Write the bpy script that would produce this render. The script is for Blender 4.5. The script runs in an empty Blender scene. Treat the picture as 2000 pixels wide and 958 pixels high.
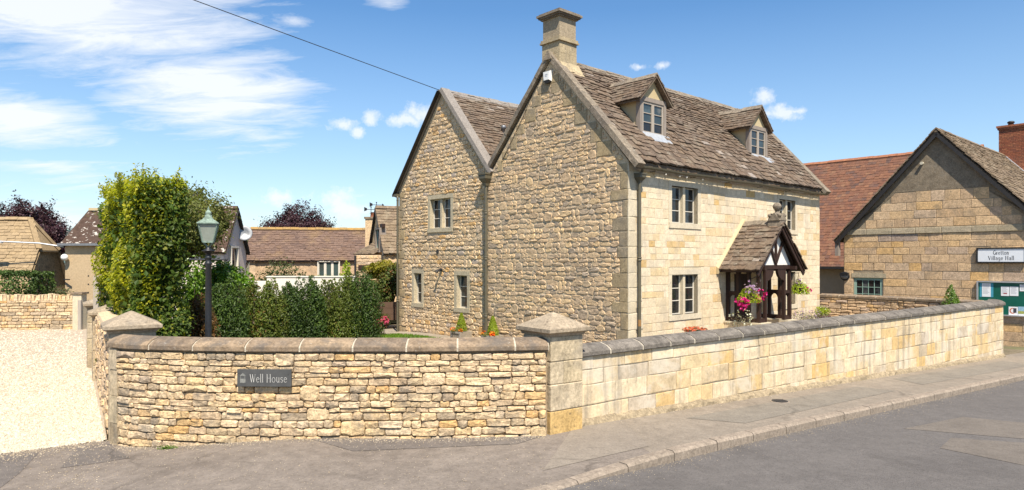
import bpy, bmesh, math, random
import numpy as np
from mathutils import Vector, Matrix
R = math.radians
rng = random.Random(7)
nrg = np.random.default_rng(11)
scene = bpy.context.scene
COL = scene.collection

# ------------------------------------------------------------------ camera, sky, sun, exposure
cam_d = bpy.data.cameras.new("camera"); cam = bpy.data.objects.new("camera", cam_d); COL.objects.link(cam)
CAMZ = 2.5
cam.location = (0, 0, CAMZ); cam.rotation_euler = (R(90), 0, 0)
cam_d.lens = 24; cam_d.sensor_width = 36; cam_d.shift_y = 0.0145
cam_d.clip_start = 0.1; cam_d.clip_end = 5000
scene.camera = cam
SUN_EL, SUN_AZ = R(56), R(14)               # azimuth measured from straight behind the camera towards its right
sun_pos = Vector((math.sin(SUN_AZ)*math.cos(SUN_EL), -math.cos(SUN_AZ)*math.cos(SUN_EL), math.sin(SUN_EL)))
sd = bpy.data.lights.new("sun", 'SUN'); sd.energy = 4.8; sd.angle = R(0.53); sd.color = (1.0, 0.91, 0.78)
so = bpy.data.objects.new("sun", sd); COL.objects.link(so)
so.rotation_euler = sun_pos.to_track_quat('Z', 'Y').to_euler(); so.location = (10, -20, 40)
scene.view_settings.view_transform = 'Standard'; scene.view_settings.look = 'None'
scene.view_settings.exposure = 0.82; scene.view_settings.gamma = 1.0
scene.view_settings.use_curve_mapping = False


class NT:
    """tiny node builder"""
    def __init__(s, tree): s.t = tree; s.N = tree.nodes; s.L = tree.links
    def n(s, typ, ins=None, **props):
        nd = s.N.new(typ)
        for k, v in props.items(): setattr(nd, k, v)
        for k, v in (ins or {}).items(): s.set(nd, k, v)
        return nd
    def set(s, nd, k, v):
        sk = nd.inputs[k]
        if isinstance(v, bpy.types.NodeSocket): s.L.new(v, sk)
        elif isinstance(v, bpy.types.Node): s.L.new(v.outputs[0], sk)
        else: sk.default_value = v
    def math(s, op, a, b=0.0, c=None, clamp=False):
        ins = {0: a, 1: b}
        if c is not None: ins[2] = c
        return s.n('ShaderNodeMath', ins, operation=op, use_clamp=clamp).outputs[0]
    def vmath(s, op, a, b=(0, 0, 0)):
        nd = s.n('ShaderNodeVectorMath', {0: a, 1: b}, operation=op)
        return nd.outputs['Value'] if op in ('LENGTH', 'DOT_PRODUCT') else nd.outputs[0]
    def ramp(s, fac, stops, interp='LINEAR'):
        nd = s.n('ShaderNodeValToRGB', {0: fac}); cr = nd.color_ramp; cr.interpolation = interp
        while len(cr.elements) > 1: cr.elements.remove(cr.elements[-1])
        cr.elements[0].position = stops[0][0]; cr.elements[0].color = c4(stops[0][1])
        for p, c in stops[1:]:
            e = cr.elements.new(p); e.color = c4(c)
        return nd.outputs[0]
    def mix(s, fac, a, b, blend='MIX'):
        nd = s.n('ShaderNodeMix', data_type='RGBA', blend_type=blend)
        s.set(nd, 0, fac); s.set(nd, 6, c4(a) if isinstance(a, tuple) else a); s.set(nd, 7, c4(b) if isinstance(b, tuple) else b)
        return nd.outputs[2]
    def mapr(s, v, a, b, c, d):
        return s.n('ShaderNodeMapRange', {0: v, 1: a, 2: b, 3: c, 4: d}).outputs[0]
    def noise(s, vec, scale, detail=4.0, rough=0.55, dist=0.0):
        nd = s.n('ShaderNodeTexNoise', {'Scale': scale, 'Detail': detail, 'Roughness': rough, 'Distortion': dist})
        if vec is not None: s.set(nd, 'Vector', vec)
        return nd.outputs[0]


def c4(c): return tuple(c) if len(c) == 4 else (c[0], c[1], c[2], 1.0)


def px_dir(px, py):
    v = Vector(((px-1000)/1333.3, 1.0, (508-py)/1333.3)); return v.normalized()


def make_world():
    w = bpy.data.worlds.new("World"); scene.world = w; w.use_nodes = True
    t = NT(w.node_tree); t.N.clear()
    sky = t.n('ShaderNodeTexSky', sky_type='NISHITA', sun_disc=False)
    sky.sun_elevation = SUN_EL; sky.sun_rotation = R(180) - SUN_AZ
    sky.altitude = 100; sky.air_density = 1.0; sky.dust_density = 0.25; sky.ozone_density = 2.2
    tc = t.n('ShaderNodeTexCoord'); d = tc.outputs['Generated']
    sp = t.n('ShaderNodeSeparateXYZ', {0: d})
    den = t.math('ADD', t.math('ABSOLUTE', sp.outputs[2]), 0.16)
    cx = t.math('DIVIDE', sp.outputs[0], den); cy = t.math('DIVIDE', sp.outputs[1], den)
    pl = t.n('ShaderNodeCombineXYZ', {0: cx, 1: cy, 2: 0.0}).outputs[0]
    # wisps are drawn out to the lower right, as high cirrus is by the wind
    st = t.n('ShaderNodeMapping', {0: pl, 2: (0, 0, R(14)), 3: (0.75, 1.9, 1.0)}).outputs[0]
    n_big = t.noise(st, 1.15, 4.0, 0.5, 0.25)
    n_fine = t.noise(st, 4.2, 9.0, 0.66, 0.5)
    puff = t.noise(d, 16.0, 6.0, 0.6, 0.1)
    # cloud banks: (pixel of the photograph they lie on is only how the direction was read off)
    banks = [(120, 25, .27, .075, .95), (330, 60, .17, .07, .55), (420, 180, .155, .075, 1.0), (330, 150, .15, .045, .6), (500, 110, .10, .06, .6), (40, 235, .10, .042, 1.0),
             (110, 325, .13, .018, .75), (170, 362, .13, .028, .6), (50, 300, .09, .02, .4), (60, 425, .13, .03, .75), (470, 360, .16, .022, .4),
             (760, 8, .06, .022, .75), (570, 40, .045, .014, .7), (690, 395, .15, .045, .5), (560, 400, .1, .03, .5), (330, 295, .2, .015, .3),
             (100, 188, .06, .008, .5)]
    tot = None
    for (bx, by, rx, rz, a) in banks:
        c = px_dir(bx, by)
        dv = t.vmath('MULTIPLY', t.vmath('SUBTRACT', d, tuple(c)), (1/rx, 1/rx, 1/rz))
        q = t.math('MULTIPLY', t.math('SUBTRACT', 1.0, t.math('MULTIPLY', t.vmath('LENGTH', dv), 0.55), clamp=True), a*1.25)
        tot = q if tot is None else t.math('MAXIMUM', tot, q)
    # the same thin cloud in the rest of the sky
    gen = t.math('MULTIPLY', t.mapr(t.noise(pl, 0.42, 2.0, 0.5), 0.56, 0.74, 0.0, 0.75), t.mapr(sp.outputs[1], 0.15, -0.1, 0.0, 1.0))
    tot = t.math('MAXIMUM', tot, gen)
    tex = t.math('ADD', t.math('MULTIPLY', n_big, 0.45), t.math('MULTIPLY', n_fine, 0.95))
    f = t.math('SUBTRACT', t.math('ADD', t.math('MULTIPLY', tot, 0.86), tex), 1.0)
    f = t.mapr(f, 0.22, 0.62, 0.0, 0.86)
    f = t.math('MULTIPLY', f, t.mapr(tot, 0.0, 0.25, 0.0, 1.0))
    # small cumulus
    tot2 = None
    for (bx, by, rx, rz) in [(793, 236, .030, .012), (822, 224, .022, .018), (727, 235, .012, .012), (698, 258, .014, .009), (672, 243, .02, .012),
                             (1532, 222, .030, .013), (1250, 131, .018, .006), (1292, 128, .012, .006), (1555, 218, .020, .006), (1490, 190, .02, .012), (645, 390, .035, .016), (540, 385, .03, .014), (690, 412, .05, .014)]:
        c = px_dir(bx, by)
        dv = t.vmath('MULTIPLY', t.vmath('SUBTRACT', d, tuple(c)), (1/rx, 1/rx, 1/rz))
        q = t.math('SUBTRACT', 1.25, t.vmath('LENGTH', dv))
        tot2 = q if tot2 is None else t.math('MAXIMUM', tot2, q)
    g = t.mapr(t.math('ADD', tot2, t.math('MULTIPLY', t.math('SUBTRACT', t.noise(d, 42.0, 6.0, 0.65), 0.55), 3.2)), 0.12, 0.95, 0.0, 0.75)
    f = t.math('MAXIMUM', f, g)
    hz = t.mapr(sp.outputs[2], 0.0, 0.34, 0.52, 0.0)        # whitish air near the horizon
    skc = t.n('ShaderNodeHueSaturation', {'Hue': 0.5, 'Saturation': 1.22, 'Value': 1.0, 'Fac': 1.0, 'Color': sky.outputs[0]}).outputs[0]
    base = t.mix(hz, skc, (3.6, 4.55, 5.6))
    col = t.mix(f, base, (6.1, 6.25, 6.45))
    bg = t.n('ShaderNodeBackground', {0: col, 1: 0.097})
    o = t.n('ShaderNodeOutputWorld'); t.L.new(bg.outputs[0], o.inputs[0])
make_world()

# ------------------------------------------------------------------ materials
MATS = {}


def new_mat(name):
    m = bpy.data.materials.new(name); m.use_nodes = True; t = NT(m.node_tree); t.N.clear()
    o = t.n('ShaderNodeOutputMaterial'); MATS[name] = m
    return m, t, o


def rnd_of(t):
    oi = t.n('ShaderNodeObjectInfo'); ge = t.n('ShaderNodeNewGeometry')
    return t.math('FRACT', t.math('ADD', oi.outputs['Random'], t.math('MULTIPLY', ge.outputs['Random Per Island'], 1.0))), ge.outputs['Position']


def m_stone(name, stops, rough=0.9, bump=0.5, scale=9.0, var=(0.72, 1.18), stain=None, stain_scale=1.4, stain_amt=0.5, stain_thr=(0.52, 0.68), fine=45.0, spots=None, streak=None, interp='LINEAR', bdist=0.012, grain=.34, pits=.55):
    m, t, o = new_mat(name)
    r, pos = rnd_of(t)
    col = t.ramp(r, [(i/max(1, len(stops)-1), c) for i, c in enumerate(stops)] if not isinstance(stops[0][1], (tuple, list)) else stops, interp)
    off = t.vmath('ADD', pos, t.n('ShaderNodeCombineXYZ', {0: t.math('MULTIPLY', r, 31.0), 1: t.math('MULTIPLY', r, 17.0), 2: 0.0}).outputs[0])
    n1 = t.noise(off, scale, 6.0, 0.62)
    br = t.mapr(n1, 0.28, 0.72, var[0], var[1])
    col = t.mix(1.0, col, t.n('ShaderNodeCombineColor', {0: br, 1: br, 2: br}).outputs[0], 'MULTIPLY')
    if grain:   # coarse grain and small pits of the weathered face
        g1 = t.noise(off, fine*.55, 4.0, 0.72); gb = t.mapr(g1, 0.32, 0.68, 1.0-grain, 1.0+grain*.8)
        col = t.mix(1.0, col, t.n('ShaderNodeCombineColor', {0: gb, 1: gb, 2: gb}).outputs[0], 'MULTIPLY')
        col = t.mix(t.mapr(t.noise(off, fine*.3, 3.0, 0.6), 0.63, 0.70, 0.0, pits), col, (.11, .085, .06))
    if stain:
        n2 = t.noise(pos, stain_scale, 6.0, 0.65, 0.3)
        col = t.mix(t.math('MULTIPLY', t.mapr(n2, stain_thr[0], stain_thr[1], 0.0, 1.0), stain_amt), col, stain)
    if streak:   # weathering that has run down the face
        sv = t.vmath('MULTIPLY', pos, (5.0, 5.0, 0.45))
        n4 = t.noise(sv, 1.0, 5.0, 0.6)
        col = t.mix(t.mapr(n4, 0.52, 0.72, 0.0, streak[1]), col, streak[0])
    if spots:
        n3 = t.noise(pos, spots[1], 3.0, 0.6)
        col = t.mix(t.mapr(n3, spots[2], spots[2]+0.06, 0.0, spots[3]), col, spots[0])
    h = t.math('ADD', t.math('MULTIPLY', t.noise(off, fine, 5.0, 0.7), 0.5), n1)
    b = t.n('ShaderNodeBump', {'Strength': bump, 'Distance': bdist, 'Height': h})
    p = t.n('ShaderNodeBsdfPrincipled', {'Base Color': col, 'Roughness': rough, 'Normal': b, 'Specular IOR Level': 0.2})
    t.L.new(p.outputs[0], o.inputs[0]); return m


def m_plain(name, col, rough=0.6, metal=0.0, spec=0.5, var=0.0, scale=6.0, bump=0.0, col2=None):
    m, t, o = new_mat(name)
    c = c4(col); ge = t.n('ShaderNodeNewGeometry')
    ins = {'Roughness': rough, 'Metallic': metal, 'Specular IOR Level': spec}
    n1 = t.noise(ge.outputs['Position'], scale, 5.0, 0.6)
    ins['Base Color'] = t.mix(t.mapr(n1, 0.35, 0.7, 0.0, 1.0), tuple(x*(1-var) for x in col), col2 if col2 else tuple(x*(1+var) for x in col))
    if bump: ins['Normal'] = t.n('ShaderNodeBump', {'Strength': bump, 'Distance': 0.01, 'Height': t.noise(ge.outputs['Position'], scale*7, 5.0, 0.65)})
    p = t.n('ShaderNodeBsdfPrincipled', ins); t.L.new(p.outputs[0], o.inputs[0]); return m


def m_wood(name, c1, c2, rough=0.75):
    m, t, o = new_mat(name); ge = t.n('ShaderNodeNewGeometry')
    v = t.vmath('MULTIPLY', ge.outputs['Position'], (18.0, 18.0, 1.6))
    n1 = t.noise(v, 1.6, 5.0, 0.65, 0.6)
    col = t.mix(t.mapr(n1, 0.3, 0.7, 0.0, 1.0), c1, c2)
    b = t.n('ShaderNodeBump', {'Strength': 0.35, 'Distance': 0.006, 'Height': n1})
    p = t.n('ShaderNodeBsdfPrincipled', {'Base Color': col, 'Roughness': rough, 'Normal': b, 'Specular IOR Level': 0.3})
    t.L.new(p.outputs[0], o.inputs[0]); return m


def m_leaf(name, stops, transl=0.35, rough=0.5, spec=0.35):
    m, t, o = new_mat(name); r, pos = rnd_of(t)
    col = t.ramp(r, [(i/max(1, len(stops)-1), c) for i, c in enumerate(stops)])
    n1 = t.noise(pos, 1.1, 3.0, 0.5); br = t.mapr(n1, 0.3, 0.7, 0.75, 1.25)
    col = t.mix(1.0, col, t.n('ShaderNodeCombineColor', {0: br, 1: br, 2: br}).outputs[0], 'MULTIPLY')
    p = t.n('ShaderNodeBsdfPrincipled', {'Base Color': col, 'Roughness': rough, 'Specular IOR Level': spec})
    tr = t.n('ShaderNodeBsdfTranslucent', {0: t.mix(1.0, col, (1.25, 1.35, 0.55), 'MULTIPLY')})
    mx = t.n('ShaderNodeMixShader', {0: transl, 1: p.outputs[0], 2: tr.outputs[0]})
    t.L.new(mx.outputs[0], o.inputs[0]); return m


def m_glass(name, col=(0.012, 0.014, 0.016), rough=0.04):
    m, t, o = new_mat(name); ge = t.n('ShaderNodeNewGeometry')
    b = t.n('ShaderNodeBump', {'Strength': 0.06, 'Distance': 0.02, 'Height': t.noise(ge.outputs['Position'], 3.0, 1.0)})
    oi = t.n('ShaderNodeObjectInfo').outputs['Random']; rc = t.ramp(oi, [(0, col), (.35, tuple(x*1.6 for x in col)), (.55, (.035, .024, .017)), (.7, col), (.86, tuple(x*4+.02 for x in col)), (1, (.11, .105, .09))])  # random pane tones paint curtains and reflections into the glass colour
    c = t.mix(t.mapr(t.noise(ge.outputs['Position'], 3.1, 3.0), 0.42, 0.6, 0.0, 1.0), col, rc)
    p = t.n('ShaderNodeBsdfPrincipled', {'Base Color': c, 'Roughness': rough, 'Normal': b, 'Specular IOR Level': 0.5})
    t.L.new(p.outputs[0], o.inputs[0]); return m


def m_asphalt(name, c1, c2, speck=(0.40, 0.37, 0.33), amt=0.5, scale=30.0, blot=0.35, bump=0.9, crack=.45):
    m, t, o = new_mat(name); ge = t.n('ShaderNodeNewGeometry'); pos = ge.outputs['Position']
    n1 = t.noise(pos, 0.8, 6.0, 0.62, 0.4); n2 = t.noise(pos, scale, 3.0, 0.7); n3 = t.noise(pos, 5.0, 5.0, 0.65)
    col = t.mix(t.mapr(n1, 0.35, 0.68, 0.0, 1.0), c1, c2)
    br = t.mapr(n3, 0.3, 0.7, 1.0-blot*0.5, 1.0+blot*0.5)
    col = t.mix(1.0, col, t.n('ShaderNodeCombineColor', {0: br, 1: br, 2: br}).outputs[0], 'MULTIPLY')
    vo = t.n('ShaderNodeTexVoronoi', {'Scale': scale*2.2, 'Vector': pos})
    sp = t.math('MULTIPLY', t.mapr(vo.outputs['Distance'], 0.25, 0.05, 0.0, 1.0), t.mapr(t.n('ShaderNodeSeparateColor', {0: vo.outputs['Color']}).outputs[0], 0.62, 0.8, 0.0, amt))
    col = t.mix(sp, col, speck)
    col = t.mix(t.mapr(n2, 0.50, 0.72, 0.0, 0.6), col, tuple(x*0.5 for x in c1))
    n5 = t.noise(t.vmath('MULTIPLY', pos, (1.0, 1.0, 1.0)), 11.0, 4.0, 0.75); col = t.mix(t.mapr(n5, 0.52, 0.74, 0.0, 0.35), col, tuple(x*1.45 for x in c2))
    wv = t.vmath('ADD', pos, t.vmath('MULTIPLY', t.n('ShaderNodeTexNoise', {'Vector': pos, 'Scale': 1.6, 'Detail': 4.0}).outputs[1], (.9, .9, 0)))
    vc = t.n('ShaderNodeTexVoronoi', {'Scale': .42, 'Vector': wv}, feature='DISTANCE_TO_EDGE')
    ck = t.math('MULTIPLY', t.mapr(vc.outputs['Distance'], 0.004, 0.016, 1.0, 0.0), t.mapr(t.noise(pos, .35, 2.0), 0.5, 0.62, 0.0, crack))
    col = t.mix(ck, col, tuple(x*.35 for x in c1))
    n6 = t.noise(t.vmath('ADD', pos, (7.0, 3.0, 0.0)), .55, 5.0, .6, .6); col = t.mix(t.mapr(n6, .56, .70, 0.0, .38), col, tuple(x*.62 for x in c1))
    b = t.n('ShaderNodeBump', {'Strength': bump, 'Distance': 0.006, 'Height': t.math('SUBTRACT', n2, vo.outputs['Distance'])})
    p = t.n('ShaderNodeBsdfPrincipled', {'Base Color': col, 'Roughness': 0.92, 'Normal': b, 'Specular IOR Level': 0.2})
    t.L.new(p.outputs[0], o.inputs[0]); return m


# walls
m_stone('dry_stone', [(.0, (0.57, 0.408, 0.227)), (.12, (0.656, 0.501, 0.304)), (.24, (0.485, 0.356, 0.222)), (.36, (0.699, 0.533, 0.333)), (.48, (0.599, 0.441, 0.256)), (.60, (0.37, 0.29, 0.197)), (.70, (0.641, 0.474, 0.264)), (.80, (0.57, 0.356, 0.149)), (.88, (0.513, 0.396, 0.256)), (.95, (0.669, 0.526, 0.346)), (1.0, (0.401, 0.309, 0.214))],
        bump=1.0, scale=13.0, var=(0.58, 1.32), stain=(.17, .15, .125), stain_scale=2.4, stain_amt=0.72, fine=60.0, spots=((.50, .46, .38), 30.0, .66, .5), bdist=0.02)
m_stone('gable_stone', [(.0, (0.539, 0.386, 0.236)), (.15, (0.659, 0.475, 0.284)), (.3, (0.478, 0.359, 0.242)), (.45, (0.718, 0.51, 0.293)), (.6, (0.4, 0.314, 0.226)), (.75, (0.617, 0.45, 0.268)), (.9, (0.738, 0.522, 0.284)), (1.0, (0.5, 0.397, 0.293))],
        bump=0.7, scale=11.0, var=(0.74, 1.18), stain=(.15, .14, .125), stain_scale=0.8, stain_amt=0.38, fine=50.0, bdist=0.02)
m_stone('rear_stone', [(.0, (0.691, 0.519, 0.308)), (.15, (0.597, 0.428, 0.244)), (.3, (0.72, 0.546, 0.34)), (.45, (0.659, 0.473, 0.272)), (.58, (0.532, 0.4, 0.259)), (.68, (0.659, 0.4, 0.157)), (.76, (0.736, 0.557, 0.355)), (.88, (0.628, 0.473, 0.299)), (1.0, (0.472, 0.387, 0.308))],
        bump=0.9, scale=11.0, var=(0.68, 1.2), stain=(.25, .22, .18), stain_scale=1.0, stain_amt=0.35, fine=50.0, bdist=0.02)
m_stone('facade_ashlar', [(.0, (0.673, 0.561, 0.388)), (.2, (0.722, 0.607, 0.434)), (.4, (0.644, 0.52, 0.342)), (.55, (0.741, 0.632, 0.463)), (.70, (0.686, 0.554, 0.366)), (.82, (0.626, 0.474, 0.261)), (.90, (0.709, 0.607, 0.445)), (.96, (0.578, 0.381, 0.149)), (1.0, (0.673, 0.561, 0.394))],
        bump=0.5, scale=5.0, var=(0.82, 1.12), stain=(.42, .37, .29), stain_scale=1.1, stain_amt=0.55, fine=36.0, streak=((.38, .325, .235), .4), spots=((.27, .225, .15), 20.0, .69, .6), grain=.16, pits=.35)
m_stone('boundary_ashlar', [(.0, (0.625, 0.492, 0.307)), (.18, (0.674, 0.55, 0.364)), (.32, (0.528, 0.412, 0.252)), (.46, (0.69, 0.574, 0.391)), (.58, (0.433, 0.36, 0.273)), (.66, (0.637, 0.509, 0.313)), (.76, (0.565, 0.371, 0.144)), (.84, (0.661, 0.538, 0.352)), (.93, (0.613, 0.417, 0.173)), (1.0, (0.649, 0.538, 0.364))],
        bump=0.9, scale=4.5, var=(0.75, 1.15), stain=(.62, .56, .45), stain_scale=1.7, stain_amt=0.6, stain_thr=(.5, .62), fine=34.0, streak=((.22, .19, .15), 0.75), spots=((.2, .17, .12), 22.0, .69, .7), grain=.16, pits=.35)
m_stone('pier_stone', [(.41, .32, .205), (.50, .40, .26), (.52, .43, .30), (.46, .37, .23)], bump=1.0, scale=4.0, var=(0.62, 1.25), stain=(.23, .205, .17), stain_scale=2.2, stain_amt=0.6, fine=34.0, streak=((.22, .20, .16), 0.5))
m_stone('pier_ochre', [(.50, .325, .12), (.52, .37, .17)], bump=.6, scale=4.0, var=(.75, 1.15), stain=(.40, .32, .2), stain_scale=2.0, stain_amt=.5)
m_stone('hall_ashlar', [(.0, (0.576, 0.402, 0.229)), (.2, (0.641, 0.454, 0.269)), (.4, (0.495, 0.35, 0.22)), (.5, (0.624, 0.432, 0.243)), (.62, (0.416, 0.321, 0.252)), (.74, (0.672, 0.487, 0.3)), (.86, (0.656, 0.417, 0.178)), (1.0, (0.529, 0.396, 0.293))],
        bump=0.7, scale=5.5, var=(0.72, 1.15), stain=(.19, .165, .13), stain_scale=1.3, stain_amt=0.5, fine=36.0)
m_stone('string_stone', [(.42, .36, .25), (.40, .33, .215), (.44, .37, .26)], bump=0.4, scale=6.0, var=(.85, 1.1), stain=(.27, .24, .19), stain_amt=.4)
m_stone('quoin_grey', [(0.357, 0.276, 0.163), (0.414, 0.312, 0.176), (0.322, 0.259, 0.172), (0.46, 0.348, 0.193)], bump=0.8, scale=5.0, var=(0.72, 1.18), stain=(.2, .185, .16), stain_scale=1.3, stain_amt=0.55)
m_stone('cream_stone', [(0.575, 0.494, 0.35), (0.621, 0.54, 0.395), (0.54, 0.46, 0.322)], bump=0.35, scale=5.0, var=(0.88, 1.08), stain=(.40, .36, .29), stain_amt=0.35, grain=.16, pits=.35)
m_stone('surround_stone', [(0.46, 0.393, 0.269), (0.494, 0.422, 0.291)], bump=0.35, scale=5.0, var=(0.88, 1.08), stain=(.33, .295, .225), stain_amt=0.4)
m_stone('coping_stone', [(0.245, 0.182, 0.122), (0.277, 0.204, 0.133), (0.211, 0.158, 0.11), (0.305, 0.224, 0.144)], bump=0.8, scale=7.0, var=(0.6, 1.3), stain=(.115, .10, .085), stain_scale=3.2, stain_amt=0.75, stain_thr=(.5, .64), fine=55.0, spots=((.36, .33, .28), 26.0, .64, .6), streak=((.13, .115, .1), .5))
m_stone('coping_dark', [(.165, .145, .122), (.19, .168, .14), (.14, .125, .108), (.205, .18, .15)], bump=0.9, scale=7.0, var=(0.6, 1.3), stain=(.085, .076, .066), stain_scale=3.2, stain_amt=0.7, stain_thr=(.5, .64), fine=55.0, spots=((.33, .30, .25), 26.0, .65, .6))
m_stone('cap_stone', [(0.319, 0.261, 0.188), (0.35, 0.281, 0.196)], bump=0.7, scale=6.0, var=(0.75, 1.18), stain=(.2, .175, .14), stain_scale=2.6, stain_amt=0.6, spots=((.17, .15, .125), 19.0, .63, .5))
m_stone('verge_new', [(.235, .21, .185), (.26, .235, .205)], bump=0.4, scale=8.0, var=(.85, 1.12), stain=(.3, .27, .23), stain_amt=.3)
m_stone('verge_old', [(0.223, 0.184, 0.136), (0.247, 0.203, 0.15), (0.19, 0.158, 0.123)], bump=0.9, scale=7.0, var=(.6, 1.25), stain=(.12, .105, .085), stain_scale=3.0, stain_amt=.65, spots=((.4, .37, .31), 17.0, .62, .6))
m_stone('chimney_stone', [(.36, .29, .18), (.40, .325, .205), (.42, .34, .21)], bump=0.5, scale=4.0, var=(0.8, 1.15), stain=(.15, .13, .105), stain_scale=1.9, stain_amt=0.8, streak=((.2, .18, .15), .45))
m_stone('mortar_sand', [(0.584, 0.461, 0.3), (0.614, 0.481, 0.314)], bump=0.9, scale=16.0, var=(0.78, 1.15), stain=(.33, .27, .18), fine=70.0)
m_stone('footing_dirt', [(0.289, 0.227, 0.143), (0.315, 0.252, 0.164)], bump=.9, scale=9.0, var=(.6, 1.25), stain=(.17, .135, .085), stain_scale=2.2, stain_amt=.7, fine=50.0)
m_stone('mortar_pale', [(0.594, 0.508, 0.362), (0.605, 0.518, 0.367)], bump=0.6, scale=12.0, var=(0.82, 1.1), stain=(.45, .38, .27), fine=60.0, grain=.2, pits=.15)
m_stone('mortar_dry', [(0.289, 0.214, 0.136), (0.306, 0.231, 0.144)], bump=0.6, scale=12.0, var=(0.7, 1.2), fine=60.0)
m_stone('mortar_hall', [(0.324, 0.264, 0.18), (0.336, 0.276, 0.192)], bump=0.6, scale=12.0, var=(0.8, 1.2), fine=60.0)
m_stone('mortar_joint', [(.48, .43, .34), (.5, .45, .36)], bump=0.5, scale=12.0, var=(0.8, 1.1), fine=60.0, grain=.2, pits=.15)
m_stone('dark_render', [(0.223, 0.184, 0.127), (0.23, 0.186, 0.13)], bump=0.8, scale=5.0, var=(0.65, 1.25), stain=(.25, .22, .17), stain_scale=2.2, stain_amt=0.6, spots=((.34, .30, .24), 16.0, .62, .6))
# roofs
m_stone('slate_stone', [(.0, (0.13, 0.0921, 0.0643)), (.15, (0.159, 0.115, 0.0824)), (.3, (0.104, 0.0764, 0.0565)), (.45, (0.18, 0.135, 0.098)), (.6, (0.139, 0.0973, 0.0667)), (.75, (0.167, 0.121, 0.0824)), (.88, (0.113, 0.084, 0.0628)), (.96, (0.2, 0.156, 0.118)), (1.0, (0.284, 0.242, 0.204))],
        bump=0.9, scale=9.0, var=(0.6, 1.3), stain=(.27, .235, .175), stain_scale=2.6, stain_amt=0.5, fine=50.0, spots=((.43, .40, .34), 15.0, .655, .75), grain=.2, pits=.15)
m_stone('hall_slate', [(0.189, 0.139, 0.0882), (0.224, 0.168, 0.109), (0.158, 0.118, 0.0798), (0.246, 0.185, 0.126), (0.202, 0.147, 0.0966)], bump=0.8, scale=8.0, var=(0.68, 1.25), stain=(.32, .28, .2), stain_amt=.4, spots=((.4, .37, .3), 13.0, .66, .6), grain=.2, pits=.15)
m_stone('red_tile', [(.0, (0.19, 0.0879, 0.0524)), (.2, (0.161, 0.0776, 0.0491)), (.4, (0.21, 0.103, 0.06)), (.55, (0.129, 0.0682, 0.0491)), (.7, (0.182, 0.0827, 0.0503)), (.85, (0.109, 0.0662, 0.0546)), (1.0, (0.227, 0.119, 0.0677))], bump=0.5, scale=6.0, var=(0.78, 1.18), stain=(.17, .085, .06), stain_amt=.35, grain=.2, pits=.15)
m_stone('ridge_tile_red', [(.28, .12, .065), (.32, .14, .075)], bump=0.4, scale=6.0, var=(0.8, 1.2), stain=(.25, .13, .08))
m_stone('brown_tile', [(0.15, 0.0984, 0.0748), (0.176, 0.115, 0.0836), (0.129, 0.0861, 0.0686), (0.189, 0.127, 0.0968), (0.155, 0.0984, 0.0704)], bump=0.5, scale=6.0, var=(0.75, 1.2), stain=(.3, .2, .09), stain_scale=1.0, stain_amt=.35, spots=((.12, .10, .08), 9.0, .63, .6), grain=.2, pits=.15)
m_stone('tan_tile', [(.31, .225, .125), (.34, .25, .145), (.28, .205, .12)], bump=0.5, scale=6.0, var=(0.78, 1.15), stain=(.24, .18, .11), stain_amt=.4, grain=.2, pits=.15)
m_stone('corrugated', [(.075, .047, .034), (.08, .05, .036)], bump=0.5, scale=5.0, var=(0.7, 1.3), stain=(.06, .04, .03), spots=((.48, .44, .38), 4.5, .60, .95))
m_stone('red_brick', [(.30, .105, .055), (.25, .085, .05), (.34, .135, .07), (.20, .075, .05)], bump=0.6, scale=14.0, var=(0.7, 1.2), stain=(.12, .08, .06), stain_amt=.45)
m_stone('ochre_lichen', [(.36, .22, .07), (.30, .2, .085)], bump=0.5, scale=9.0, var=(.7, 1.2), stain=(.2, .15, .1), stain_amt=.5)
# ground
m_asphalt('road_asphalt', (.118, .108, .100), (.14, .128, .118), amt=.45, blot=.22, crack=.0)
m_asphalt('road_patch_asphalt', (.148, .128, .108), (.166, .145, .122), amt=.4, blot=.2)
m_asphalt('pavement_asphalt', (.225, .19, .15), (.26, .222, .176), amt=.55, blot=.3)
m_asphalt('pavement_patch_asphalt', (.195, .172, .14), (.222, .197, .16), amt=.4, blot=.25)
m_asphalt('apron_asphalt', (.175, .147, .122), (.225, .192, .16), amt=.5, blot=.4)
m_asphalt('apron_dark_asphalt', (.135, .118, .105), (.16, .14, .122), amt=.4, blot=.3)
m_asphalt('apron_pale_asphalt', (.222, .189, .152), (.255, .22, .177), amt=.4, blot=.2)
m_stone('kerb_concrete', [(0.265, 0.218, 0.169), (0.292, 0.24, 0.187), (0.249, 0.206, 0.162)], bump=0.6, scale=8.0, var=(.78, 1.15), stain=(.22, .18, .14), stain_scale=2.5, stain_amt=.55, streak=((.25, .2, .155), .45))
m_stone('gravel_stone', [(.0, (0.534, 0.467, 0.356)), (.2, (0.6, 0.539, 0.433)), (.4, (0.485, 0.402, 0.284)), (.6, (0.631, 0.578, 0.481)), (.8, (0.55, 0.482, 0.371)), (.93, (0.389, 0.297, 0.19)), (1.0, (0.583, 0.529, 0.433))], bump=0.3, scale=20.0, var=(.85, 1.1), grain=.2, pits=.15)
m_stone('gravel_bed', [(0.416, 0.339, 0.246), (0.429, 0.352, 0.259)], bump=1.0, scale=26.0, var=(.65, 1.2), stain=(.46, .385, .28), stain_scale=1.2, stain_amt=.5, fine=60.0, grain=.2, pits=.15)
m_stone('debris_stone', [(0.368, 0.304, 0.216), (0.448, 0.384, 0.288), (0.272, 0.216, 0.152), (0.4, 0.32, 0.216)], bump=0.3, scale=20.0, grain=.2, pits=.15)
m_stone('earth', [(.16, .13, .085), (.165, .13, .09)], bump=0.8, scale=3.0, var=(.7, 1.2), stain=(.09, .12, .04), stain_scale=.35, stain_amt=.8)
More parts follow.
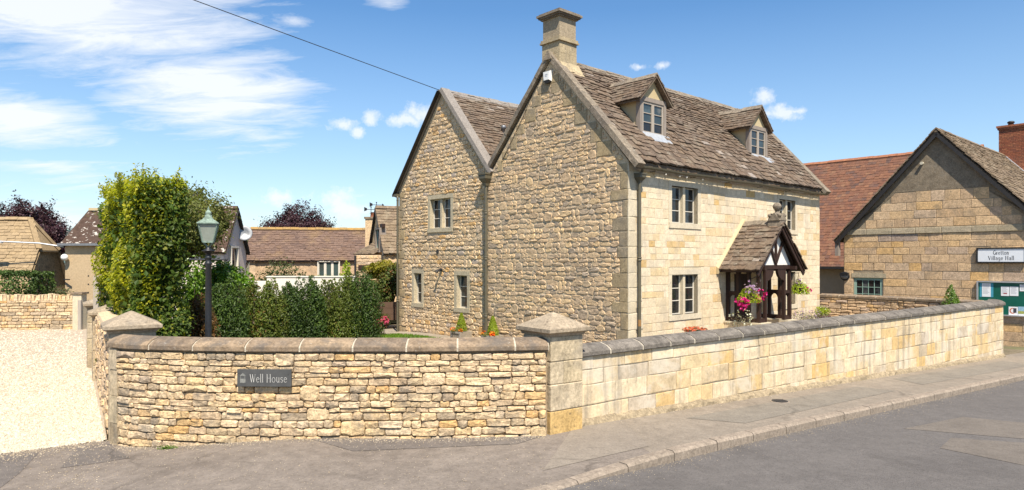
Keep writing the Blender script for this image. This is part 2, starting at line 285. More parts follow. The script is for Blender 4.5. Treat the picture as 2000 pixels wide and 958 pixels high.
m_stone('paving_stone', [(.30, .25, .185), (.34, .285, .21), (.27, .23, .18)], bump=0.4, scale=6.0, var=(.8, 1.12), stain=(.22, .19, .15))
m_stone('far_hill', [(.075, .115, .105), (.08, .12, .11)], bump=0.2, scale=.05, var=(.8, 1.2), stain=(.06, .1, .1), stain_scale=.01, grain=.2, pits=.15)
m_plain('lawn_soil', (.10, .14, .035), 0.95, var=.25, scale=4.0, bump=.6)
# joinery and metal
m_wood('dark_oak', (.022, .011, .008), (.048, .024, .017), 0.6)
m_wood('grey_oak', (.21, .175, .145), (.30, .255, .215), 0.85)
m_wood('timber_grey', (.30, .26, .215), (.42, .37, .31), 0.85)
m_wood('planter_timber', (.085, .05, .032), (.12, .072, .046), 0.85)
m_plain('cream_paint', (.60, .545, .41), 0.5, var=.04)
m_plain('white_paint', (.62, .575, .48), 0.5, var=.04)
m_plain('white_plaster', (.74, .71, .65), 0.85, var=.05, bump=.15)
m_plain('cream_plaster', (.52, .43, .26), 0.85, var=.12, scale=2.5, bump=.2, col2=(.47, .37, .2))
m_plain('pink_render', (.62, .53, .46), 0.9, var=.05, bump=.15)
m_plain('white_render', (.70, .655, .56), 0.9, var=.05, bump=.15)
m_plain('pebble_render', (.45, .335, .20), 0.95, var=.12, scale=14.0, bump=.7)
m_plain('cream_render', (.40, .33, .22), 0.9, var=.06, bump=.2)
m_plain('olive_metal', (.10, .088, .056), 0.5, var=.1, bump=.05)
m_plain('rust_metal', (.28, .15, .05), 0.7, var=.2)
m_plain('black_metal', (.016, .017, .019), 0.42, var=.2, scale=14.0, bump=.1)
m_plain('dark_board_and_shade', (.020, .018, .017), 0.6, var=.2)
m_plain('grey_metal', (.22, .23, .24), 0.45, metal=.5, var=.15)
m_plain('lead_sheet', (.42, .44, .46), 0.5, metal=.3, var=.12, scale=9.0)
m_plain('aluminium', (.55, .55, .55), 0.4, metal=.6, var=.05)
m_plain('verdigris', (.15, .21, .165), 0.75, var=.3, scale=22.0, col2=(.27, .36, .29), bump=.2)
m_plain('lantern_glass', (.27, .30, .255), 0.25, var=.1, scale=10.0, spec=.6)
m_plain('white_plastic', (.78, .78, .74), 0.35, var=.03)
m_plain('black_plastic', (.02, .02, .022), 0.5, var=.1)
m_plain('slate_plate', (.068, .069, .067), 0.6, var=.16, scale=9.0, bump=.2)
m_plain('letter_white', (.56, .55, .51), 0.6, var=.03)
m_plain('letter_faint', (.22, .222, .20), 0.7, var=.3, scale=60.0)
m_plain('letter_black', (.012, .012, .012), 0.5)
m_plain('sign_white', (.72, .75, .78), 0.22, var=.02)
m_plain('board_green', (.006, .105, .07), 0.35, var=.15, scale=3.0)
m_plain('paper_white', (.78, .79, .8), 0.7, var=.02)
m_plain('paper_blue', (.05, .29, .40), 0.6, var=.08)
m_plain('print_grey', (.42, .43, .45), 0.7)
m_plain('print_red', (.35, .10, .10), 0.7)
m_plain('print_orange', (.60, .17, .06), 0.7, var=.1)
m_plain('print_sky', (.30, .50, .62), 0.7, var=.2, scale=30.0)
m_plain('print_field', (.36, .40, .10), 0.7, var=.3, scale=40.0)
m_plain('print_dark', (.05, .05, .06), 0.7)
m_plain('sage_paint', (.27, .40, .33), 0.5, var=.06)
m_plain('iron_cover', (.045, .042, .04), 0.6, metal=.3, var=.2, scale=30.0, bump=.4)
m_plain('curtain', (.45, .43, .38), 0.9, var=.15, scale=16.0)
m_plain('curtain_brown', (.12, .055, .03), 0.9, var=.3, scale=10.0)
m_glass('window_glass'); m_glass('window_glass_blue', (.035, .05, .055)); m_glass('window_glass_green', (.05, .075, .07), .08)
m_plain('bark', (.10, .078, .055), 0.95, var=.3, scale=12.0, bump=.6)
m_plain('dry_stem', (.16, .12, .07), 0.95, var=.2)
# leaves
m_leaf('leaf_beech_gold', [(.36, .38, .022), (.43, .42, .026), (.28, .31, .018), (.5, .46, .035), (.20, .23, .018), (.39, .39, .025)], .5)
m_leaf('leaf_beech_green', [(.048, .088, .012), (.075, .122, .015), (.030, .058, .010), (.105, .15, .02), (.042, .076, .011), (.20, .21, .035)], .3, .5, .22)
m_leaf('leaf_loose', [(.15, .175, .04), (.19, .21, .05), (.11, .135, .032), (.23, .23, .06), (.13, .145, .04)], .4)
m_leaf('leaf_laurel', [(.10, .20, .014), (.14, .25, .018), (.07, .15, .012), (.19, .30, .024)], .35, .35, .5)
m_leaf('leaf_yew', [(.036, .070, .013), (.056, .100, .016), (.024, .050, .011), (.086, .138, .02), (.044, .08, .014)], .25)
m_leaf('leaf_yew_gold', [(.085, .125, .016), (.12, .155, .02), (.058, .09, .014), (.155, .175, .026), (.07, .1, .015)], .28)
m_leaf('leaf_yew_brown', [(.12, .055, .018), (.085, .06, .018), (.16, .07, .02), (.05, .05, .012), (.2, .085, .022)], .25)
m_leaf('leaf_hedge', [(.05, .095, .018), (.075, .13, .024), (.036, .068, .015), (.11, .165, .028)], .2)
m_leaf('leaf_copper', [(.040, .014, .02), (.055, .02, .026), (.028, .011, .017), (.07, .026, .03), (.036, .015, .018)], .2)
m_leaf('leaf_olive', [(.06, .075, .022), (.085, .10, .03), (.045, .058, .018), (.10, .12, .03)], .25)
m_leaf('leaf_lime', [(.25, .32, .018), (.33, .40, .022), (.19, .26, .016), (.38, .43, .03)], .4)
m_leaf('leaf_gold', [(.28, .24, .02), (.2, .2, .02), (.33, .27, .03)], .4)
m_leaf('leaf_red_green', [(.08, .12, .022), (.12, .16, .03), (.055, .09, .02), (.18, .065, .025), (.10, .15, .03)], .3)
m_leaf('grass_blade', [(.12, .22, .02), (.155, .26, .025), (.095, .18, .018)], .35)
m_leaf('weed_leaf', [(.08, .14, .02), (.11, .18, .025)], .35)
m_leaf('petal_magenta', [(.50, .008, .16), (.60, .015, .22), (.42, .005, .12), (.66, .04, .30)], .35)
m_leaf('petal_pink', [(.62, .05, .14), (.68, .12, .22), (.55, .03, .08), (.7, .2, .3)], .35)
m_leaf('petal_white', [(.75, .74, .70), (.70, .68, .62)], .35)
m_leaf('petal_mauve', [(.32, .18, .34), (.42, .28, .42), (.5, .4, .5)], .35)
m_leaf('petal_orange', [(.70, .20, .01), (.75, .30, .015), (.62, .12, .01)], .35)
m_leaf('petal_red', [(.60, .06, .015), (.66, .12, .03)], .35)
m_leaf('petal_salmon', [(.62, .16, .07), (.68, .22, .10), (.55, .1, .05)], .35)
m_leaf('leaf_pale', [(.26, .25, .16), (.34, .31, .22), (.20, .21, .12), (.42, .36, .34)], .3)

# ------------------------------------------------------------------ mesh and object helpers
def v3(p): return np.array(p, dtype=float)


class MB:
    """collects geometry in world coordinates; build() links it as ONE mesh object"""
    def __init__(s): s.v = []; s.f = []; s.sm = []
    def add(s, vs, fs, smooth=False):
        b = len(s.v); s.v.extend([tuple(map(float, p)) for p in vs]); s.f.extend([tuple(i+b for i in f) for f in fs]); s.sm.extend([smooth]*len(fs)); return s
    def hexa(s, p):   # 8 corners: bottom ring 0-3, top ring 4-7
        return s.add(p, [(3, 2, 1, 0), (4, 5, 6, 7), (0, 1, 5, 4), (1, 2, 6, 5), (2, 3, 7, 6), (3, 0, 4, 7)])
    def bx(s, lo, hi, fr=None):
        (x0, y0, z0), (x1, y1, z1) = lo, hi
        p = [(x0, y0, z0), (x1, y0, z0), (x1, y1, z0), (x0, y1, z0), (x0, y0, z1), (x1, y0, z1), (x1, y1, z1), (x0, y1, z1)]
        if fr: p = [fr(*q) for q in p]
        return s.hexa(p)
    def prism(s, poly, e):   # closed polygon extruded by vector e
        n = len(poly); p = [v3(q) for q in poly]; e = v3(e)
        return s.add(p+[q+e for q in p], [tuple(range(n-1, -1, -1)), tuple(range(n, 2*n))]+[(i, (i+1) % n, (i+1) % n+n, i+n) for i in range(n)])
    def bar(s, a, b, w, h=None, up=(0, 0, 1)):   # rectangular bar from a to b
        a, b = v3(a), v3(b); h = w if h is None else h; d = b-a; d /= np.linalg.norm(d); up = v3(up)
        if abs(np.dot(d, up)) > .98: up = v3((1, 0, 0))
        x = np.cross(d, up); x /= np.linalg.norm(x); z = np.cross(x, d)
        q = [(-w/2, -h/2), (w/2, -h/2), (w/2, h/2), (-w/2, h/2)]
        return s.hexa([a+x*i+z*j for i, j in q]+[b+x*i+z*j for i, j in q])
    def tube(s, pts, r, n=10, smooth=True, caps=True):
        pts = [v3(p) for p in pts]; rs = r if isinstance(r, (list, tuple)) else [r]*len(pts); b = len(s.v); V = []
        for i, p in enumerate(pts):
            d = (pts[min(i+1, len(pts)-1)]-pts[max(i-1, 0)]); d /= (np.linalg.norm(d)+1e-9)
            up = v3((0, 0, 1)) if abs(d[2]) < .9 else v3((1, 0, 0))
            x = np.cross(d, up); x /= np.linalg.norm(x); y = np.cross(x, d)
            for k in range(n):
                a = 2*math.pi*k/n; V.append(p+(x*math.cos(a)+y*math.sin(a))*rs[i])
        F = [(i*n+k, i*n+(k+1) % n, (i+1)*n+(k+1) % n, (i+1)*n+k) for i in range(len(pts)-1) for k in range(n)]
        s.add(V, F, smooth)
        if caps: s.add(V[:n], [tuple(range(n))]); s.add(V[-n:], [tuple(range(n-1, -1, -1))])
        return s
    def lathe(s, c, prof, n=16, smooth=True, rot=0.0):   # profile of (radius, z)
        V = []; F = []
        for (r, z) in prof:
            for k in range(n):
                a = 2*math.pi*k/n+rot; V.append((c[0]+r*math.cos(a), c[1]+r*math.sin(a), c[2]+z))
        m = len(prof)
        for i in range(m-1):
            for k in range(n): F.append((i*n+k, i*n+(k+1) % n, (i+1)*n+(k+1) % n, (i+1)*n+k))
        s.add(V, F, smooth); s.add(V[:n], [tuple(range(n-1, -1, -1))]); s.add(V[-n:], [tuple(range(n))]); return s
    def ball(s, c, r, nu=14, nv=8, sq=(1, 1, 1)):
        V = []; F = []
        for i in range(nv+1):
            th = math.pi*i/nv
            for k in range(nu):
                a = 2*math.pi*k/nu; V.append((c[0]+r*sq[0]*math.sin(th)*math.cos(a), c[1]+r*sq[1]*math.sin(th)*math.sin(a), c[2]+r*sq[2]*math.cos(th)))
        for i in range(nv):
            for k in range(nu): F.append((i*nu+k, (i+1)*nu+k, (i+1)*nu+(k+1) % nu, i*nu+(k+1) % nu))
        return s.add(V, F, True)
    def mesh(s, name, mat, L=(0, 0, 0)):
        me = bpy.data.meshes.new(name); L = v3(L)
        me.from_pydata([tuple(v3(p)-L) for p in s.v], [], s.f)
        if len(s.f) < 30000:
            bm = bmesh.new(); bm.from_mesh(me); bmesh.ops.recalc_face_normals(bm, faces=bm.faces[:]); bm.to_mesh(me); bm.free()
        if any(s.sm): me.polygons.foreach_set('use_smooth', s.sm)
        me.materials.append(MATS[mat]); me.update(); return me
    def build(s, name, mat, parent=None, stuff=False):
        L = parent_L(parent) if parent is not None else (0, 0, 0)
        o = bpy.data.objects.new(name, s.mesh(name, mat, L)); COL.objects.link(o)
        if parent is not None: o.parent = parent
        if stuff: o['kind'] = 'stuff'
        return o


def parent_L(o):
    L = Vector((0, 0, 0))
    while o is not None: L += o.location; o = o.parent
    return tuple(L)


def tag(o, label=None, cat=None, group=None, kind=None):
    if label: o['label'] = label
    if cat: o['category'] = cat
    if group: o['group'] = group
    if kind: o['kind'] = kind
    return o


def thing(name, loc, label, cat, group=None):
    o = bpy.data.objects.new(name, None); o.location = loc; o.empty_display_size = .2; COL.objects.link(o)
    return tag(o, label, cat, group)


def arr_mesh(name, V, F, mat, smooth=False):
    """fast mesh from numpy arrays; F is (n,3) or (n,4)"""
    me = bpy.data.meshes.new(name); V = np.asarray(V, dtype=np.float32); F = np.asarray(F, dtype=np.int32)
    me.vertices.add(len(V)); me.vertices.foreach_set('co', V.ravel())
    k = F.shape[1]; me.loops.add(F.size); me.loops.foreach_set('vertex_index', F.ravel())
    me.polygons.add(len(F)); me.polygons.foreach_set('loop_start', np.arange(0, F.size, k, dtype=np.int32))
    me.polygons.foreach_set('use_smooth', np.full(len(F), smooth))
    me.update(calc_edges=True); me.materials.append(MATS[mat]); return me


def arr_obj(name, V, F, mat, parent=None, stuff=False, smooth=False):
    L = np.array(parent_L(parent) if parent is not None else (0, 0, 0))
    o = bpy.data.objects.new(name, arr_mesh(name, np.asarray(V)-L, F, mat, smooth)); COL.objects.link(o)
    if parent is not None: o.parent = parent
    if stuff: o['kind'] = 'stuff'
    return o

# ---- ground height
DT = np.array((.8, .6)); DN = np.array((.6, -.8)); O2 = np.array((1.09, 10.35))
def tn(x, y): q = np.array((x, y))-O2; return float(q@DT), float(q@DN)
def xy(t, n): q = O2+DT*t+DN*n; return float(q[0]), float(q[1])
def G(x, y):
    t = (x-O2[0])*.8+(y-O2[1])*.6
    t = min(t, 70.0)
    s = min(max((-2.8-x)/3.0, 0), 1); s = s*s*(3-2*s)
    return -.026*(t+math.sqrt(t*t+1.0))/2+.013 - .2*s


# ---- unit pieces: x along, y inwards (front at y=-1), z up
VAR = {}
def rough_stone(asp, seed):
    r = random.Random(seed); n = 10; V = []
    cx = .5; k = .16
    base = [(-.5, -.5+k), (-.5+k/asp, -.5), (-.05, -.5), (.5-k/asp, -.5), (.5, -.5+k), (.5, .5-k), (.5-k/asp, .5), (.05, .5), (-.5+k/asp, .5), (-.5, .5-k)]
    ring = [(x+r.uniform(-.05, .05)/asp, z+r.uniform(-.055, .055)) for x, z in base]
    for x, z in ring: V.append((x, .4, z))
    for x, z in ring: V.append((x*.99, -.45+r.uniform(-.2, .15), z*.97))
    for x, z in ring:
        ins = .095+r.uniform(-.045, .05); V.append((x-math.copysign(ins/asp, x) if abs(x) > .2 else x, -.9+r.uniform(-.22, .22), z-math.copysign(ins, z)))
    V.append((r.uniform(-.15, .15), -1.05+r.uniform(-.2, .25), r.uniform(-.12, .12)))
    F = [(i, (i+1) % n, (i+1) % n+n, i+n) for i in range(n)]+[(i+n, (i+1) % n+n, (i+1) % n+2*n, i+2*n) for i in range(n)]+[(i+2*n, (i+1) % n+2*n, 3*n) for i in range(n)]
    return V, F
def rubble(asp, seed):
    r = random.Random(seed); n = 9; V = []; ph = r.uniform(0, .7); ring = []
    for i in range(n):
        a = 2*math.pi*(i+r.uniform(-.22, .22))/n+ph; c, s_ = math.cos(a), math.sin(a); q = 1/(abs(c)**3.4+abs(s_)**3.4)**(1/3.4); q *= r.uniform(.86, 1.08); ring.append((.5*c*q, .5*s_*q))
    for x, z in ring: V.append((x, .4, z))
    for x, z in ring: V.append((x*.97, -.35+r.uniform(-.25, .15), z*.96))
    for x, z in ring: V.append((x*(1-.15/asp)+r.uniform(-.04, .04)/asp, -.9+r.uniform(-.3, .25), z*.84+r.uniform(-.05, .05)))
    V.append((r.uniform(-.15, .15), -1.05+r.uniform(-.25, .3), r.uniform(-.12, .12)))
    F = [(i, (i+1) % n, (i+1) % n+n, i+n) for i in range(n)]+[(i+n, (i+1) % n+n, (i+1) % n+2*n, i+2*n) for i in range(n)]+[(i+2*n, (i+1) % n+2*n, 3*n) for i in range(n)]
    return V, F
def ashlar(asp, seed):
    r = random.Random(seed); k = .05; j = lambda a: r.uniform(-a, a)
    b = [(-.5, -.5), (0, -.5), (.5, -.5), (.5, 0), (.5, .5), (0, .5), (-.5, .5), (-.5, 0)]; n = 8
    ring = [(x+j(.012)/asp, z+j(.022)) for x, z in b]; V = [(x, .5, z) for x, z in ring]+[(x, -.7, z) for x, z in ring]
    V += [(x-(math.copysign(k/asp, x) if abs(x) > .2 else 0), -1+j(.1), z-(math.copysign(k, z) if abs(z) > .2 else 0)) for x, z in ring]
    V.append((j(.1), -1+j(.15), j(.1)))
    F = [(i, (i+1) % n, (i+1) % n+n, i+n) for i in range(n)]+[(i+n, (i+1) % n+n, (i+1) % n+2*n, i+2*n) for i in range(n)]+[(i+2*n, (i+1) % n+2*n, 3*n) for i in range(n)]
    return V, F
def slate(asp, seed):   # x along the eave, y up the slope (0 = tail), z out of the roof
    r = random.Random(seed); j = lambda a: r.uniform(-a, a)
    xs = [-.5, -.17, .17, .5]; V = []
    tail = [j(.05), j(.04), j(.04), j(.05)]; tail[0] += .03; tail[3] += .03
    for i, x in enumerate(xs): V.append((x+j(.015), tail[i], 0.0))
    for i, x in enumerate(xs): V.append((x+j(.015), tail[i]+.015, 1.0+j(.25)))
    for x in (-.5, .5): V.append((x+j(.02), 1.0, .0))
    for x in (-.5, .5): V.append((x+j(.02), 1.0, .7))
    F = [(0, 1, 5, 4), (1, 2, 6, 5), (2, 3, 7, 6), (4, 5, 10), (5, 6, 11, 10), (6, 7, 11), (0, 4, 10, 8), (3, 9, 11, 7)]
    return V, F
ASPS = [.75, 1.15, 1.7, 2.5, 3.6]
for kind, fn, cnt in (('rough', rough_stone, 6), ('rubble', rubble, 9), ('ashlar', ashlar, 4), ('slate', slate, 9)):
    for ai, asp in enumerate(ASPS if kind != 'slate' else [1.0]):
        for q in range(cnt): VAR[(kind, ai, q)] = fn(asp, hash((ai*31+q*7+len(kind)*101)) % 9973)
MESH_CACHE = {}
def var_key(kind, w, h):
    if kind == 'slate': return (kind, 0, rng.randrange(9))
    a = w/max(h, 1e-4); ai = min(range(len(ASPS)), key=lambda i: abs(math.log(a/ASPS[i])))
    return (kind, ai, rng.randrange({'rough': 6, 'rubble': 9}.get(kind, 4)))
def var_mesh(key, mat):
    if (key, mat) not in MESH_CACHE:
        V, F = VAR[key]; m = MB(); m.add(V, F); MESH_CACHE[(key, mat)] = m.mesh('slate' if key[0] == 'slate' else 'stone', mat)
    return MESH_CACHE[(key, mat)]


def px_area(M):
    p = M[:3, 3]
    if p[1] < 1: return 0
    X = 1000+p[0]/p[1]*1333; Y = 508-(p[2]-CAMZ)/p[1]*1333
    if not (-30 < X < 2030 and -30 < Y < 990): return 0
    c = M[:3, 0]; u = np.linalg.norm(np.cross(M[:3, 0], M[:3, 2] if abs(M[2, 2]) > abs(M[2, 1]) else M[:3, 1]))
    return u/p[1]**2


def merge(items):
    Vs = []; Fs = []; b = 0
    for M, key in items:
        V, F = VAR[key]; A = np.array(V); W = A@M[:3, :3].T+M[:3, 3]; Vs.append(W)
        flip = np.linalg.det(M[:3, :3]) < 0
        for f in F:
            f = f[::-1] if flip else f
            if len(f) == 4: Fs.append((f[0]+b, f[1]+b, f[2]+b)); Fs.append((f[0]+b, f[2]+b, f[3]+b))
            else: Fs.append((f[0]+b, f[1]+b, f[2]+b))
        b += len(V)
    return np.concatenate(Vs), np.array(Fs)


def emit(sets, name, limit=300, rest_name=None):
    """sets: list of (parent, material, items). The `limit` pieces that show largest become objects, the rest one stuff mesh per set"""
    allp = [(px_area(M), si, M, key) for si, (p, mat, items) in enumerate(sets) for M, key in items]
    allp.sort(key=lambda q: -q[0]); rest = {}
    for i, (a, si, M, key) in enumerate(allp):
        p, mat, _ = sets[si]
        if i < limit and a > 0:
            o = bpy.data.objects.new(name, var_mesh(key, mat)); COL.objects.link(o); o.parent = p
            L = parent_L(p); MM = M.copy(); MM[:3, 3] -= np.array(L); o.matrix_local = Matrix(MM.tolist())
        else: rest.setdefault(si, []).append((M, key))
    for si, it in rest.items():
        p, mat, _ = sets[si]; V, F = merge(it); arr_obj(rest_name or ('small_'+name), V, F, mat, p, stuff=True)


def mat4(ex, ey, ez, p):
    M = np.eye(4); M[:3, 0] = ex; M[:3, 1] = ey; M[:3, 2] = ez; M[:3, 3] = p; return M


class Wall:
    """flat wall face seen from outside: u to the viewer's right, d inwards, z up"""
    def __init__(s, o, ex):
        s.o = np.array(o, float)[:2]; e = np.array(ex, float)[:2]; e /= np.linalg.norm(e); s.e = e; s.i = np.array((-e[1], e[0]))
    def P(s, u, d, z): q = s.o+s.e*u+s.i*d; return np.array((q[0], q[1], z))
    def fr(s): return lambda u, d, z: s.P(u, d, z)
    def stone(s, u0, u1, z0, z1, prot, kind, tilt=0.0, gap=.01, d=0.0):
        w = u1-u0-gap; h = z1-z0-gap; c = s.P((u0+u1)/2, d, (z0+z1)/2)
        ex = np.array((*s.e, 0.0)); ez = np.array((0, 0, 1.0)); ca, sa = math.cos(tilt), math.sin(tilt)
        e1 = ex*ca+ez*sa; e2 = ez*ca-ex*sa
        return mat4(e1*w, np.array((*s.i, 0.0))*prot, e2*h, c), var_key(kind, w, h)
    def plate(s, mb, u0, u1, z0, z1, openings, d0, d1):
        us = sorted({u0, u1, *[x for o in openings for x in o[:2] if u0 < x < u1]}); zs = sorted({z0, z1, *[x for o in openings for x in o[2:4] if z0 < x < z1]})
        for a, b in zip(us, us[1:]):
            run = None
            for c, d in zip(zs, zs[1:]):
                if any(o[0] <= (a+b)/2 <= o[1] and o[2] <= (c+d)/2 <= o[3] for o in openings):
                    if run: mb.bx((a, d0, run[0]), (b, d1, run[1]), s.fr()); run = None
                else: run = (run[0], d) if run else (c, d)
            if run: mb.bx((a, d0, run[0]), (b, d1, run[1]), s.fr())
    def poly(s, mb, pts, d0, d1):
        e = np.array((*s.i, 0.0))*(d1-d0); mb.prism([s.P(u, d0, z) for u, z in pts], e)


class PathWall:
    """wall face along a curved plan line, left to right as seen from outside"""
    def __init__(s, pts):
        P = np.array(pts, float); out = []      # Catmull-Rom smoothing
        Q = np.vstack([2*P[0]-P[1], P, 2*P[-1]-P[-2]])
        for i in range(1, len(Q)-2):
            for k in range(12):
                t = k/12; a, b, c, d = Q[i-1], Q[i], Q[i+1], Q[i+2]
                out.append(.5*((2*b)+(-a+c)*t+(2*a-5*b+4*c-d)*t*t+(-a+3*b-3*c+d)*t**3))
        out.append(P[-1]); s.p = np.array(out); s.s = np.concatenate([[0], np.cumsum(np.linalg.norm(np.diff(s.p, axis=0), axis=1))]); s.len = s.s[-1]
    def at(s, u):
        x = np.interp(u, s.s, s.p[:, 0]); y = np.interp(u, s.s, s.p[:, 1])
        c = min(max(u, 0), s.len); a, b = max(0, c-.12), min(s.len, c+.12)
        t = np.array((np.interp(b, s.s, s.p[:, 0])-np.interp(a, s.s, s.p[:, 0]), np.interp(b, s.s, s.p[:, 1])-np.interp(a, s.s, s.p[:, 1]))); t /= np.linalg.norm(t)
        if u < 0 or u > s.len:
            q = (u if u < 0 else u-s.len); x += t[0]*q; y += t[1]*q
        return np.array((x, y)), t
    def P(s, u, d, z): p, t = s.at(u); q = p+np.array((-t[1], t[0]))*d; return np.array((q[0], q[1], z))
    def stone(s, u0, u1, z0, z1, prot, kind, tilt=0.0, gap=.01, d=0.0):
        p, t = s.at((u0+u1)/2); w = Wall(p-t*(u1-u0)/2, t); return w.stone(0, u1-u0, z0, z1, prot, kind, tilt, gap, d)
    def sweep(s, u0, u1, prof, zf, n=None, mb=None, ends=True):
        """profile of (d, z) closed; zf(u) lifts it"""
        mb = mb or MB(); n = n or max(1, int((u1-u0)/.25)); V = []; k = len(prof)
        for i in range(n+1):
            u = u0+(u1-u0)*i/n; z = zf(u)
            for d, h in prof: V.append(s.P(u, d, z+h))
        F = [(i*k+j, (i+1)*k+j, (i+1)*k+(j+1) % k, i*k+(j+1) % k) for i in range(n) for j in range(k)]
        F = [f[::-1] for f in F]
        F += [tuple(range(k)), tuple(range((n+1)*k-1, n*k-1, -1))]
        mb.add(V, F); return mb


def fill(lo, hi, wmin, wmax, r):
    """random widths filling lo..hi"""
    out = []; x = lo
    while x < hi-1e-6:
        w = wmin+(wmax-wmin)*r.random()**1.3
        if hi-x-w < wmin*.75: w = hi-x
        if w > wmax*1.25: w /= 2
        out.append((x, min(x+w, hi))); x += w
    return out


def subtract(iv, cut):
    out = []
    for a, b in iv:
        if cut[1] <= a or cut[0] >= b: out.append((a, b)); continue
        if cut[0] > a: out.append((a, cut[0]))
        if cut[1] < b: out.append((cut[1], b))
    return [q for q in out if q[1]-q[0] > .03]


def courses(rows, span, wmin, wmax, r, cuts=(), dbl=.05):
    """rows: list of z edges from low to high; span(z0,z1) -> list of intervals; yields (u0,u1,z0,z1)"""
    out = []; blocked = []
    for k, (z0, z1) in enumerate(zip(rows, rows[1:])):
        iv = span(z0, z1)
        for c in cuts:
            if min(z1, c[3])-max(z0, c[2]) > .35*(z1-z0): iv = subtract(iv, c[:2])
        for b in blocked: iv = subtract(iv, b)
        blocked = []
        for a, b in iv:
            for (u0, u1) in fill(a, b, wmin, wmax, r):
                if r.random() < dbl and k+2 < len(rows) and u1-u0 > wmin*1.2 and all(not (min(rows[k+2], c[3]) > max(z0, c[2]) and min(u1, c[1]) > max(u0, c[0])) for c in cuts):
                    ok = any(a2 <= u0 and u1 <= b2 for a2, b2 in span(z1, rows[k+2]))
                    if ok: out.append((u0, u1, z0, rows[k+2])); blocked.append((u0, u1)); continue
                out.append((u0, u1, z0, z1))
    return out


def zrows(z0, z1, hmin, hmax, r):
    e = [z0]
    while e[-1] < z1-1e-6:
        h = r.uniform(hmin, hmax)
        if z1-e[-1]-h < hmin*.7: h = z1-e[-1]
        e.append(min(e[-1]+h, z1))
    return e


def slates(o, ex, up, length, slope_len, rows, wr, thick, r, mask=None, ov=1.9, lift=.012, wob=0.0):
    """stone slates on a roof plane; o = eave start, ex along the eave, up = unit vector up the slope"""
    ex = v3(ex); up = v3(up); ex = ex/np.linalg.norm(ex); up = up/np.linalg.norm(up); nn = np.cross(ex, up)
    if nn[2] < 0: nn = -nn
    out = []; y = 0.0
    for row in rows:
        if y >= slope_len: break
        x = -r.random()*wr[0]*.5
        while x < length:
            w = r.uniform(*wr); x1 = min(x+w, length); x0 = max(x, 0)
            if x1-x0 > .06 and (mask is None or mask((x0+x1)/2, y+row*.5)):
                ln = min(row*ov, slope_len-y+.02); th = thick*r.uniform(.7, 1.35)
                sag = wob*math.sin((x0+x1)*.9+1.0)*math.sin(math.pi*min(y/slope_len, 1.0))
                p = v3(o)+ex*((x0+x1)/2)+up*(y-.012+r.uniform(-.015, .015))+nn*(lift+thick+r.uniform(0, .006)+sag)
                ta = r.uniform(-.02, .02)
                out.append((mat4((ex+up*ta)*(x1-x0-.008), up*ln-nn*(thick*.95)-ex*ta*ln, nn*th, p), var_key('slate', 1, 1)))
            x += w
        y += row
    return out


def sheet(name, A, B, mat, off, nu=24, nv=4, zf=None, kind='structure', label=None):
    """ground sheet between two plan polylines"""
    def res(P, n):
        P = np.array(P, float); s = np.concatenate([[0], np.cumsum(np.linalg.norm(np.diff(P, axis=0), axis=1))]); q = np.linspace(0, s[-1], n)
        return np.stack([np.interp(q, s, P[:, 0]), np.interp(q, s, P[:, 1])], 1)
    a, b = res(A, nu+1), res(B, nu+1); V = []; F = []
    for j in range(nv+1):
        for i in range(nu+1):
            p = a[i]*(1-j/nv)+b[i]*(j/nv); V.append((p[0], p[1], (zf or G)(p[0], p[1])+off))
    for j in range(nv):
        for i in range(nu):
            k = j*(nu+1)+i; F.append((k, k+1, k+nu+2, k+nu+1))
    p0, p1, p2 = v3(V[F[0][0]]), v3(V[F[0][1]]), v3(V[F[0][2]])
    if np.cross(p1-p0, p2-p0)[2] < 0: F = [f[::-1] for f in F]
    o = arr_obj(name, np.array(V), np.array(F), mat, smooth=True); o['kind'] = kind
    return o


def wall_u(w, px):
    k = (px-1000)/1333.3; return (k*w.o[1]-w.o[0])/(w.e[0]-k*w.e[1])
def wall_z(w, px, py): u = wall_u(w, px); y = w.o[1]+w.e[1]*u; return CAMZ+(508-py)/1333.3*y

# ================================================================== GROUND, ROAD, PAVEMENT
def make_ground():
    ts = [-1800, -600, -250, -120, -60, -35, -25, -18, -14, -11, -9, -7, -5, -3.5, -2, -1, 0, 1, 2, 4, 6, 9, 12, 16, 20, 25, 30, 40, 55, 75, 120, 250, 600, 1800]
    ns = [-1800, -600, -250, -120, -70, -45, -32, -26, -22, -19, -17, -15, -13, -11, -9, -7, -5, -3.5, -2, -1.0, -.35, -.15, .5, 2, 4, 6, 7.95, 8.15, 10, 14, 20, 40, 90, 250, 600, 1800]
    V = []; F = []
    for n in ns:
        for t in ts:
            x, y = xy(t, n); V.append((x, y, G(x, y)-(.4 if -.2 < n < 8.0 else .16 if -40 < t < 20 and n > -30 else .03)))
    k = len(ts)
    for j in range(len(ns)-1):
        for i in range(k-1): F.append((j*k+i, (j+1)*k+i, (j+1)*k+i+1, j*k+i+1))
    o = arr_obj('ground', np.array(V), np.array(F), 'earth', smooth=True); tag(o, kind='structure')
make_ground()

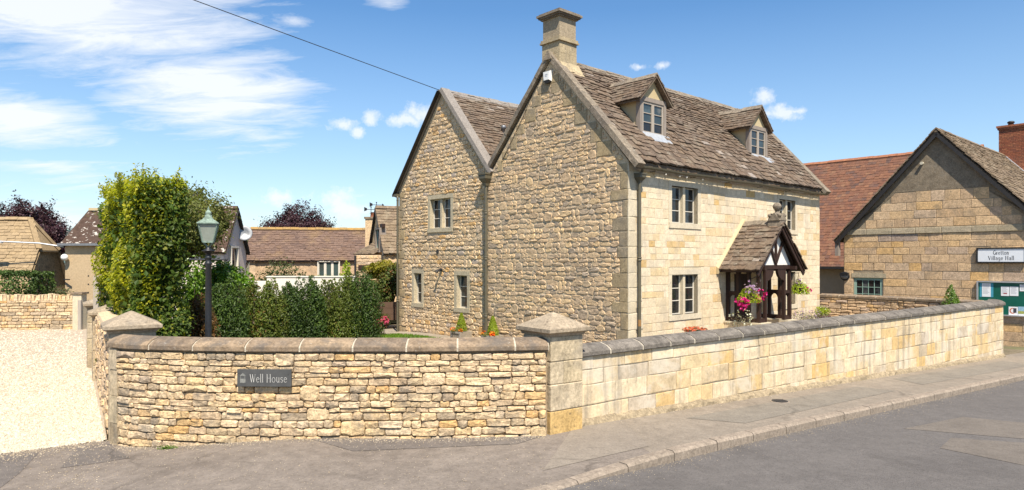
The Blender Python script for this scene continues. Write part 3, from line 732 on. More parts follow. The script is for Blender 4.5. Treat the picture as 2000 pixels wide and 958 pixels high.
WALL_PTS = [(-5.86, 10.02), (-5.5, 9.83), (-4.87, 9.68), (-4.12, 9.57), (-3.38, 9.52), (-2.44, 9.53), (-1.07, 9.54), (.50, 9.69)]   # face of the curved wall
KERB_BACK = [xy(-28, 1.80), xy(-12, 1.80), xy(-6.5, 1.86), (-2.0, 6.02), (.17, 7.40), (.98, 8.10), (1.98, 8.98), (3.2, 9.93), (5.13, 11.40), (12.9, 17.22), xy(30, 1.62), xy(75, 1.62)]
KW = .15
def offset_line(P, d):
    P = np.array(P, float); out = []
    for i in range(len(P)):
        t = P[min(i+1, len(P)-1)]-P[max(i-1, 0)]; t /= np.linalg.norm(t); out.append(P[i]+np.array((t[1], -t[0]))*d)
    return [tuple(q) for q in out]
def resample(P, step):
    P = np.array(P, float); s = np.concatenate([[0], np.cumsum(np.linalg.norm(np.diff(P, axis=0), axis=1))]); n = int(s[-1]/step)
    q = np.linspace(0, s[-1], n+1); return [(float(np.interp(a, s, P[:, 0])), float(np.interp(a, s, P[:, 1]))) for a in q]
def smooth_line(P): return [tuple(q) for q in PathWall(P).p]
KB = smooth_line(KERB_BACK); KF = offset_line(KB, KW)
def upstand(x, y):
    t, _ = tn(x, y); q = min(max((t+2.6)/2.9, 0), 1); return .018+.115*q*q*(3-2*q)
def zroad(x, y): return G(x, y)-upstand(x, y)
OPP = [xy(t, 7.98) for t in (-28, -12, 0, 10, 30, 75)]
sheet('road', resample(offset_line(KB, KW*.4), .5), resample(OPP, .5), 'road_asphalt', 0.0, nu=230, nv=14, zf=zroad)
# pavement along the wall, and the apron in front of the curved wall and the drive
i0 = min(range(len(KB)), key=lambda i: (KB[i][0]-1.75)**2+(KB[i][1]-8.8)**2)
sheet('pavement', [xy(t, -.12) for t in (.35, 5, 10, 17.35, 30, 75)], KB[i0:], 'pavement_asphalt', 0.0, nu=120, nv=6)
AP_TOP = [(-30, -3.5), (-12.2, 6.0), (-7.07, 9.46), (-6.15, 10.12)]+[tuple(PathWall(WALL_PTS).P(u, .2, 0)[:2]) for u in (0.1, .8, 1.8, 3.2, 4.6, 5.8, 6.5)]+[xy(.36, -.14)]
sheet('apron', AP_TOP, KB[:i0+1], 'apron_asphalt', -.001, nu=110, nv=16)
def patch(name, quad, mat, off=.004, n=14, zf=None):
    a = [quad[0], quad[1]]; b = [quad[3], quad[2]]
    return sheet(name, resample(a, .3) if n == 0 else a, b, mat, off, nu=n, nv=n, zf=zf)
def gpt(px, py, off=0.0):
    """point of the ground under a direction of view (fixed point of the sloping ground)"""
    z = 0.0
    for _ in range(12):
        y = (CAMZ-z)*1333.3/(py-508); x = (px-1000)/1333.3*y; z = G(x, y)+off
    return (x, y)
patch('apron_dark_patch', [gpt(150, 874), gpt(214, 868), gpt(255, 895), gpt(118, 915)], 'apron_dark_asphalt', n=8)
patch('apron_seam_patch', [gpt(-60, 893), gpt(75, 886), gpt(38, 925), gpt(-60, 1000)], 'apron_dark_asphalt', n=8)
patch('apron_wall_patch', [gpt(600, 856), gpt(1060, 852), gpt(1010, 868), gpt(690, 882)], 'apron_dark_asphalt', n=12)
patch('pavement_smooth_patch', [gpt(1120, 836), gpt(1215, 820), gpt(1268, 872), gpt(1060, 920)], 'apron_pale_asphalt', off=.004, n=10)
patch('pavement_trench_patch', [xy(1.7, .55), xy(7.4, .45), xy(7.6, 1.15), xy(2.2, 1.3)], 'pavement_patch_asphalt', off=.004, n=16)
patch('pavement_trench_patch', [xy(9.3, .35), xy(16, .4), xy(15.6, 1.2), xy(9.0, 1.1)], 'pavement_patch_asphalt', off=.004, n=16)
zr4 = zroad
def gpr(px, py):
    z = -.2
    for _ in range(12):
        y = (CAMZ-z)*1333.3/(py-508); x = (px-1000)/1333.3*y; z = zroad(x, y)
    return (x, y)
patch('road_patch', [gpr(1880, 815), gpr(2120, 838), gpr(2120, 868), gpr(1765, 838)], 'road_patch_asphalt', n=10, zf=zroad)
patch('road_patch', [gpr(1858, 856), gpr(2120, 874), gpr(2100, 930), gpr(1836, 876)], 'road_patch_asphalt', off=.0042, n=10, zf=zroad)

# kerb stones
kerb_root = tag(bpy.data.objects.new('kerb', None), kind='structure'); COL.objects.link(kerb_root)
KP = PathWall(KERB_BACK); KP_len = KP.len
u = 0.0; kb_lo = next(i for i in range(len(KP.p)) if KP.p[i][0] > -6); u = KP.s[kb_lo]; kn = 0
while u < KP_len and KP.at(u)[0][0] < 26:
    du = .9+rng.uniform(-.05, .05); m = MB(); n = 4; V = []; lean = rng.uniform(-.006, .006)
    for i in range(n+1):
        q = u+.009+(du-.018)*i/n; p, _ = KP.at(q); z = G(p[0], p[1])+lean*(i/n-.5); zr = zroad(p[0], p[1])
        for d, h in ((0.0, zr-.25), (-KW, zr-.25), (-KW, z-.028), (-KW+.03, z+.004), (0.0, z+.006)):
            pt = KP.P(q, d, h); V.append(pt)
    k = 5; F = [(i*k+j, (i+1)*k+j, (i+1)*k+(j+1) % k, i*k+(j+1) % k) for i in range(n) for j in range(k)]+[tuple(range(k)), tuple(range(n*k, n*k+k))]
    m.add(V, F); m.build('kerb_stone', 'kerb_concrete', kerb_root); u += du

# manhole cover
mx, my = gpt(1523, 785); mz = G(mx, my)
man = thing('manhole_cover', (mx, my, mz), 'small round iron stopcock cover set in the pavement by the long stone wall', 'manhole cover')
MB().lathe((mx, my, mz), [(.17, -.02), (.17, .008), (.150, .012)], 20, False).build('frame_ring', 'kerb_concrete', man)
m = MB().lathe((mx, my, mz), [(.145, -.02), (.145, .016), (.135, .019)], 20, False)
for i in range(5): m.bx((mx-.10, my-.09+i*.045, mz+.018), (mx+.10, my-.075+i*.045, mz+.023))
m.build('cover_plate', 'iron_cover', man)

# gravel drive: bed and loose stones
GRAVEL_TOP = [(-30, 24.0), (-24, 25.9), (-16.9, 26.9)]
sheet('gravel_drive', [(-30, -3.5), (-12.2, 6.0), (-7.07, 9.46), (-6.05, 10.2)], [(-34, 20), (-30, 24.8), (-24, 26.0), (-16.7, 27.0)], 'gravel_bed', .006, nu=60, nv=60)
def gravel():
    N = 42000; py = 640+258*nrg.random(N)**.72; px = -60+270*nrg.random(N); z = -.2; y = (CAMZ-z)*1333.3/(py-508); x = (px-1000)/1333.3*y
    keep = np.ones(N, bool)
    # the drive ends at the apron line and at the drive wall
    keep &= (x+7.07)*.56-(y-9.46)*.83 < .03*nrg.standard_normal(N); keep &= (x+6.35)*.838+(y-10.4)*.545 < .12
    x, y = x[keep], y[keep]; n = len(x); s = (.010+.015*nrg.random(n)**1.7)*(1+.045*np.clip(y-10, 0, 20))
    base = np.array([(1, 0, 0), (-.5, .87, 0), (-.5, -.87, 0), (.2, .1, .8), (0, 0, -.5)])
    F0 = np.array([(0, 1, 3), (1, 2, 3), (2, 0, 3)])
    a = nrg.random(n)*6.283; ca, sa = np.cos(a), np.sin(a); st = .6+.7*nrg.random((n, 3))
    B = base[None, :4, :]*st[:, None, :]*s[:, None, None]
    V = np.stack([B[..., 0]*ca[:, None]-B[..., 1]*sa[:, None], B[..., 0]*sa[:, None]+B[..., 1]*ca[:, None], B[..., 2]], -1)
    zz = np.array([G(p, q) for p, q in zip(x, y)]); V[..., 0] += x[:, None]; V[..., 1] += y[:, None]; V[..., 2] += zz[:, None]+.006
    F = (F0[None]+4*np.arange(n)[:, None, None]).reshape(-1, 3)
    arr_obj('gravel', V.reshape(-1, 3), F, 'gravel_stone', stuff=True)
gravel()
def debris():
    P = []
    pw = PathWall(WALL_PTS)
    for _ in range(1500):
        u = pw.len*rng.random(); d = -abs(rng.gauss(0, .11))-.03; q = pw.P(u, d, 0); P.append((q[0], q[1], rng.uniform(.004, .013), 0))
    for _ in range(900):
        t = rng.uniform(.4, 17); q = xy(t, abs(rng.gauss(0, .09))+.02); P.append((*q, rng.uniform(.004, .013), 0))
    for _ in range(1300):
        i = rng.uniform(-1.5, 14); a = KP.s[0]; k = rng.uniform(0, 1); p, tt = KP.at(KP.s[kb_lo]+rng.uniform(5, 22)); d = KW+abs(rng.gauss(0, .16)); P.append((p[0]+tt[1]*d, p[1]-tt[0]*d, rng.uniform(.003, .009), 1))
    for _ in range(2600):
        P.append((rng.uniform(-8.5, 0.5), rng.uniform(7.2, 9.6), rng.uniform(.003, .009), 0))
    for _ in range(1400):
        k = rng.random(); d = abs(rng.gauss(0, .22)); P.append((-9.0+3.0*k+d*.3, 8.15+2.0*k-d, rng.uniform(.006, .015), 0))
    for _ in range(260):
        q = gpt(rng.gauss(140, 45), rng.uniform(872, 958)); P.append((*q, rng.uniform(.005, .012), 0))
    V = []; F = []
    for x, y, s, rd in P:
        z = (zroad if rd else G)(x, y)+.004; b = len(V); a = rng.random()*6.28
        for k in range(3): V.append((x+s*math.cos(a+k*2.1)*rng.uniform(.7, 1.3), y+s*math.sin(a+k*2.1)*rng.uniform(.7, 1.3), z))
        V.append((x, y, z+s*rng.uniform(.6, 1.1))); F += [(b, b+1, b+3), (b+1, b+2, b+3), (b+2, b, b+3)]
    arr_obj('loose_pebbles', np.array(V), np.array(F), 'debris_stone', stuff=True)
debris()

# ================================================================== BOUNDARY WALLS
COPE = [(-.05, 0), (-.058, .012), (-.058, .066), (-.046, .084), (.04, .134), (.19, .172), (.34, .140), (.415, .09), (.435, .055), (.43, 0)]
def scale_prof(p, k): return [(.19+(d-.19)*(1-k/.24), max(h-k, 0.002)) for d, h in p]
def coping(parent, pw, u0, u1, zf, lw, prof=COPE, first=0.0, joint='mortar_joint', name='coping_stone', gap=.026, mat='coping_stone'):
    pw.sweep(u0, u1, scale_prof(prof, .0095), zf, n=max(4, int((u1-u0)/.15))).build('coping_joint', joint, parent)
    u = u0
    while u < u1-.05:
        w = rng.uniform(*lw); w = u1-u if u1-u-w < lw[0]*.5 else w
        dz = rng.uniform(-.003, .003); dd = rng.uniform(-.003, .003)
        pw.sweep(u+gap/2, u+w-gap/2, [(d+dd, h+(dz if h > .02 else 0)) for d, h in prof], zf, n=max(2, int(w/.16))).build(name, mat, parent); u += w
CW = PathWall(WALL_PTS); cw_z1 = 1.215
cwall = thing('curved_garden_wall', (-2.6, 9.7, 0), 'curved dry stone garden wall with rounded coping facing the road', 'stone wall')
CW.sweep(0, CW.len, [(.012, -.5), (.012, cw_z1), (.37, cw_z1), (.37, -.5)], lambda u: 0.0, n=48).build('wall_core', 'mortar_dry', cwall)
r1 = random.Random(5)
items = []
rows = zrows(-.26, cw_z1-.02, .066, .116, r1)
for (a, b, z0, z1) in courses(rows, lambda z0, z1: [(.17, CW.len-.02)], .12, .38, r1, dbl=.035):
    p = CW.P((a+b)/2, 0, 0)
    if z1 < G(p[0], p[1])-.06: continue
    jz = r1.uniform(-.006, .006)
    items.append(CW.stone(a, b, z0+jz, z1+jz+r1.uniform(-.004, .004), r1.uniform(.024, .052), 'rough', r1.uniform(-.022, .022), r1.uniform(.001, .007)))
emit([(cwall, 'dry_stone', items)], 'stone')
for z0, z1 in zip((-.3, .12, .52, .9), (.12, .52, .9, 1.21)):
    w = Wall(CW.P(0, 0, 0)[:2], CW.at(.1)[1])
    MB().bx((-.02, -.035+rng.uniform(-.006, .006), z0+.004), (.165, .36, z1-.004), w.fr()).build('quoin', 'pier_stone', cwall)
coping(cwall, CW, -.06, CW.len+.02, lambda u: cw_z1+.004, (.62, .86))

# long ashlar wall beside the pavement, with its rounded far corner
FP = [xy(.12, 0), xy(4, 0), xy(8, 0), xy(12, 0), xy(15.5, 0), (14.85, 20.62)]
FW = PathWall([xy(-.17, 0), xy(6, 0), xy(12, .0), xy(17.25, 0)])
fw_top = lambda u: 1.03+.085*u/17.2
fwall = thing('long_garden_wall', (8, 15.5, 0), 'long pale ashlar stone wall with rounded coping running beside the pavement', 'stone wall')
m = MB()
FW.sweep(0, FW.len, [(.008, -1.6), (.008, 0), (.37, 0), (.37, -1.6)], fw_top, n=30, mb=m).build('wall_core', 'mortar_pale', fwall)
items = []; r2 = random.Random(21); zt = 0.0
hs = [.20, .235, .31, .30, .27, .26, .25]
for h in hs:
    for (a, b) in fill(.0, FW.len, .30, .92, r2):
        zm = fw_top((a+b)/2); p = FW.P((a+b)/2, 0, 0)
        if zm+zt < G(p[0], p[1])-.03: continue
        jz = r2.uniform(-.012, .012)
        items.append(FW.stone(a, b, zm+zt-h+jz*(zt < 0), zm+zt+jz*(zt < 0), r2.uniform(.006, .016), 'ashlar', math.atan(.085/17.2)+r2.uniform(-.006, .006), r2.uniform(.004, .013)))
    zt -= h
emit([(fwall, 'boundary_ashlar', items)], 'stone')
# rough footing that shows along the pavement
m = MB(); V = []; n = 130
for i in range(n+1):
    u = FW.len*i/n; p = FW.P(u, 0, 0); g = G(p[0], p[1]); q = rng.uniform
    for d, z in ((.02, g-.1), (-.075-q(0, .045), g-.02), (-.05-q(0, .03), g+.035+q(0, .03)), (.02, g+.10+q(0, .05))): V.append(FW.P(u, d, z))
m.add(V, [(i*4+j, i*4+4+j, i*4+5+j, i*4+1+j) for i in range(n) for j in range(3)]); m.build('footing', 'footing_dirt', fwall)
coping(fwall, FW, .02, FW.len+.02, lambda u: fw_top(u)+.004, (.6, .74), gap=.036, mat='coping_dark')

# wall that closes the garden on the right
SE = FW.P(FW.len, .19, 0)[:2]
C0 = np.array((2.99, 17.54)); Fv = np.array((.741, .6715)); Fv /= np.linalg.norm(Fv); Wv = np.array((-Fv[1], Fv[0]))
def H(a, b): return C0+Fv*a+Wv*b
far_c = H(11.2, .1)
SP = PathWall([tuple(far_c+Fv*.25), tuple(far_c*.6+SE*.4+Fv*.18), tuple(SE+DT*-.28-DN*.30)])      # its face towards the garden, left to right
swall = thing('side_garden_wall', (far_c[0]+1.5, far_c[1]-2, -.4), 'low rubble stone wall with flat coping between the house corner and the village hall', 'stone wall')
SP.sweep(0, SP.len, [(.01, -1.6), (.01, 0), (.33, 0), (.33, -1.6)], lambda u: 1.13, n=12).build('wall_core', 'mortar_dry', swall)
items = []; r3 = random.Random(8)
for (a, b, z0, z1) in courses(zrows(-.3, 1.12, .08, .15, r3), lambda z0, z1: [(0, SP.len)], .16, .46, r3):
    items.append(SP.stone(a, b, z0, z1, r3.uniform(.02, .05), 'rough', r3.uniform(-.02, .02), .012))
emit([(swall, 'hall_ashlar', items)], 'stone')
coping(swall, SP, 0, SP.len, lambda u: 1.134, (.55, .75), [(-.05, 0), (-.05, .07), (0.0, .10), (.16, .125), (.32, .10), (.38, .07), (.38, 0)])
# curved corner stones joining both copings
CC = PathWall([FW.P(FW.len, .0, 0)[:2], FW.P(FW.len+.22, .06, 0)[:2], FW.P(FW.len+.36, .24, 0)[:2], FW.P(FW.len+.33, .48, 0)[:2]])
CC.sweep(0, CC.len, [(.01, -1.7), (.01, 0), (.2, 0), (.2, -1.7)], lambda u: 1.11, n=10).build('corner_core', 'boundary_ashlar', fwall)
coping(fwall, CC, -.02, CC.len, lambda u: fw_top(17.2)+.004, (.3, .36), [(-.05, 0), (-.055, .055), (-.035, .09), (.04, .140), (.16, .168), (.24, .15), (.24, 0)], mat='coping_dark')


def pier(name, corner, ex, size, ztop, zbase, label, cap_h=.20, over=.085, mat='pier_stone', seed=1, rows=4, split=.5):
    """square stone gate pier; corner = front left corner of the shaft seen from outside"""
    w = Wall(corner, ex); r = random.Random(seed); cx = w.P(size/2, size/2, zbase)
    t = thing(name, tuple(cx), label, 'gate pier', 'stone piers with pyramid caps')
    MB().bx((.015, .015, zbase-.3), (size-.015, size-.015, ztop), w.fr()).build('pier_core', 'mortar_pale', t)
    es = [zbase-.3]+[zbase+(ztop-zbase)*(i+1)/rows+r.uniform(-.05, .05)*(i < rows-1) for i in range(rows)]
    for i, (z0, z1) in enumerate(zip(es, es[1:])):
        cut = size*r.uniform(.4, .62) if r.random() < split or i == 0 else None
        for a, b in (((0, cut), (cut, size)) if cut else ((0, size),)):
            j = lambda: r.uniform(-.006, .006); m = MB(); c = .012
            lo = (a+.002+j()*.3, j(), z0+.002); hi = (b-.002, size+j(), z1-.002)
            pts = []
            for z, k in ((lo[2], c), (lo[2]+c, 0), (hi[2]-c, 0), (hi[2], c)):
                for x, y in ((lo[0]+k, lo[1]+k), (hi[0]-k, lo[1]+k), (hi[0]-k, hi[1]-k), (lo[0]+k, hi[1]-k)): pts.append(w.P(x, y, z+j()*.4))
            F = [(3, 2, 1, 0), (12, 13, 14, 15)]+[(q*4+k, q*4+(k+1) % 4, q*4+4+(k+1) % 4, q*4+4+k) for q in range(3) for k in range(4)]
            m.add(pts, F); m.build('stone', 'pier_ochre' if (i == 0 and seed == 3) else mat, t)
    m = MB(); o = over; s = size
    def ring(k, z): return [w.P(-k, -k, z), w.P(s+k, -k, z), w.P(s+k, s+k, z), w.P(-k, s+k, z)]
    P = ring(.012, ztop)+ring(.03, ztop+.035)+ring(o-.012, ztop+.055)+ring(o, ztop+.065)+ring(o, ztop+.115)+ring(o-.02, ztop+.125)+ring(-s/2+.03, ztop+.115+cap_h)+[w.P(s/2, s/2, ztop+.125+cap_h)]
    F = [(3, 2, 1, 0)]+[(q*4+k, q*4+(k+1) % 4, q*4+4+(k+1) % 4, q*4+4+k) for q in range(6) for k in range(4)]+[(24+k, 24+(k+1) % 4, 28) for k in range(4)]
    m.add(P, F); m.build('cap', 'cap_stone', t)
    return t
# pier at the road corner: axes follow the long wall
pc = np.array((.53, 9.60))+DT*.085-DN*.085
pier('stone_pier', pc, DT, .62, 1.40, G(.6, 9.7), 'stone pier with pyramid cap where the curved wall meets the pavement wall', seed=3, split=.35)
D2 = np.array((-.545, .838)); D2p = np.array((.838, .545))
pier('stone_pier.001', np.array((-6.30, 10.52))+D2p*.075+D2*.075, D2p, .66, 1.35, -.2, 'stone pier with pyramid cap at the gravel drive end of the curved wall', seed=5)

# wall along the drive, seen at a grazing angle
dw0 = np.array((-6.33, 10.75)); dw1 = dw0+D2*5.2
DW = PathWall([tuple(dw1), tuple((dw0+dw1)/2), tuple(dw0)])
dwall = thing('drive_side_wall', (*((dw0+dw1)/2), -.2), 'rough rubble wall running back along the gravel drive behind the nearer pier', 'stone wall')
DW.sweep(0, DW.len, [(.02, -.5), (.02, 1.28), (.36, 1.28), (.36, -.5)], lambda u: 0, n=8).build('wall_core', 'mortar_sand', dwall)
items = []; r4 = random.Random(14)
for (a, b, z0, z1) in courses(zrows(-.26, 1.27, .07, .14, r4), lambda z0, z1: [(0, DW.len)], .14, .4, r4):
    items.append(DW.stone(a, b, z0, z1, r4.uniform(.02, .06), 'rough', r4.uniform(-.03, .03), .008))
emit([(dwall, 'gable_stone', items)], 'stone')
DW.sweep(0, DW.len, [(-.02, 0), (0, .05), (.18, .08), (.36, .05), (.38, 0)], lambda u: 1.285, n=14).build('mortar_capping', 'mortar_sand', dwall)
pier('stone_pier.002', dw1+D2*.02-D2p*.10, D2p, .58, 1.22, -.2, 'stone pier with low cap at the far end of the drive side wall', seed=9, cap_h=.14)
pier('stone_pier.003', dw1+D2*2.2-D2p*.16, D2p, .55, 1.30, -.2, 'stone pier with low cap half hidden behind another pier beside the drive', seed=10, cap_h=.14)
# grey timber gate post with a bracing board
gpx = (-9.80, 16.2)
gp = thing('timber_gate_post', (*gpx, -.2), 'weathered grey timber gate post standing between the beech and the drive piers', 'gate post')
MB().bar((gpx[0], gpx[1], -.3), (gpx[0], gpx[1], 2.12), .17).build('post', 'timber_grey', gp)
MB().bar((gpx[0]+.17, gpx[1]+.05, .6), (gpx[0]+.2, gpx[1]+.05, 2.1), .035, .06).build('rail', 'timber_grey', gp)
MB().bar((gpx[0]+.06, gpx[1], 1.05), (gpx[0]+.30, gpx[1]+.1, 1.32), .05, .09).build('brace', 'timber_grey', gp)
MB().bar((gpx[0]+.02, gpx[1], 2.03), (gpx[0]+.34, gpx[1]+.1, 2.06), .06, .10).build('rail', 'timber_grey', gp)

# low wall with upright coping stones at the end of the gravel
BW = PathWall([(-26, 25.3), (-20, 26.1), (-16.95, 26.5)])
bwall = thing('far_drive_wall', (-19.5, 26.2, -.2), 'low dry stone wall topped with upright stones at the end of the gravel drive', 'stone wall')
BW.sweep(0, BW.len, [(.02, -.5), (.02, .93), (.4, .93), (.4, -.5)], lambda u: 0, n=10).build('wall_core', 'mortar_dry', bwall)
items = []; r5 = random.Random(33)
for (a, b, z0, z1) in courses(zrows(-.22, .93, .08, .14, r5), lambda z0, z1: [(3.5, BW.len)], .2, .55, r5):
    items.append(BW.stone(a, b, z0, z1, r5.uniform(.02, .045), 'rough', r5.uniform(-.02, .02), .012))
emit([(bwall, 'dry_stone', items)], 'stone')
u = 3.5
while u < BW.len:
    w = r5.uniform(.08, .15); w2 = Wall(BW.P(u, 0, 0)[:2], BW.at(u)[1]); h = r5.uniform(.16, .27); l = r5.uniform(-.03, .03)
    MB().hexa([w2.P(0, -.02, .93), w2.P(w-.012, -.02, .93), w2.P(w-.012, .38, .93), w2.P(0, .38, .93), w2.P(l+.01, .02, .93+h), w2.P(w-.03+l, .02, .93+h*.93), w2.P(w-.03+l, .34, .93+h*.9), w2.P(l+.01, .34, .93+h)]).build('upright_stone', 'dry_stone', bwall); u += w
gq = (-16.75, 26.45)
gt = thing('stone_gate_post', (*gq, -.2), 'slim square stone gate post at the right end of the far drive wall', 'gate post')
MB().bx((gq[0]-.17, gq[1]-.17, -.4), (gq[0]+.17, gq[1]+.17, 1.18)).build('post', 'cream_stone', gt)
MB().bx((gq[0]-.22, gq[1]-.22, 1.182), (gq[0]+.22, gq[1]+.22, 1.25)).build('cap', 'coping_stone', gt)
MB().bx((gq[0]+.08, gq[1]-.25, -.2), (gq[0]+.2, gq[1]-.175, .95)).build('gate_stile', 'timber_grey', gt)

# ================================================================== LETTERING
def arc(cx, cy, rx, ry, a0, a1, n=12): return [(cx+rx*math.cos(R(a0+(a1-a0)*i/n)), cy+ry*math.sin(R(a0+(a1-a0)*i/n))) for i in range(n+1)]
def glyphs():
    x = .64; th, tk = .045, .12; S = {}
    sf = lambda cx, y, w=.13: ([(cx-w, y), (cx+w, y)], .04)
    S['W'] = (.98, [([(.06, 1), (.28, 0)], tk), ([(.28, 0), (.47, .85)], th), ([(.42, 1), (.66, 0)], tk), ([(.66, 0), (.90, 1)], th), sf(.06, 1, .09), sf(.90, 1, .09)])
    S['V'] = (.74, [([(.08, 1), (.36, 0)], tk), ([(.36, 0), (.66, 1)], th), sf(.08, 1, .1), sf(.66, 1, .1)])
    S['e'] = (.58, [(arc(.29, .31, .22, .31, 10, 320, 16), .075), ([(.08, .36), (.5, .36)], th)])
    S['l'] = (.26, [([(.13, 0), (.13, 1.05)], .10), sf(.13, 0, .11), ([(.03, 1.03), (.13, 1.05)], .04)])
    S['H'] = (.86, [([(.16, 0), (.16, 1)], .11), ([(.68, 0), (.68, 1)], .11), ([(.16, .52), (.68, .52)], th), sf(.16, 0), sf(.16, 1), sf(.68, 0), sf(.68, 1)])
    S['o'] = (.64, [(arc(.31, .31, .25, .31, 0, 360, 20), .08)])
    S['u'] = (.66, [([(.14, x), (.14, .2)]+arc(.31, .2, .17, .19, 180, 330, 8), .09), ([(.50, x), (.50, 0)], .10), sf(.14, x, .08), sf(.56, 0, .07)])
    S['s'] = (.50, [(arc(.25, .47, .16, .16, 20, 270, 10)+arc(.25, .16, .17, .16, 90, -160, 10), .08)])
    S['G'] = (.86, [(arc(.44, .5, .36, .5, 45, 340, 18), .10), ([(.78, .05), (.78, .45)], .10), ([(.56, .45), (.84, .45)], .05)])
    S['r'] = (.48, [([(.14, 0), (.14, x)], .11), ([(.14, .45), (.28, .62), (.42, .60)], .07), sf(.14, 0, .11), sf(.1, x, .08)])
    S['t'] = (.44, [([(.2, .88), (.2, .12), (.28, .02), (.40, .06)], .10), ([(.04, x), (.38, x)], .05)])
    S['n'] = (.68, [([(.14, 0), (.14, x)], .11), ([(.14, .48), (.3, .63), (.44, .58), (.50, .45), (.50, 0)], .10), sf(.14, 0, .1), sf(.50, 0, .1)])
    S['i'] = (.28, [([(.14, 0), (.14, x)], .11), ([(.09, .86), (.19, .86)], .11), sf(.14, 0, .1), sf(.1, x, .07)])
    S['a'] = (.60, [(arc(.26, .18, .18, .18, 0, 360, 14), .07), ([(.46, 0), (.46, .45)]+arc(.28, .45, .18, .18, 0, 150, 8), .09), sf(.5, 0, .07)])
    S['g'] = (.60, [(arc(.26, .38, .19, .24, 0, 360, 14), .07), ([(.46, .62), (.46, -.1)]+arc(.27, -.1, .19, .17, 0, -150, 8), .085)])
    return S
GL = glyphs()
def text(mb, fr, s, h, u0, z0, d, sp=.06, wide=1.0, bold=1.0, depth=.002, fit=None):
    tot = sum(.4 if c == ' ' else GL[c][0]+sp for c in s)-sp
    k = h*wide if fit is None else fit/tot
    x = u0
    for c in s:
        if c == ' ': x += .4*k; continue
        adv, st = GL[c]
        for si, (pts, w) in enumerate(st):
            P = [np.array((x+p[0]*k, z0+p[1]*h)) for p in pts]; hw = w*h*.5*bold; L = []; Rr = []; dd = d-.00025*si
            for i, p in enumerate(P):
                t = P[min(i+1, len(P)-1)]-P[max(i-1, 0)]; t = t/(np.linalg.norm(t)+1e-9); nn = np.array((-t[1], t[0])); L.append(p+nn*hw); Rr.append(p-nn*hw)
            for i in range(len(P)-1):
                q = [L[i], L[i+1], Rr[i+1], Rr[i]]; e = -np.array(0.0)
                mb.hexa([fr(a[0], dd, a[1]) for a in q]+[fr(a[0], dd-depth, a[1]) for a in q])
        x += (adv+sp)*k
    return tot*k

# slate name plate on the curved wall
ua = None
us = np.linspace(0, CW.len, 600); pxs = [1000+CW.P(q, -.07, 0)[0]/CW.P(q, -.07, 0)[1]*1333.3 for q in us]
ua, ub = float(np.interp(465, pxs, us)), float(np.interp(571, pxs, us)); um = (ua+ub)/2
pm, pt_ = CW.at(um); NW = Wall(pm-pt_*(ub-ua)/2, pt_); plw = ub-ua; py_ = CW.P(um, -.08, 0)[1]
zp1, zp0 = CAMZ-(721.5-508)/1333.3*py_, CAMZ-(755-508)/1333.3*py_
plate = thing('name_plate', tuple(NW.P(plw/2, -.08, zp0)), 'grey slate house name plate with white carved lettering on the curved wall', 'house sign')
MB().bx((0, -.098, zp0), (plw, -.073, zp1), NW.fr()).build('slate_plate', 'slate_plate', plate)
m = MB(); hgt = zp1-zp0
text(m, NW.fr(), 'Well House', hgt*.46, plw*.235, zp0+hgt*.25, -.0985, fit=plw*.69, bold=.5, depth=.0012)
m.build('lettering', 'letter_white', plate)
m = MB(); f = NW.fr(); ex0 = plw*.055   # faint picture of a small roofed well
m.bx((ex0, -.0992, zp0+hgt*.22), (ex0+plw*.10, -.0985, zp0+hgt*.45), f); m.bx((ex0+.004, -.0992, zp0+hgt*.45), (ex0+.010, -.0985, zp0+hgt*.62), f); m.bx((ex0+plw*.10-.012, -.0992, zp0+hgt*.45), (ex0+plw*.10-.006, -.0985, zp0+hgt*.62), f)
m.prism([f(ex0-.006, -.0985, zp0+hgt*.62), f(ex0+plw*.10+.006, -.0985, zp0+hgt*.62), f(ex0+plw*.05, -.0985, zp0+hgt*.78)], np.array((*NW.i, 0))*-.0007)
for q in (.3, .55, .8): m.bx((ex0+plw*.1*q, -.0996, zp0+hgt*.2), (ex0+plw*.1*q+.004, -.0992, zp0+hgt*.47), f)
m.build('emblem', 'letter_faint', plate)
for sx, sz in ((.035, .78), (.945, .70)):
    c = NW.P(plw*sx, -.1, zp0+hgt*sz); MB().ball(c, .006, 8, 5).build('screw', 'iron_cover', plate)

# ================================================================== THE HOUSE
PITCH = 1.1
AP_B, AP_Z = 2.81, 8.28           # roof plane of the main range
roofz = lambda b: AP_Z-PITCH*abs(b-AP_B)
house = thing('stone_house', (float(H(2, 3)[0]), float(H(2, 3)[1]), -.1), 'large Cotswold stone house with two gables, dormers, tall chimney and timber porch', 'house')
GB = 10.75
GW = Wall(H(0, GB), -Wv)          # gable side, u = GB - b
FA = Wall(H(0, 0), Fv)            # road front, u = a
gu = lambda b: GB-b
REAR_B, REAR_Z, RP = 8.05, 8.30, 1.18
rearz = lambda b: REAR_Z-RP*abs(b-REAR_B)

# --- gable wall of the main range
mg = MB(); GW.plate(mg, gu(5.6), gu(0), -.9, 5.05, [], 0, .4); GW.poly(mg, [(gu(5.6), 5.05), (gu(0), 5.05), (gu(AP_B), roofz(AP_B)-.06)], 0, .4)
gable = mg.build('gable_wall', 'mortar_sand', house)
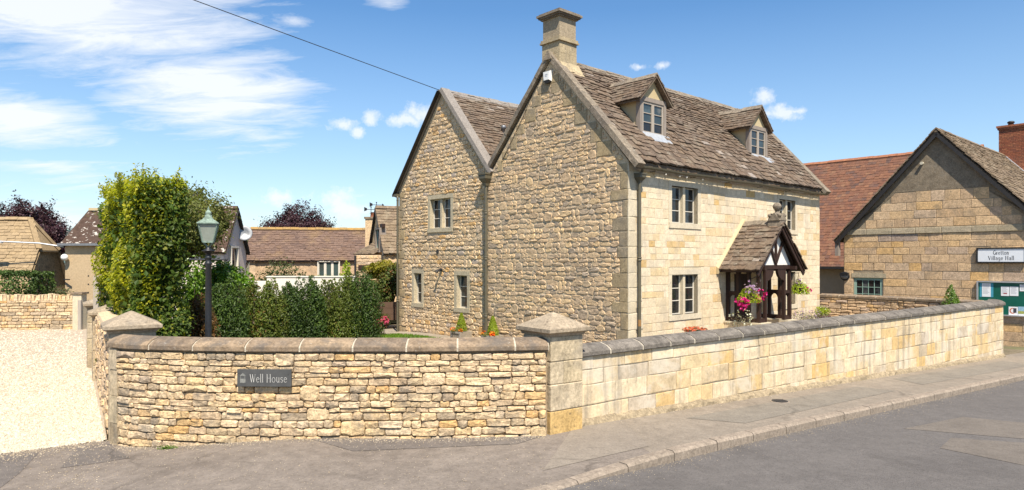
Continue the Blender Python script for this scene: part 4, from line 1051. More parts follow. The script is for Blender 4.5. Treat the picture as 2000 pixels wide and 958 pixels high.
# --- gable wall of the rear range with three windows
REARWIN = [(gu(8.91), gu(7.44), 3.46, 4.76, 2), (gu(9.92), gu(9.16), .80, 2.16, 1), (gu(7.383), gu(6.54), .755, 2.125, 1)]
ops = [(u0+.13, u1-.13, z0+.13, z1-.13) for u0, u1, z0, z1, n in REARWIN]
mr = MB(); GW.plate(mr, 0, gu(5.6), -.9, 5.03, ops, .03, .4); GW.poly(mr, [(0, 5.03), (gu(5.6), 5.03), (gu(5.45), rearz(5.45)-.06), (gu(REAR_B), rearz(REAR_B)-.06), (0, rearz(GB)-.04)], .03, .4)
rear = mr.build('rear_gable_wall', 'mortar_sand', house)
rg = random.Random(77)
gm = []; gq_ = []; rm = []
def gspan(z0, z1):
    b0, b1 = 0.0, 5.6
    if z1 > 5.0: b0 = max(0, AP_B-(AP_Z-.12-z1)/PITCH+.02); b1 = min(5.6, AP_B+(AP_Z-.12-z1)/PITCH-.02)
    return [(gu(b1)+.02, gu(b0)-.02)] if b1-b0 > .1 else []
quoinrows = zrows(-.4, 5.0, .26, .48, rg)
qcuts = []
for k, (z0, z1) in enumerate(zip(quoinrows, quoinrows[1:])):
    w = .24 if k % 2 else .46
    w *= rg.uniform(.75, 1.25); gq_.append(GW.stone(gu(w), gu(0)+.012, z0+rg.uniform(-.012, .012), z1, rg.uniform(.014, .022), 'ashlar', rg.uniform(-.01, .01), .012)); qcuts.append((gu(w), gu(0)+.1, z0, z1))
# plain squared stones along the rake, under the coping
for sgn in (1, -1):
    z = 5.25
    while z < 7.7:
        h = rg.uniform(.2, .42); be = (AP_Z-.13-z-h)/PITCH; wd = rg.uniform(.22, .55)
        b = AP_B-sgn*be; a0, a1 = sorted((gu(b), gu(b+sgn*wd))); gq_.append(GW.stone(a0, a1, z, z+h, .020, 'ashlar', 0, .012)); qcuts.append((a0, a1, z, z+h)); z += h
for (a, b, z0, z1) in courses(zrows(-.35, 8.0, .085, .165, rg), gspan, .13, .46, rg, qcuts, .035):
    gm.append(GW.stone(a, b, z0+rg.uniform(-.022, .018), z1+rg.uniform(-.018, .022), rg.uniform(.008, .030), 'rubble', rg.uniform(-.09, .09), rg.uniform(.0, .022)))
def rspan(z0, z1):
    b0, b1 = 5.62, GB
    if z1 > 4.9: b0 = max(5.62, REAR_B-(REAR_Z-.12-z1)/RP+.02); b1 = min(GB, REAR_B+(REAR_Z-.12-z1)/RP-.02)
    return [(gu(b1)+.02, gu(b0)-.01)] if b1-b0 > .1 else []
rcuts = [(u0-.01, u1+.01, z0-.02, z1+.02) for u0, u1, z0, z1, n in REARWIN]
rq = []
for k, (z0, z1) in enumerate(zip(quoinrows, quoinrows[1:])):
    w = (.2 if k % 2 else .36)*rg.uniform(.85, 1.15); rq.append(GW.stone(.0, w, z0, z1, .022, 'ashlar', 0, .012, d=.03)); rcuts.append((-.1, w, z0, z1))
for (a, b, z0, z1) in courses(zrows(-.35, 8.0, .095, .165, rg), rspan, .14, .42, rg, rcuts, .05):
    rm.append(GW.stone(a, b, z0+rg.uniform(-.01, .01), z1+rg.uniform(-.01, .01), rg.uniform(.012, .036), 'rubble', rg.uniform(-.05, .05), rg.uniform(-.004, .012), d=.03))
emit([(gable, 'gable_stone', gm), (rear, 'rear_stone', rm)], 'rubble_stone')
emit([(gable, 'quoin_grey', gq_), (rear, 'quoin_grey', rq)], 'quoin')


def window(wall, u0, u1, z0, z1, lights, rows, parent, surround='surround_stone', frame='cream_paint', sw=.13, rec=.13, proud=.012, mull=.10, glass='window_glass', d0=0.0, bars=1, sill=.05, fw=.034, curt=None, name='window', cols=1, mull_mat=None):
    """stone surround, casement frames, glazing bars and panes; u0..z1 is the outside of the surround"""
    f = wall.fr(); m = MB(); dp = d0-proud
    if surround:
        m.bx((u0, dp, z0+sw), (u0+sw, d0+.3, z1-sw), f); m.bx((u1-sw, dp, z0+sw), (u1, d0+.3, z1-sw), f)
        m.bx((u0-.004, dp-.004, z1-sw), (u1+.004, d0+.3, z1), f); m.bx((u0-.004, dp-sill*.5, z0), (u1+.004, d0+.3, z0+sw), f)
    iu0, iu1, iz0, iz1 = u0+sw, u1-sw, z0+sw, z1-sw
    lw = (iu1-iu0-(lights-1)*mull)/lights
    for k in range(1, lights): m.bx((iu0+k*lw+(k-1)*mull, d0+.03, iz0), (iu0+k*lw+k*mull, d0+.28, iz1), f)
    w = m.build(name, surround or frame, parent)
    for k in range(lights):
        a = iu0+k*(lw+mull)+.002; b = a+lw-.004; g = MB(); r = d0+rec
        for lo, hi in (((a, r, iz0+.002), (a+fw, r+.05, iz1-.002)), ((b-fw, r, iz0+.002), (b, r+.05, iz1-.002)), ((a+fw, r, iz0+.002), (b-fw, r+.05, iz0+fw)), ((a+fw, r, iz1-fw), (b-fw, r+.05, iz1-.002))): g.bx(lo, hi, f)
        gh = (iz1-iz0-2*fw)/rows; gw = (b-a-2*fw)/cols
        for q in range(1, rows): g.bx((a+fw, r+.006, iz0+fw+q*gh-.011), (b-fw, r+.04, iz0+fw+q*gh+.011), f)
        for q in range(1, cols): g.bx((a+fw+q*gw-.011, r+.004, iz0+fw), (a+fw+q*gw+.011, r+.042, iz1-fw), f)
        g.build('casement_frame', frame, w)
        for q in range(rows):
            for c in range(cols):
                t1, t2 = rng.uniform(-.003, .003), rng.uniform(-.003, .003); x0 = a+fw+c*gw; x1 = x0+gw; y0 = iz0+fw+q*gh; y1 = y0+gh
                p = [f(x0, r+.022+t1, y0), f(x1, r+.022-t1, y0), f(x1, r+.022-t1+t2, y1), f(x0, r+.022+t1+t2, y1)]
                MB().prism(p, np.array((*wall.i, 0))*.006).build('pane', glass, w)
    return w
for i, (u0, u1, z0, z1, n) in enumerate(REARWIN):
    window(GW, u0, u1, z0, z1, n, 3, house, 'surround_stone', 'white_paint', .14, .14, .014, d0=.03, glass='window_glass_blue' if i == 2 else 'window_glass')

# --- road front
FWIN = [(1.76, 3.34, .82, 2.24), (1.76, 3.34, 3.38, 4.70), (7.96, 9.42, .82, 2.24), (7.96, 9.42, 3.38, 4.70)]
sw = .15
mf = MB(); DOOR = (5.2, 6.2, -.1, 2.12)
FA.plate(mf, .006, 11.2, -1.2, 5.02, [(a+sw, b-sw, c+sw, d-sw) for a, b, c, d in FWIN]+[DOOR], 0, .4)
front = mf.build('front_wall', 'mortar_pale', house)
rf = random.Random(9); fi = []; fq = []
fcuts = [(a-.01, b+.01, c-.01, d+.01) for a, b, c, d in FWIN]+[DOOR]
for k, (z0, z1) in enumerate(zip(quoinrows, quoinrows[1:])):
    w = (.56 if k % 2 else .32)*rf.uniform(.9, 1.1); fq.append(FA.stone(-.02, w, z0, z1, .021, 'ashlar', 0, .008)); fcuts.append((-.1, w, z0, z1))
for (a, b, z0, z1) in courses(zrows(-.4, 5.0, .15, .27, rf), lambda p, q: [(0, 11.2)], .24, .66, rf, fcuts, .03):
    fi.append(FA.stone(a, b, z0+rf.uniform(-.004, .004), z1+rf.uniform(-.004, .004), rf.uniform(.005, .012), 'ashlar', rf.uniform(-.006, .006), rf.uniform(.004, .010)))
emit([(front, 'facade_ashlar', fi)], 'ashlar_block')
emit([(front, 'cream_stone', fq)], 'corner_stone')
for (a, b, c, d) in FWIN:
    w = window(FA, a, b, c, d, 2, 3, house, 'cream_stone', 'white_paint', sw, .13, .008, .11)
# curtains behind the front panes
# --- far gable and rear walls (plain, out of sight)
mb = MB(); FG = Wall(H(11.2, 0), Wv)
FG.plate(mb, 0, 5.6, -1.3, 5.05, [], .01, .4); FG.poly(mb, [(0, 5.05), (5.6, 5.05), (AP_B, roofz(AP_B)-.06)], .01, .4); mb.build('far_gable_wall', 'facade_ashlar', house)
mb = MB(); RW = Wall(H(8, GB), -Fv); RW.plate(mb, 0, 7.6, -.9, 5.0, [], 0, .4)
BK = Wall(H(8, 5.6), Wv); BK.plate(mb, 0, 5.1, -.9, 5.0, [], 0, .3); BK.poly(mb, [(0, 5.0), (5.15, 5.0), (REAR_B-5.6, rearz(REAR_B)-.1)], 0, .3); mb.build('rear_wall', 'rear_stone', house)

# --- roofs
def P3(a, b, z): q = H(a, b); return np.array((q[0], q[1], z))
def slab(mb, a0, a1, b0, b1, zf, th): mb.hexa([P3(a0, b0, zf(b0)-th), P3(a1, b0, zf(b0)-th), P3(a1, b1, zf(b1)-th), P3(a0, b1, zf(b1)-th), P3(a0, b0, zf(b0)), P3(a1, b0, zf(b0)), P3(a1, b1, zf(b1)), P3(a0, b1, zf(b1))])
m = MB(); slab(m, .05, 11.25, -.14, AP_B, roofz, .09); slab(m, .05, 11.25, AP_B, 5.75, roofz, .09)
roof = m.build('main_roof', 'slate_stone', house)
m = MB(); slab(m, .05, 8.0, 5.3, REAR_B, rearz, .09); slab(m, .05, 8.0, REAR_B, GB+.12, rearz, .09)
rroof = m.build('rear_roof', 'slate_stone', house)
F3 = np.array((*Fv, 0.0)); W3 = np.array((*Wv, 0.0)); Z3 = np.array((0, 0, 1.0))
DORM = [2.06, 8.07]; DB = .74; DHW = .70; DRZ = 7.72; DEZ = 7.03
def in_dormer(a, b):
    for ac in DORM:
        d = abs(a-ac)
        if d < .60 and b > DB-.04 and roofz(b) < (DRZ-(DRZ-DEZ)/DHW*d): return True
    return False
L1 = 3.01*math.sqrt(1+PITCH**2); rr = random.Random(4)
rows = []; h = .215
while sum(rows) < L1: rows.append(h); h = max(.125, h*.968)
UPm = W3+Z3*PITCH
up_len = math.sqrt(1+PITCH**2)
main_sl = slates(P3(.16, -.15, roofz(-.15)), F3, UPm, 11.0, L1, rows, (.20, .46), .040, rr, lambda x, y: not in_dormer(x+.16, -.15+y/up_len), wob=.035)
L2 = 2.62*math.sqrt(1+RP**2); rows = []; h = .19
while sum(rows) < L2: rows.append(h); h = max(.12, h*.97)
rear_sl = slates(P3(.18, 5.43, rearz(5.43)), F3, W3+Z3*RP, 7.7, L2, rows, (.2, .42), .032, rr)

# --- dormers
sl_sets = [(roof, 'slate_stone', main_sl), (rroof, 'slate_stone', rear_sl)]
for ac in DORM:
    zb = roofz(DB)
    m = MB()
    for s in (-1, 1):   # rendered cheeks
        x = ac+s*.56; pts = [P3(x-.03, DB+.08, zb+.02), P3(x-.03, DB+.08, DEZ+.02), P3(x-.03, AP_B-(AP_Z-DEZ)/PITCH+.05, DEZ+.02)]
        m.prism(pts, F3*.06)
    dorm = m.build('dormer', 'cream_plaster', house)
    w = Wall(H(ac-.62, DB), Fv); fr = w.fr()
    m = MB(); m.bx((0, -.02, zb-.02), (.12, .12, DEZ+.06), fr); m.bx((1.12, -.02, zb-.02), (1.24, .12, DEZ+.06), fr); m.bx((.12, -.024, DEZ-.06), (1.12, .12, DEZ+.06), fr); m.bx((.12, -.03, zb-.03), (1.12, .12, zb+.07), fr)
    for s in (-1, 1): m.bar(w.P(.62+s*.66, -.01, DEZ+.06), w.P(.62+s*.015, -.01, DRZ-.02), .10, .07)
    m.build('oak_frame', 'grey_oak', dorm)
    m = MB(); w.poly(m, [(.06, DEZ+.061), (1.18, DEZ+.061), (.62, DRZ-.06)], .025, .12); m.build('gable_panel', 'cream_plaster', dorm)
    for k in range(2):
        a = .125+k*.5; b = a+.492; g = MB(); z0, z1 = zb+.072, DEZ-.062
        for lo, hi in (((a, .0, z0), (a+.055, .06, z1)), ((b-.055, .0, z0), (b, .06, z1)), ((a+.055, .0, z0), (b-.055, .06, z0+.06)), ((a+.055, .0, z1-.06), (b-.055, .06, z1))): g.bx(lo, hi, fr)
        gh = (z1-z0-.12)/3
        for q in (1, 2): g.bx((a+.055, .008, z0+.06+q*gh-.011), (b-.055, .05, z0+.06+q*gh+.011), fr)
        g.build('casement_frame', 'timber_grey', dorm)
        for q in range(3): MB().bx((a+.055, .03+rng.uniform(-.002, .002), z0+.06+q*gh), (b-.055, .036, z0+.06+(q+1)*gh), fr).build('pane', 'window_glass_blue' if q else 'window_glass', dorm)
    # its little roof
    m = MB(); slope = (DRZ-DEZ)/DHW; be = AP_B-(AP_Z-DEZ)/PITCH; br = AP_B-(AP_Z-DRZ)/PITCH
    for s in (-1, 1):
        e0, r0 = P3(ac+s*(DHW+.06), DB-.14, DEZ-.06*slope), P3(ac, DB-.14, DRZ); e1, r1 = P3(ac+s*(DHW+.06), be-.02, DEZ-.06*slope), P3(ac, br+.1, DRZ); q = -Z3*.05
        m.hexa([e0+q, e1+q, r1+q, r0+q, e0, e1, r1, r0])
    m.build('roof_deck', 'slate_stone', dorm)
    dl = math.hypot(DHW+.06, (DHW+.06)*slope); items = []
    for s in (-1, 1):
        rows = [.15, .145, .14, .135, .13, .125, .12, .12]
        items += slates(P3(ac+s*(DHW+.08), DB-.16, DEZ-.08*slope), W3, -F3*s+Z3*slope, br-DB+.3, dl, rows, (.18, .36), .026, rr, lambda x, y: x < be-DB+.14+(y/dl)*(br-be))
    sl_sets.append((dorm, 'slate_stone', items))
    for k in range(5):
        y0 = DB-.15+k*.36; m = MB(); j = rng.uniform(-.012, .012)
        for s in (-1, 1): m.hexa([P3(ac, y0, DRZ+.055+j), P3(ac+s*.15, y0, DRZ-.08+j), P3(ac+s*.15, y0+.345, DRZ-.08+j), P3(ac, y0+.345, DRZ+.055+j), P3(ac, y0, DRZ+.10+j), P3(ac+s*.17, y0, DRZ-.05+j), P3(ac+s*.17, y0+.345, DRZ-.05+j), P3(ac, y0+.345, DRZ+.10+j)])
        m.build('ridge_stone', 'verge_old', dorm)
    # lead apron under the window
    m = MB()
    for x0, x1, j in ((-.78, -.3, 0), (-.31, .33, .004), (.32, .80, 0)):
        m.hexa([P3(ac+x0, DB-.24, roofz(DB-.24)+.092+j), P3(ac+x1, DB-.24, roofz(DB-.24)+.092+j), P3(ac+x1, DB+.0, roofz(DB)+.092+j), P3(ac+x0, DB+.0, roofz(DB)+.092+j)]+[P3(ac+x, DB+(-.24 if i < 2 else 0), roofz(DB+(-.24 if i < 2 else 0))+.107+j) for i, x in enumerate((x0, x1, x1, x0))])
    m.build('lead_apron', 'lead_sheet', dorm)
    m = MB()   # dark lead soaker where cheek meets slates
    for s in (-1, 1): m.bar(P3(ac+s*.61, DB-.02, roofz(DB)+.06), P3(ac+s*.61, be, roofz(be)+.06), .05, .05)
    m.build('soaker', 'dark_board_and_shade', dorm)

# --- ridge stones
def ridge(parent, p0, p1, side, step, mat, drop=.10, half=.17, name='ridge_stone', jit=.012, th=.045):
    p0, p1 = v3(p0), v3(p1); d = p1-p0; L = np.linalg.norm(d); d /= L; side = v3(side); x = 0
    while x < L-.08:
        w = min(step*rng.uniform(.9, 1.1), L-x); a, b = p0+d*(x+.006), p0+d*(x+w-.006); j = Z3*rng.uniform(-jit, jit); m = MB()
        for s in (-1, 1):
            o = side*half*s-Z3*drop; n = Z3*th+side*s*th*.6
            m.hexa([a+j, a+o+j, b+o+j, b+j, a+j+Z3*th*1.3, a+o+n+j, b+o+n+j, b+j+Z3*th*1.3])
        m.build(name, mat, parent); x += w
ridge(roof, P3(.72, AP_B, AP_Z+.06), P3(11.1, AP_B, AP_Z+.06), W3, .44, 'verge_old', drop=.18, half=.17)
ridge(rroof, P3(.28, REAR_B, REAR_Z+.04), P3(7.9, REAR_B, REAR_Z+.04), W3, .45, 'verge_new', drop=.2, half=.17)

# --- verge copings on the gables
def verge(parent, a0, a1, b_lo, z_lo, b_hi, z_hi, n, th, mat, name='verge_stone', gap=.006):
    for k in range(n):
        t0, t1 = k/n, (k+1)/n; m = MB(); g = gap/2*np.sign(b_hi-b_lo)
        q = [(b_lo+(b_hi-b_lo)*t0, z_lo+(z_hi-z_lo)*t0), (b_lo+(b_hi-b_lo)*t1, z_lo+(z_hi-z_lo)*t1)]; j = rng.uniform(-.007, .007)
        d0 = np.array((b_hi-b_lo, z_hi-z_lo)); d0 /= np.linalg.norm(d0); q = [(q[0][0]+d0[0]*gap, q[0][1]+d0[1]*gap), q[1]]
        nrm = np.array((-d0[1], d0[0])); nrm = nrm if nrm[1] > 0 else -nrm
        lo = [P3(a, b, z) for (b, z) in q for a in (a0+j, a1+j)]; hi = [P3(a, b+nrm[0]*th, z+nrm[1]*th) for (b, z) in q for a in (a0+j+.01, a1+j)]
        m.hexa([lo[0], lo[1], lo[3], lo[2], hi[0], hi[1], hi[3], hi[2]]); m.build(name, mat, parent)
verge(gable, -.11, .20, -.30, roofz(-.30)-.02, AP_B, AP_Z-.02, 6, .15, 'verge_old')
verge(gable, -.11, .20, 5.50, roofz(5.50)-.02, AP_B, AP_Z-.02, 6, .15, 'verge_old')
MB().hexa([P3(-.14, AP_B-.16, AP_Z-.05), P3(.24, AP_B-.16, AP_Z-.05), P3(.24, AP_B+.16, AP_Z-.05), P3(-.14, AP_B+.16, AP_Z-.05), P3(-.12, AP_B-.03, AP_Z+.20), P3(.22, AP_B-.03, AP_Z+.20), P3(.22, AP_B+.03, AP_Z+.20), P3(-.12, AP_B+.03, AP_Z+.20)]).build('apex_stone', 'verge_old', gable)
verge(rear, -.12, .24, 5.40, rearz(5.40)+.02, REAR_B, REAR_Z+.02, 4, .13, 'verge_new')
verge(rear, -.10, .20, GB+.16, rearz(GB+.16)-.0, REAR_B, REAR_Z+.0, 4, .11, 'verge_new')
m = MB()
for k in range(1): m.bar(P3(-.125, GB+.14, rearz(GB+.14)-.02), P3(-.125, REAR_B+.02, REAR_Z-.0), .03, .14, up=F3)
m.build('verge_board', 'dark_board_and_shade', rear)
verge(roof, 10.98, 11.34, -.28, roofz(-.28)+.0, AP_B, AP_Z+.0, 6, .13, 'verge_old')

# --- chimney
def chimney():
    def blk(m, a0, a1, b0, b1, z0, z1, k=.0): m.hexa([P3(a0+k, b0+k, z0), P3(a1-k, b0+k, z0), P3(a1-k, b1-k, z0), P3(a0+k, b1-k, z0), P3(a0+k, b0+k, z1), P3(a1-k, b0+k, z1), P3(a1-k, b1-k, z1), P3(a0+k, b1-k, z1)]); return m
    b0, b1, a0, a1 = 2.50, 3.20, .05, .78
    ch = blk(MB(), a0+.02, a1-.02, b0+.02, b1-.02, 7.5, 9.5).build('chimney', 'mortar_hall', house)
    zs = [7.4, 7.75, 8.08, 8.42, 8.76]
    for k, (z0, z1) in enumerate(zip(zs, zs[1:])):
        c = a0+(a1-a0)*(.45 if k % 2 else .6)
        for x0, x1 in ((a0, c), (c, a1)): blk(MB(), x0+.003, x1-.003, b0+rng.uniform(0, .008), b1, z0+.003, z1-.003).build('chimney_stone', 'chimney_stone', ch)
    blk(MB(), a0-.05, a1+.05, b0-.05, b1+.05, 8.763, 8.81).build('string_course', 'chimney_stone', ch)
    blk(MB(), a0-.03, a1+.03, b0-.03, b1+.03, 8.812, 8.88).build('string_course', 'chimney_stone', ch)
    zs = [8.883, 9.18, 9.46]
    for k, (z0, z1) in enumerate(zip(zs, zs[1:])):
        c = a0+(a1-a0)*(.62 if k % 2 else .4)
        for x0, x1 in ((a0+.02, c), (c, a1-.02)): blk(MB(), x0+.002, x1-.002, b0+.02+rng.uniform(0, .006), b1-.02, z0+.002, z1-.002).build('chimney_stone', 'chimney_stone', ch)
    m = MB()
    for k, z0, z1 in ((-.03, 9.462, 9.50), (-.08, 9.502, 9.545), (-.12, 9.547, 9.61)): blk(m, a0+k, a1-k, b0+k, b1-k, z0, z1)
    blk(m, a0-.07, a1+.07, b0-.07, b1+.07, 9.612, 9.65); m.build('chimney_cap', 'verge_old', ch)
    blk(MB(), a0+.2, a1-.2, b0+.2, b1-.2, 9.652, 9.70).build('flue', 'dark_board_and_shade', ch)
    # sloping stone shoulder on the slates
    MB().hexa([P3(.06, b0-.02, roofz(b0)-.05), P3(a1+.06, b0-.02, roofz(b0)-.05), P3(a1+.06, b0-.42, roofz(b0-.42)+.02), P3(.06, b0-.42, roofz(b0-.42)+.02), P3(.06, b0-.02, roofz(b0)+.22), P3(a1+.06, b0-.02, roofz(b0)+.22), P3(a1+.06, b0-.40, roofz(b0-.4)+.08), P3(.06, b0-.40, roofz(b0-.4)+.08)]).build('chimney_shoulder', 'chimney_stone', ch)
chimney()

# --- gutters, hoppers, downpipes
def pipe(parent_name, pts, r, clips, mat='olive_metal'):
    o = MB().tube(pts, r, 10).build(parent_name, mat, house)
    for z in clips:
        p = v3(pts[0]); p[2] = z; MB().lathe(tuple(p), [(r*1.12, -.05), (r*1.35, -.045), (r*1.35, -.02), (r*1.1, -.015), (r*1.1, .015), (r*1.35, .02), (r*1.35, .045), (r*1.12, .05)], 12).build('pipe_collar', mat, o)
    return o
def hopper(c, ex, s, z0, z1, mat='olive_metal'):
    ex = v3((*ex, 0)); ey = v3((-ex[1], ex[0], 0)); m = MB(); c = v3((*c, 0))
    def rg_(k, z): return [c+ex*(-k)-ey*k+Z3*z, c+ex*k-ey*k+Z3*z, c+ex*k+ey*k+Z3*z, c-ex*k+ey*k+Z3*z]
    P = rg_(s*.34, z0)+rg_(s*.42, z0+(z1-z0)*.2)+rg_(s*.88, z0+(z1-z0)*.55)+rg_(s*.9, z0+(z1-z0)*.83)+rg_(s, z0+(z1-z0)*.86)+rg_(s, z1)
    m.add(P, [(3, 2, 1, 0), (20, 21, 22, 23)]+[(q*4+k, q*4+(k+1) % 4, q*4+4+(k+1) % 4, q*4+4+k) for q in range(5) for k in range(4)]); return m.build('hopper', mat, house)
vp = GW.P(gu(5.56), -.11, 0)
pipe('downpipe', [(vp[0], vp[1], 4.95), (vp[0], vp[1], -.2)], .048, (4.0, 2.55, .75))
hopper(vp[:2], GW.e, .19, 4.84, 5.24)
m = MB(); m.tube([GW.P(gu(5.50), .1, 5.42), GW.P(gu(5.54), -.04, 5.33), GW.P(gu(5.56), -.1, 5.16)], .05, 10); m.build('gutter_outlet', 'lead_sheet', house)
lp = GW.P(.06, -.09, 0)
pipe('downpipe', [(lp[0], lp[1], 4.82), (lp[0], lp[1], -.25)], .042, (3.1, 1.0))
m = MB(); m.tube([GW.P(-.14, -.08, 4.90), GW.P(.06, -.09, 4.84), GW.P(.06, -.09, 4.70)], .05, 10); m.bx((-.22, -.16, 4.86), (.08, .3, 4.95), GW.fr()); m.build('gutter_end', 'olive_metal', house)
fp = FA.P(.335, -.10, 0)
dp = pipe('downpipe', [(fp[0], fp[1], 4.6), (fp[0], fp[1], -.2)], .043, (2.52,))
MB().tube([(fp[0], fp[1], .95), (fp[0], fp[1], .78)], .0445, 10).build('rust_patch', 'rust_metal', dp)
hopper(fp[:2], FA.e, .14, 4.50, 4.74)
gy = -.215; m = MB(); ng = 24; V = []; K = 7
for i in range(ng+1):
    a = .12+11.15*i/ng; sag = .012*math.sin(i*1.1)
    for k in range(K):
        th = math.pi*k/(K-1); V.append(FA.P(a, gy-.075*math.cos(th), 4.91-.075*math.sin(th)+sag))
    for k in range(K):
        th = math.pi*(K-1-k)/(K-1); V.append(FA.P(a, gy-.068*math.cos(th), 4.912-.066*math.sin(th)+sag))
n2 = 2*K
m.add(V, [(i*n2+j, i*n2+n2+j, i*n2+n2+(j+1) % n2, i*n2+(j+1) % n2) for i in range(ng) for j in range(n2)]+[tuple(range(n2)), tuple(range(ng*n2, ng*n2+n2))])
gut = m.build('gutter', 'olive_metal', house)
for i in range(6):
    a = .9+i*1.9; MB().bar(FA.P(a, -.02, 4.83), FA.P(a, -.20, 4.84), .02, .02).build('gutter_bracket', 'olive_metal', gut)
m = MB()
m.tube([FA.P(.30, gy, 4.85), FA.P(.32, -.2, 4.78), FA.P(.335, -.10, 4.72)], .035, 8); m.build('gutter_outlet', 'olive_metal', house)
# pale fixings under the eaves
for a in (1.55, 2.2, 2.55, 3.35):
    MB().ball(FA.P(a, -.05, 4.82), .032, 8, 6).build('eaves_fixing', 'white_plastic', house)

# --- things on the gables
c = GW.P(gu(2.86), -.05, 7.76); al = MB(); f = GW.fr(); ub = gu(2.86)
al.hexa([f(ub-.13, -.015, 7.60), f(ub+.13, -.015, 7.60), f(ub+.13, .0, 7.60), f(ub-.13, .0, 7.60), f(ub-.15, -.015, 7.94), f(ub+.15, -.015, 7.94), f(ub+.15, .0, 7.94), f(ub-.15, .0, 7.94)])
alarm = al.build('alarm_box', 'white_plastic', house)
al = MB(); al.hexa([f(ub-.10, -.125, 7.66), f(ub+.10, -.125, 7.66), f(ub+.13, -.02, 7.62), f(ub-.13, -.02, 7.62), f(ub-.12, -.125, 7.90), f(ub+.12, -.125, 7.90), f(ub+.15, -.02, 7.94), f(ub-.15, -.02, 7.94)]); al.build('alarm_cover', 'white_plastic', alarm)
MB().hexa([f(ub-.07, -.10, 7.575), f(ub+.07, -.10, 7.575), f(ub+.08, -.02, 7.575), f(ub-.08, -.02, 7.575), f(ub-.095, -.12, 7.655), f(ub+.095, -.12, 7.655), f(ub+.12, -.02, 7.615), f(ub-.12, -.02, 7.615)]).build('alarm_lens', 'black_plastic', alarm)
m = MB(); m.bx((ub-.05, -.128, 7.80), (ub+.06, -.126, 7.83), f); m.bx((ub-.05, -.128, 7.76), (ub+.03, -.126, 7.775), f); m.build('alarm_print', 'print_grey', alarm)
ul = gu(8.08); m = MB(); m.tube([GW.P(ul, .03, 2.16), GW.P(ul, -.04, 2.16)], .06, 10); m.tube([GW.P(ul, -.02, 2.16), GW.P(ul, -.12, 2.16), GW.P(ul-.02, -.2, 2.08)], [.025, .03, .06], 10); m.build('wall_spotlight', 'black_plastic', house)
MB().bx((gu(8.36), -.01, 2.72), (gu(8.24), .06, 2.86), GW.fr()).build('air_vent', 'iron_cover', house)
m = MB(); m.tube([P3(.12, AP_B+.3, AP_Z-.35)+(-W3*0)-F3*.16, P3(.12, 4.0, roofz(4.0)-.3)-F3*.16, P3(.12, 4.9, roofz(4.9)-.45)-F3*.155], .008, 6); m.build('alarm_cable', 'black_plastic', house)
for (a, b, zz) in ((1.75, 6.82, .30), (1.70, 6.05, .34)):
    z = rearz(b); m = MB().lathe(P3(a, b, z), [(.055, -.1), (.055, zz-.1), (.085, zz-.09), (.085, zz), (.06, zz+.03), (.02, zz+.04)], 12); v = m.build('vent_pipe', 'grey_metal', rroof)
    MB().hexa([P3(a-.15, b-.22, rearz(b-.22)+.055), P3(a+.15, b-.22, rearz(b-.22)+.055), P3(a+.15, b+.15, rearz(b+.15)+.055), P3(a-.15, b+.15, rearz(b+.15)+.055), P3(a-.15, b-.22, rearz(b-.22)+.07), P3(a+.15, b-.22, rearz(b-.22)+.07), P3(a+.15, b+.15, rearz(b+.15)+.07), P3(a-.15, b+.15, rearz(b+.15)+.07)]).build('lead_slate', 'lead_sheet', rroof)

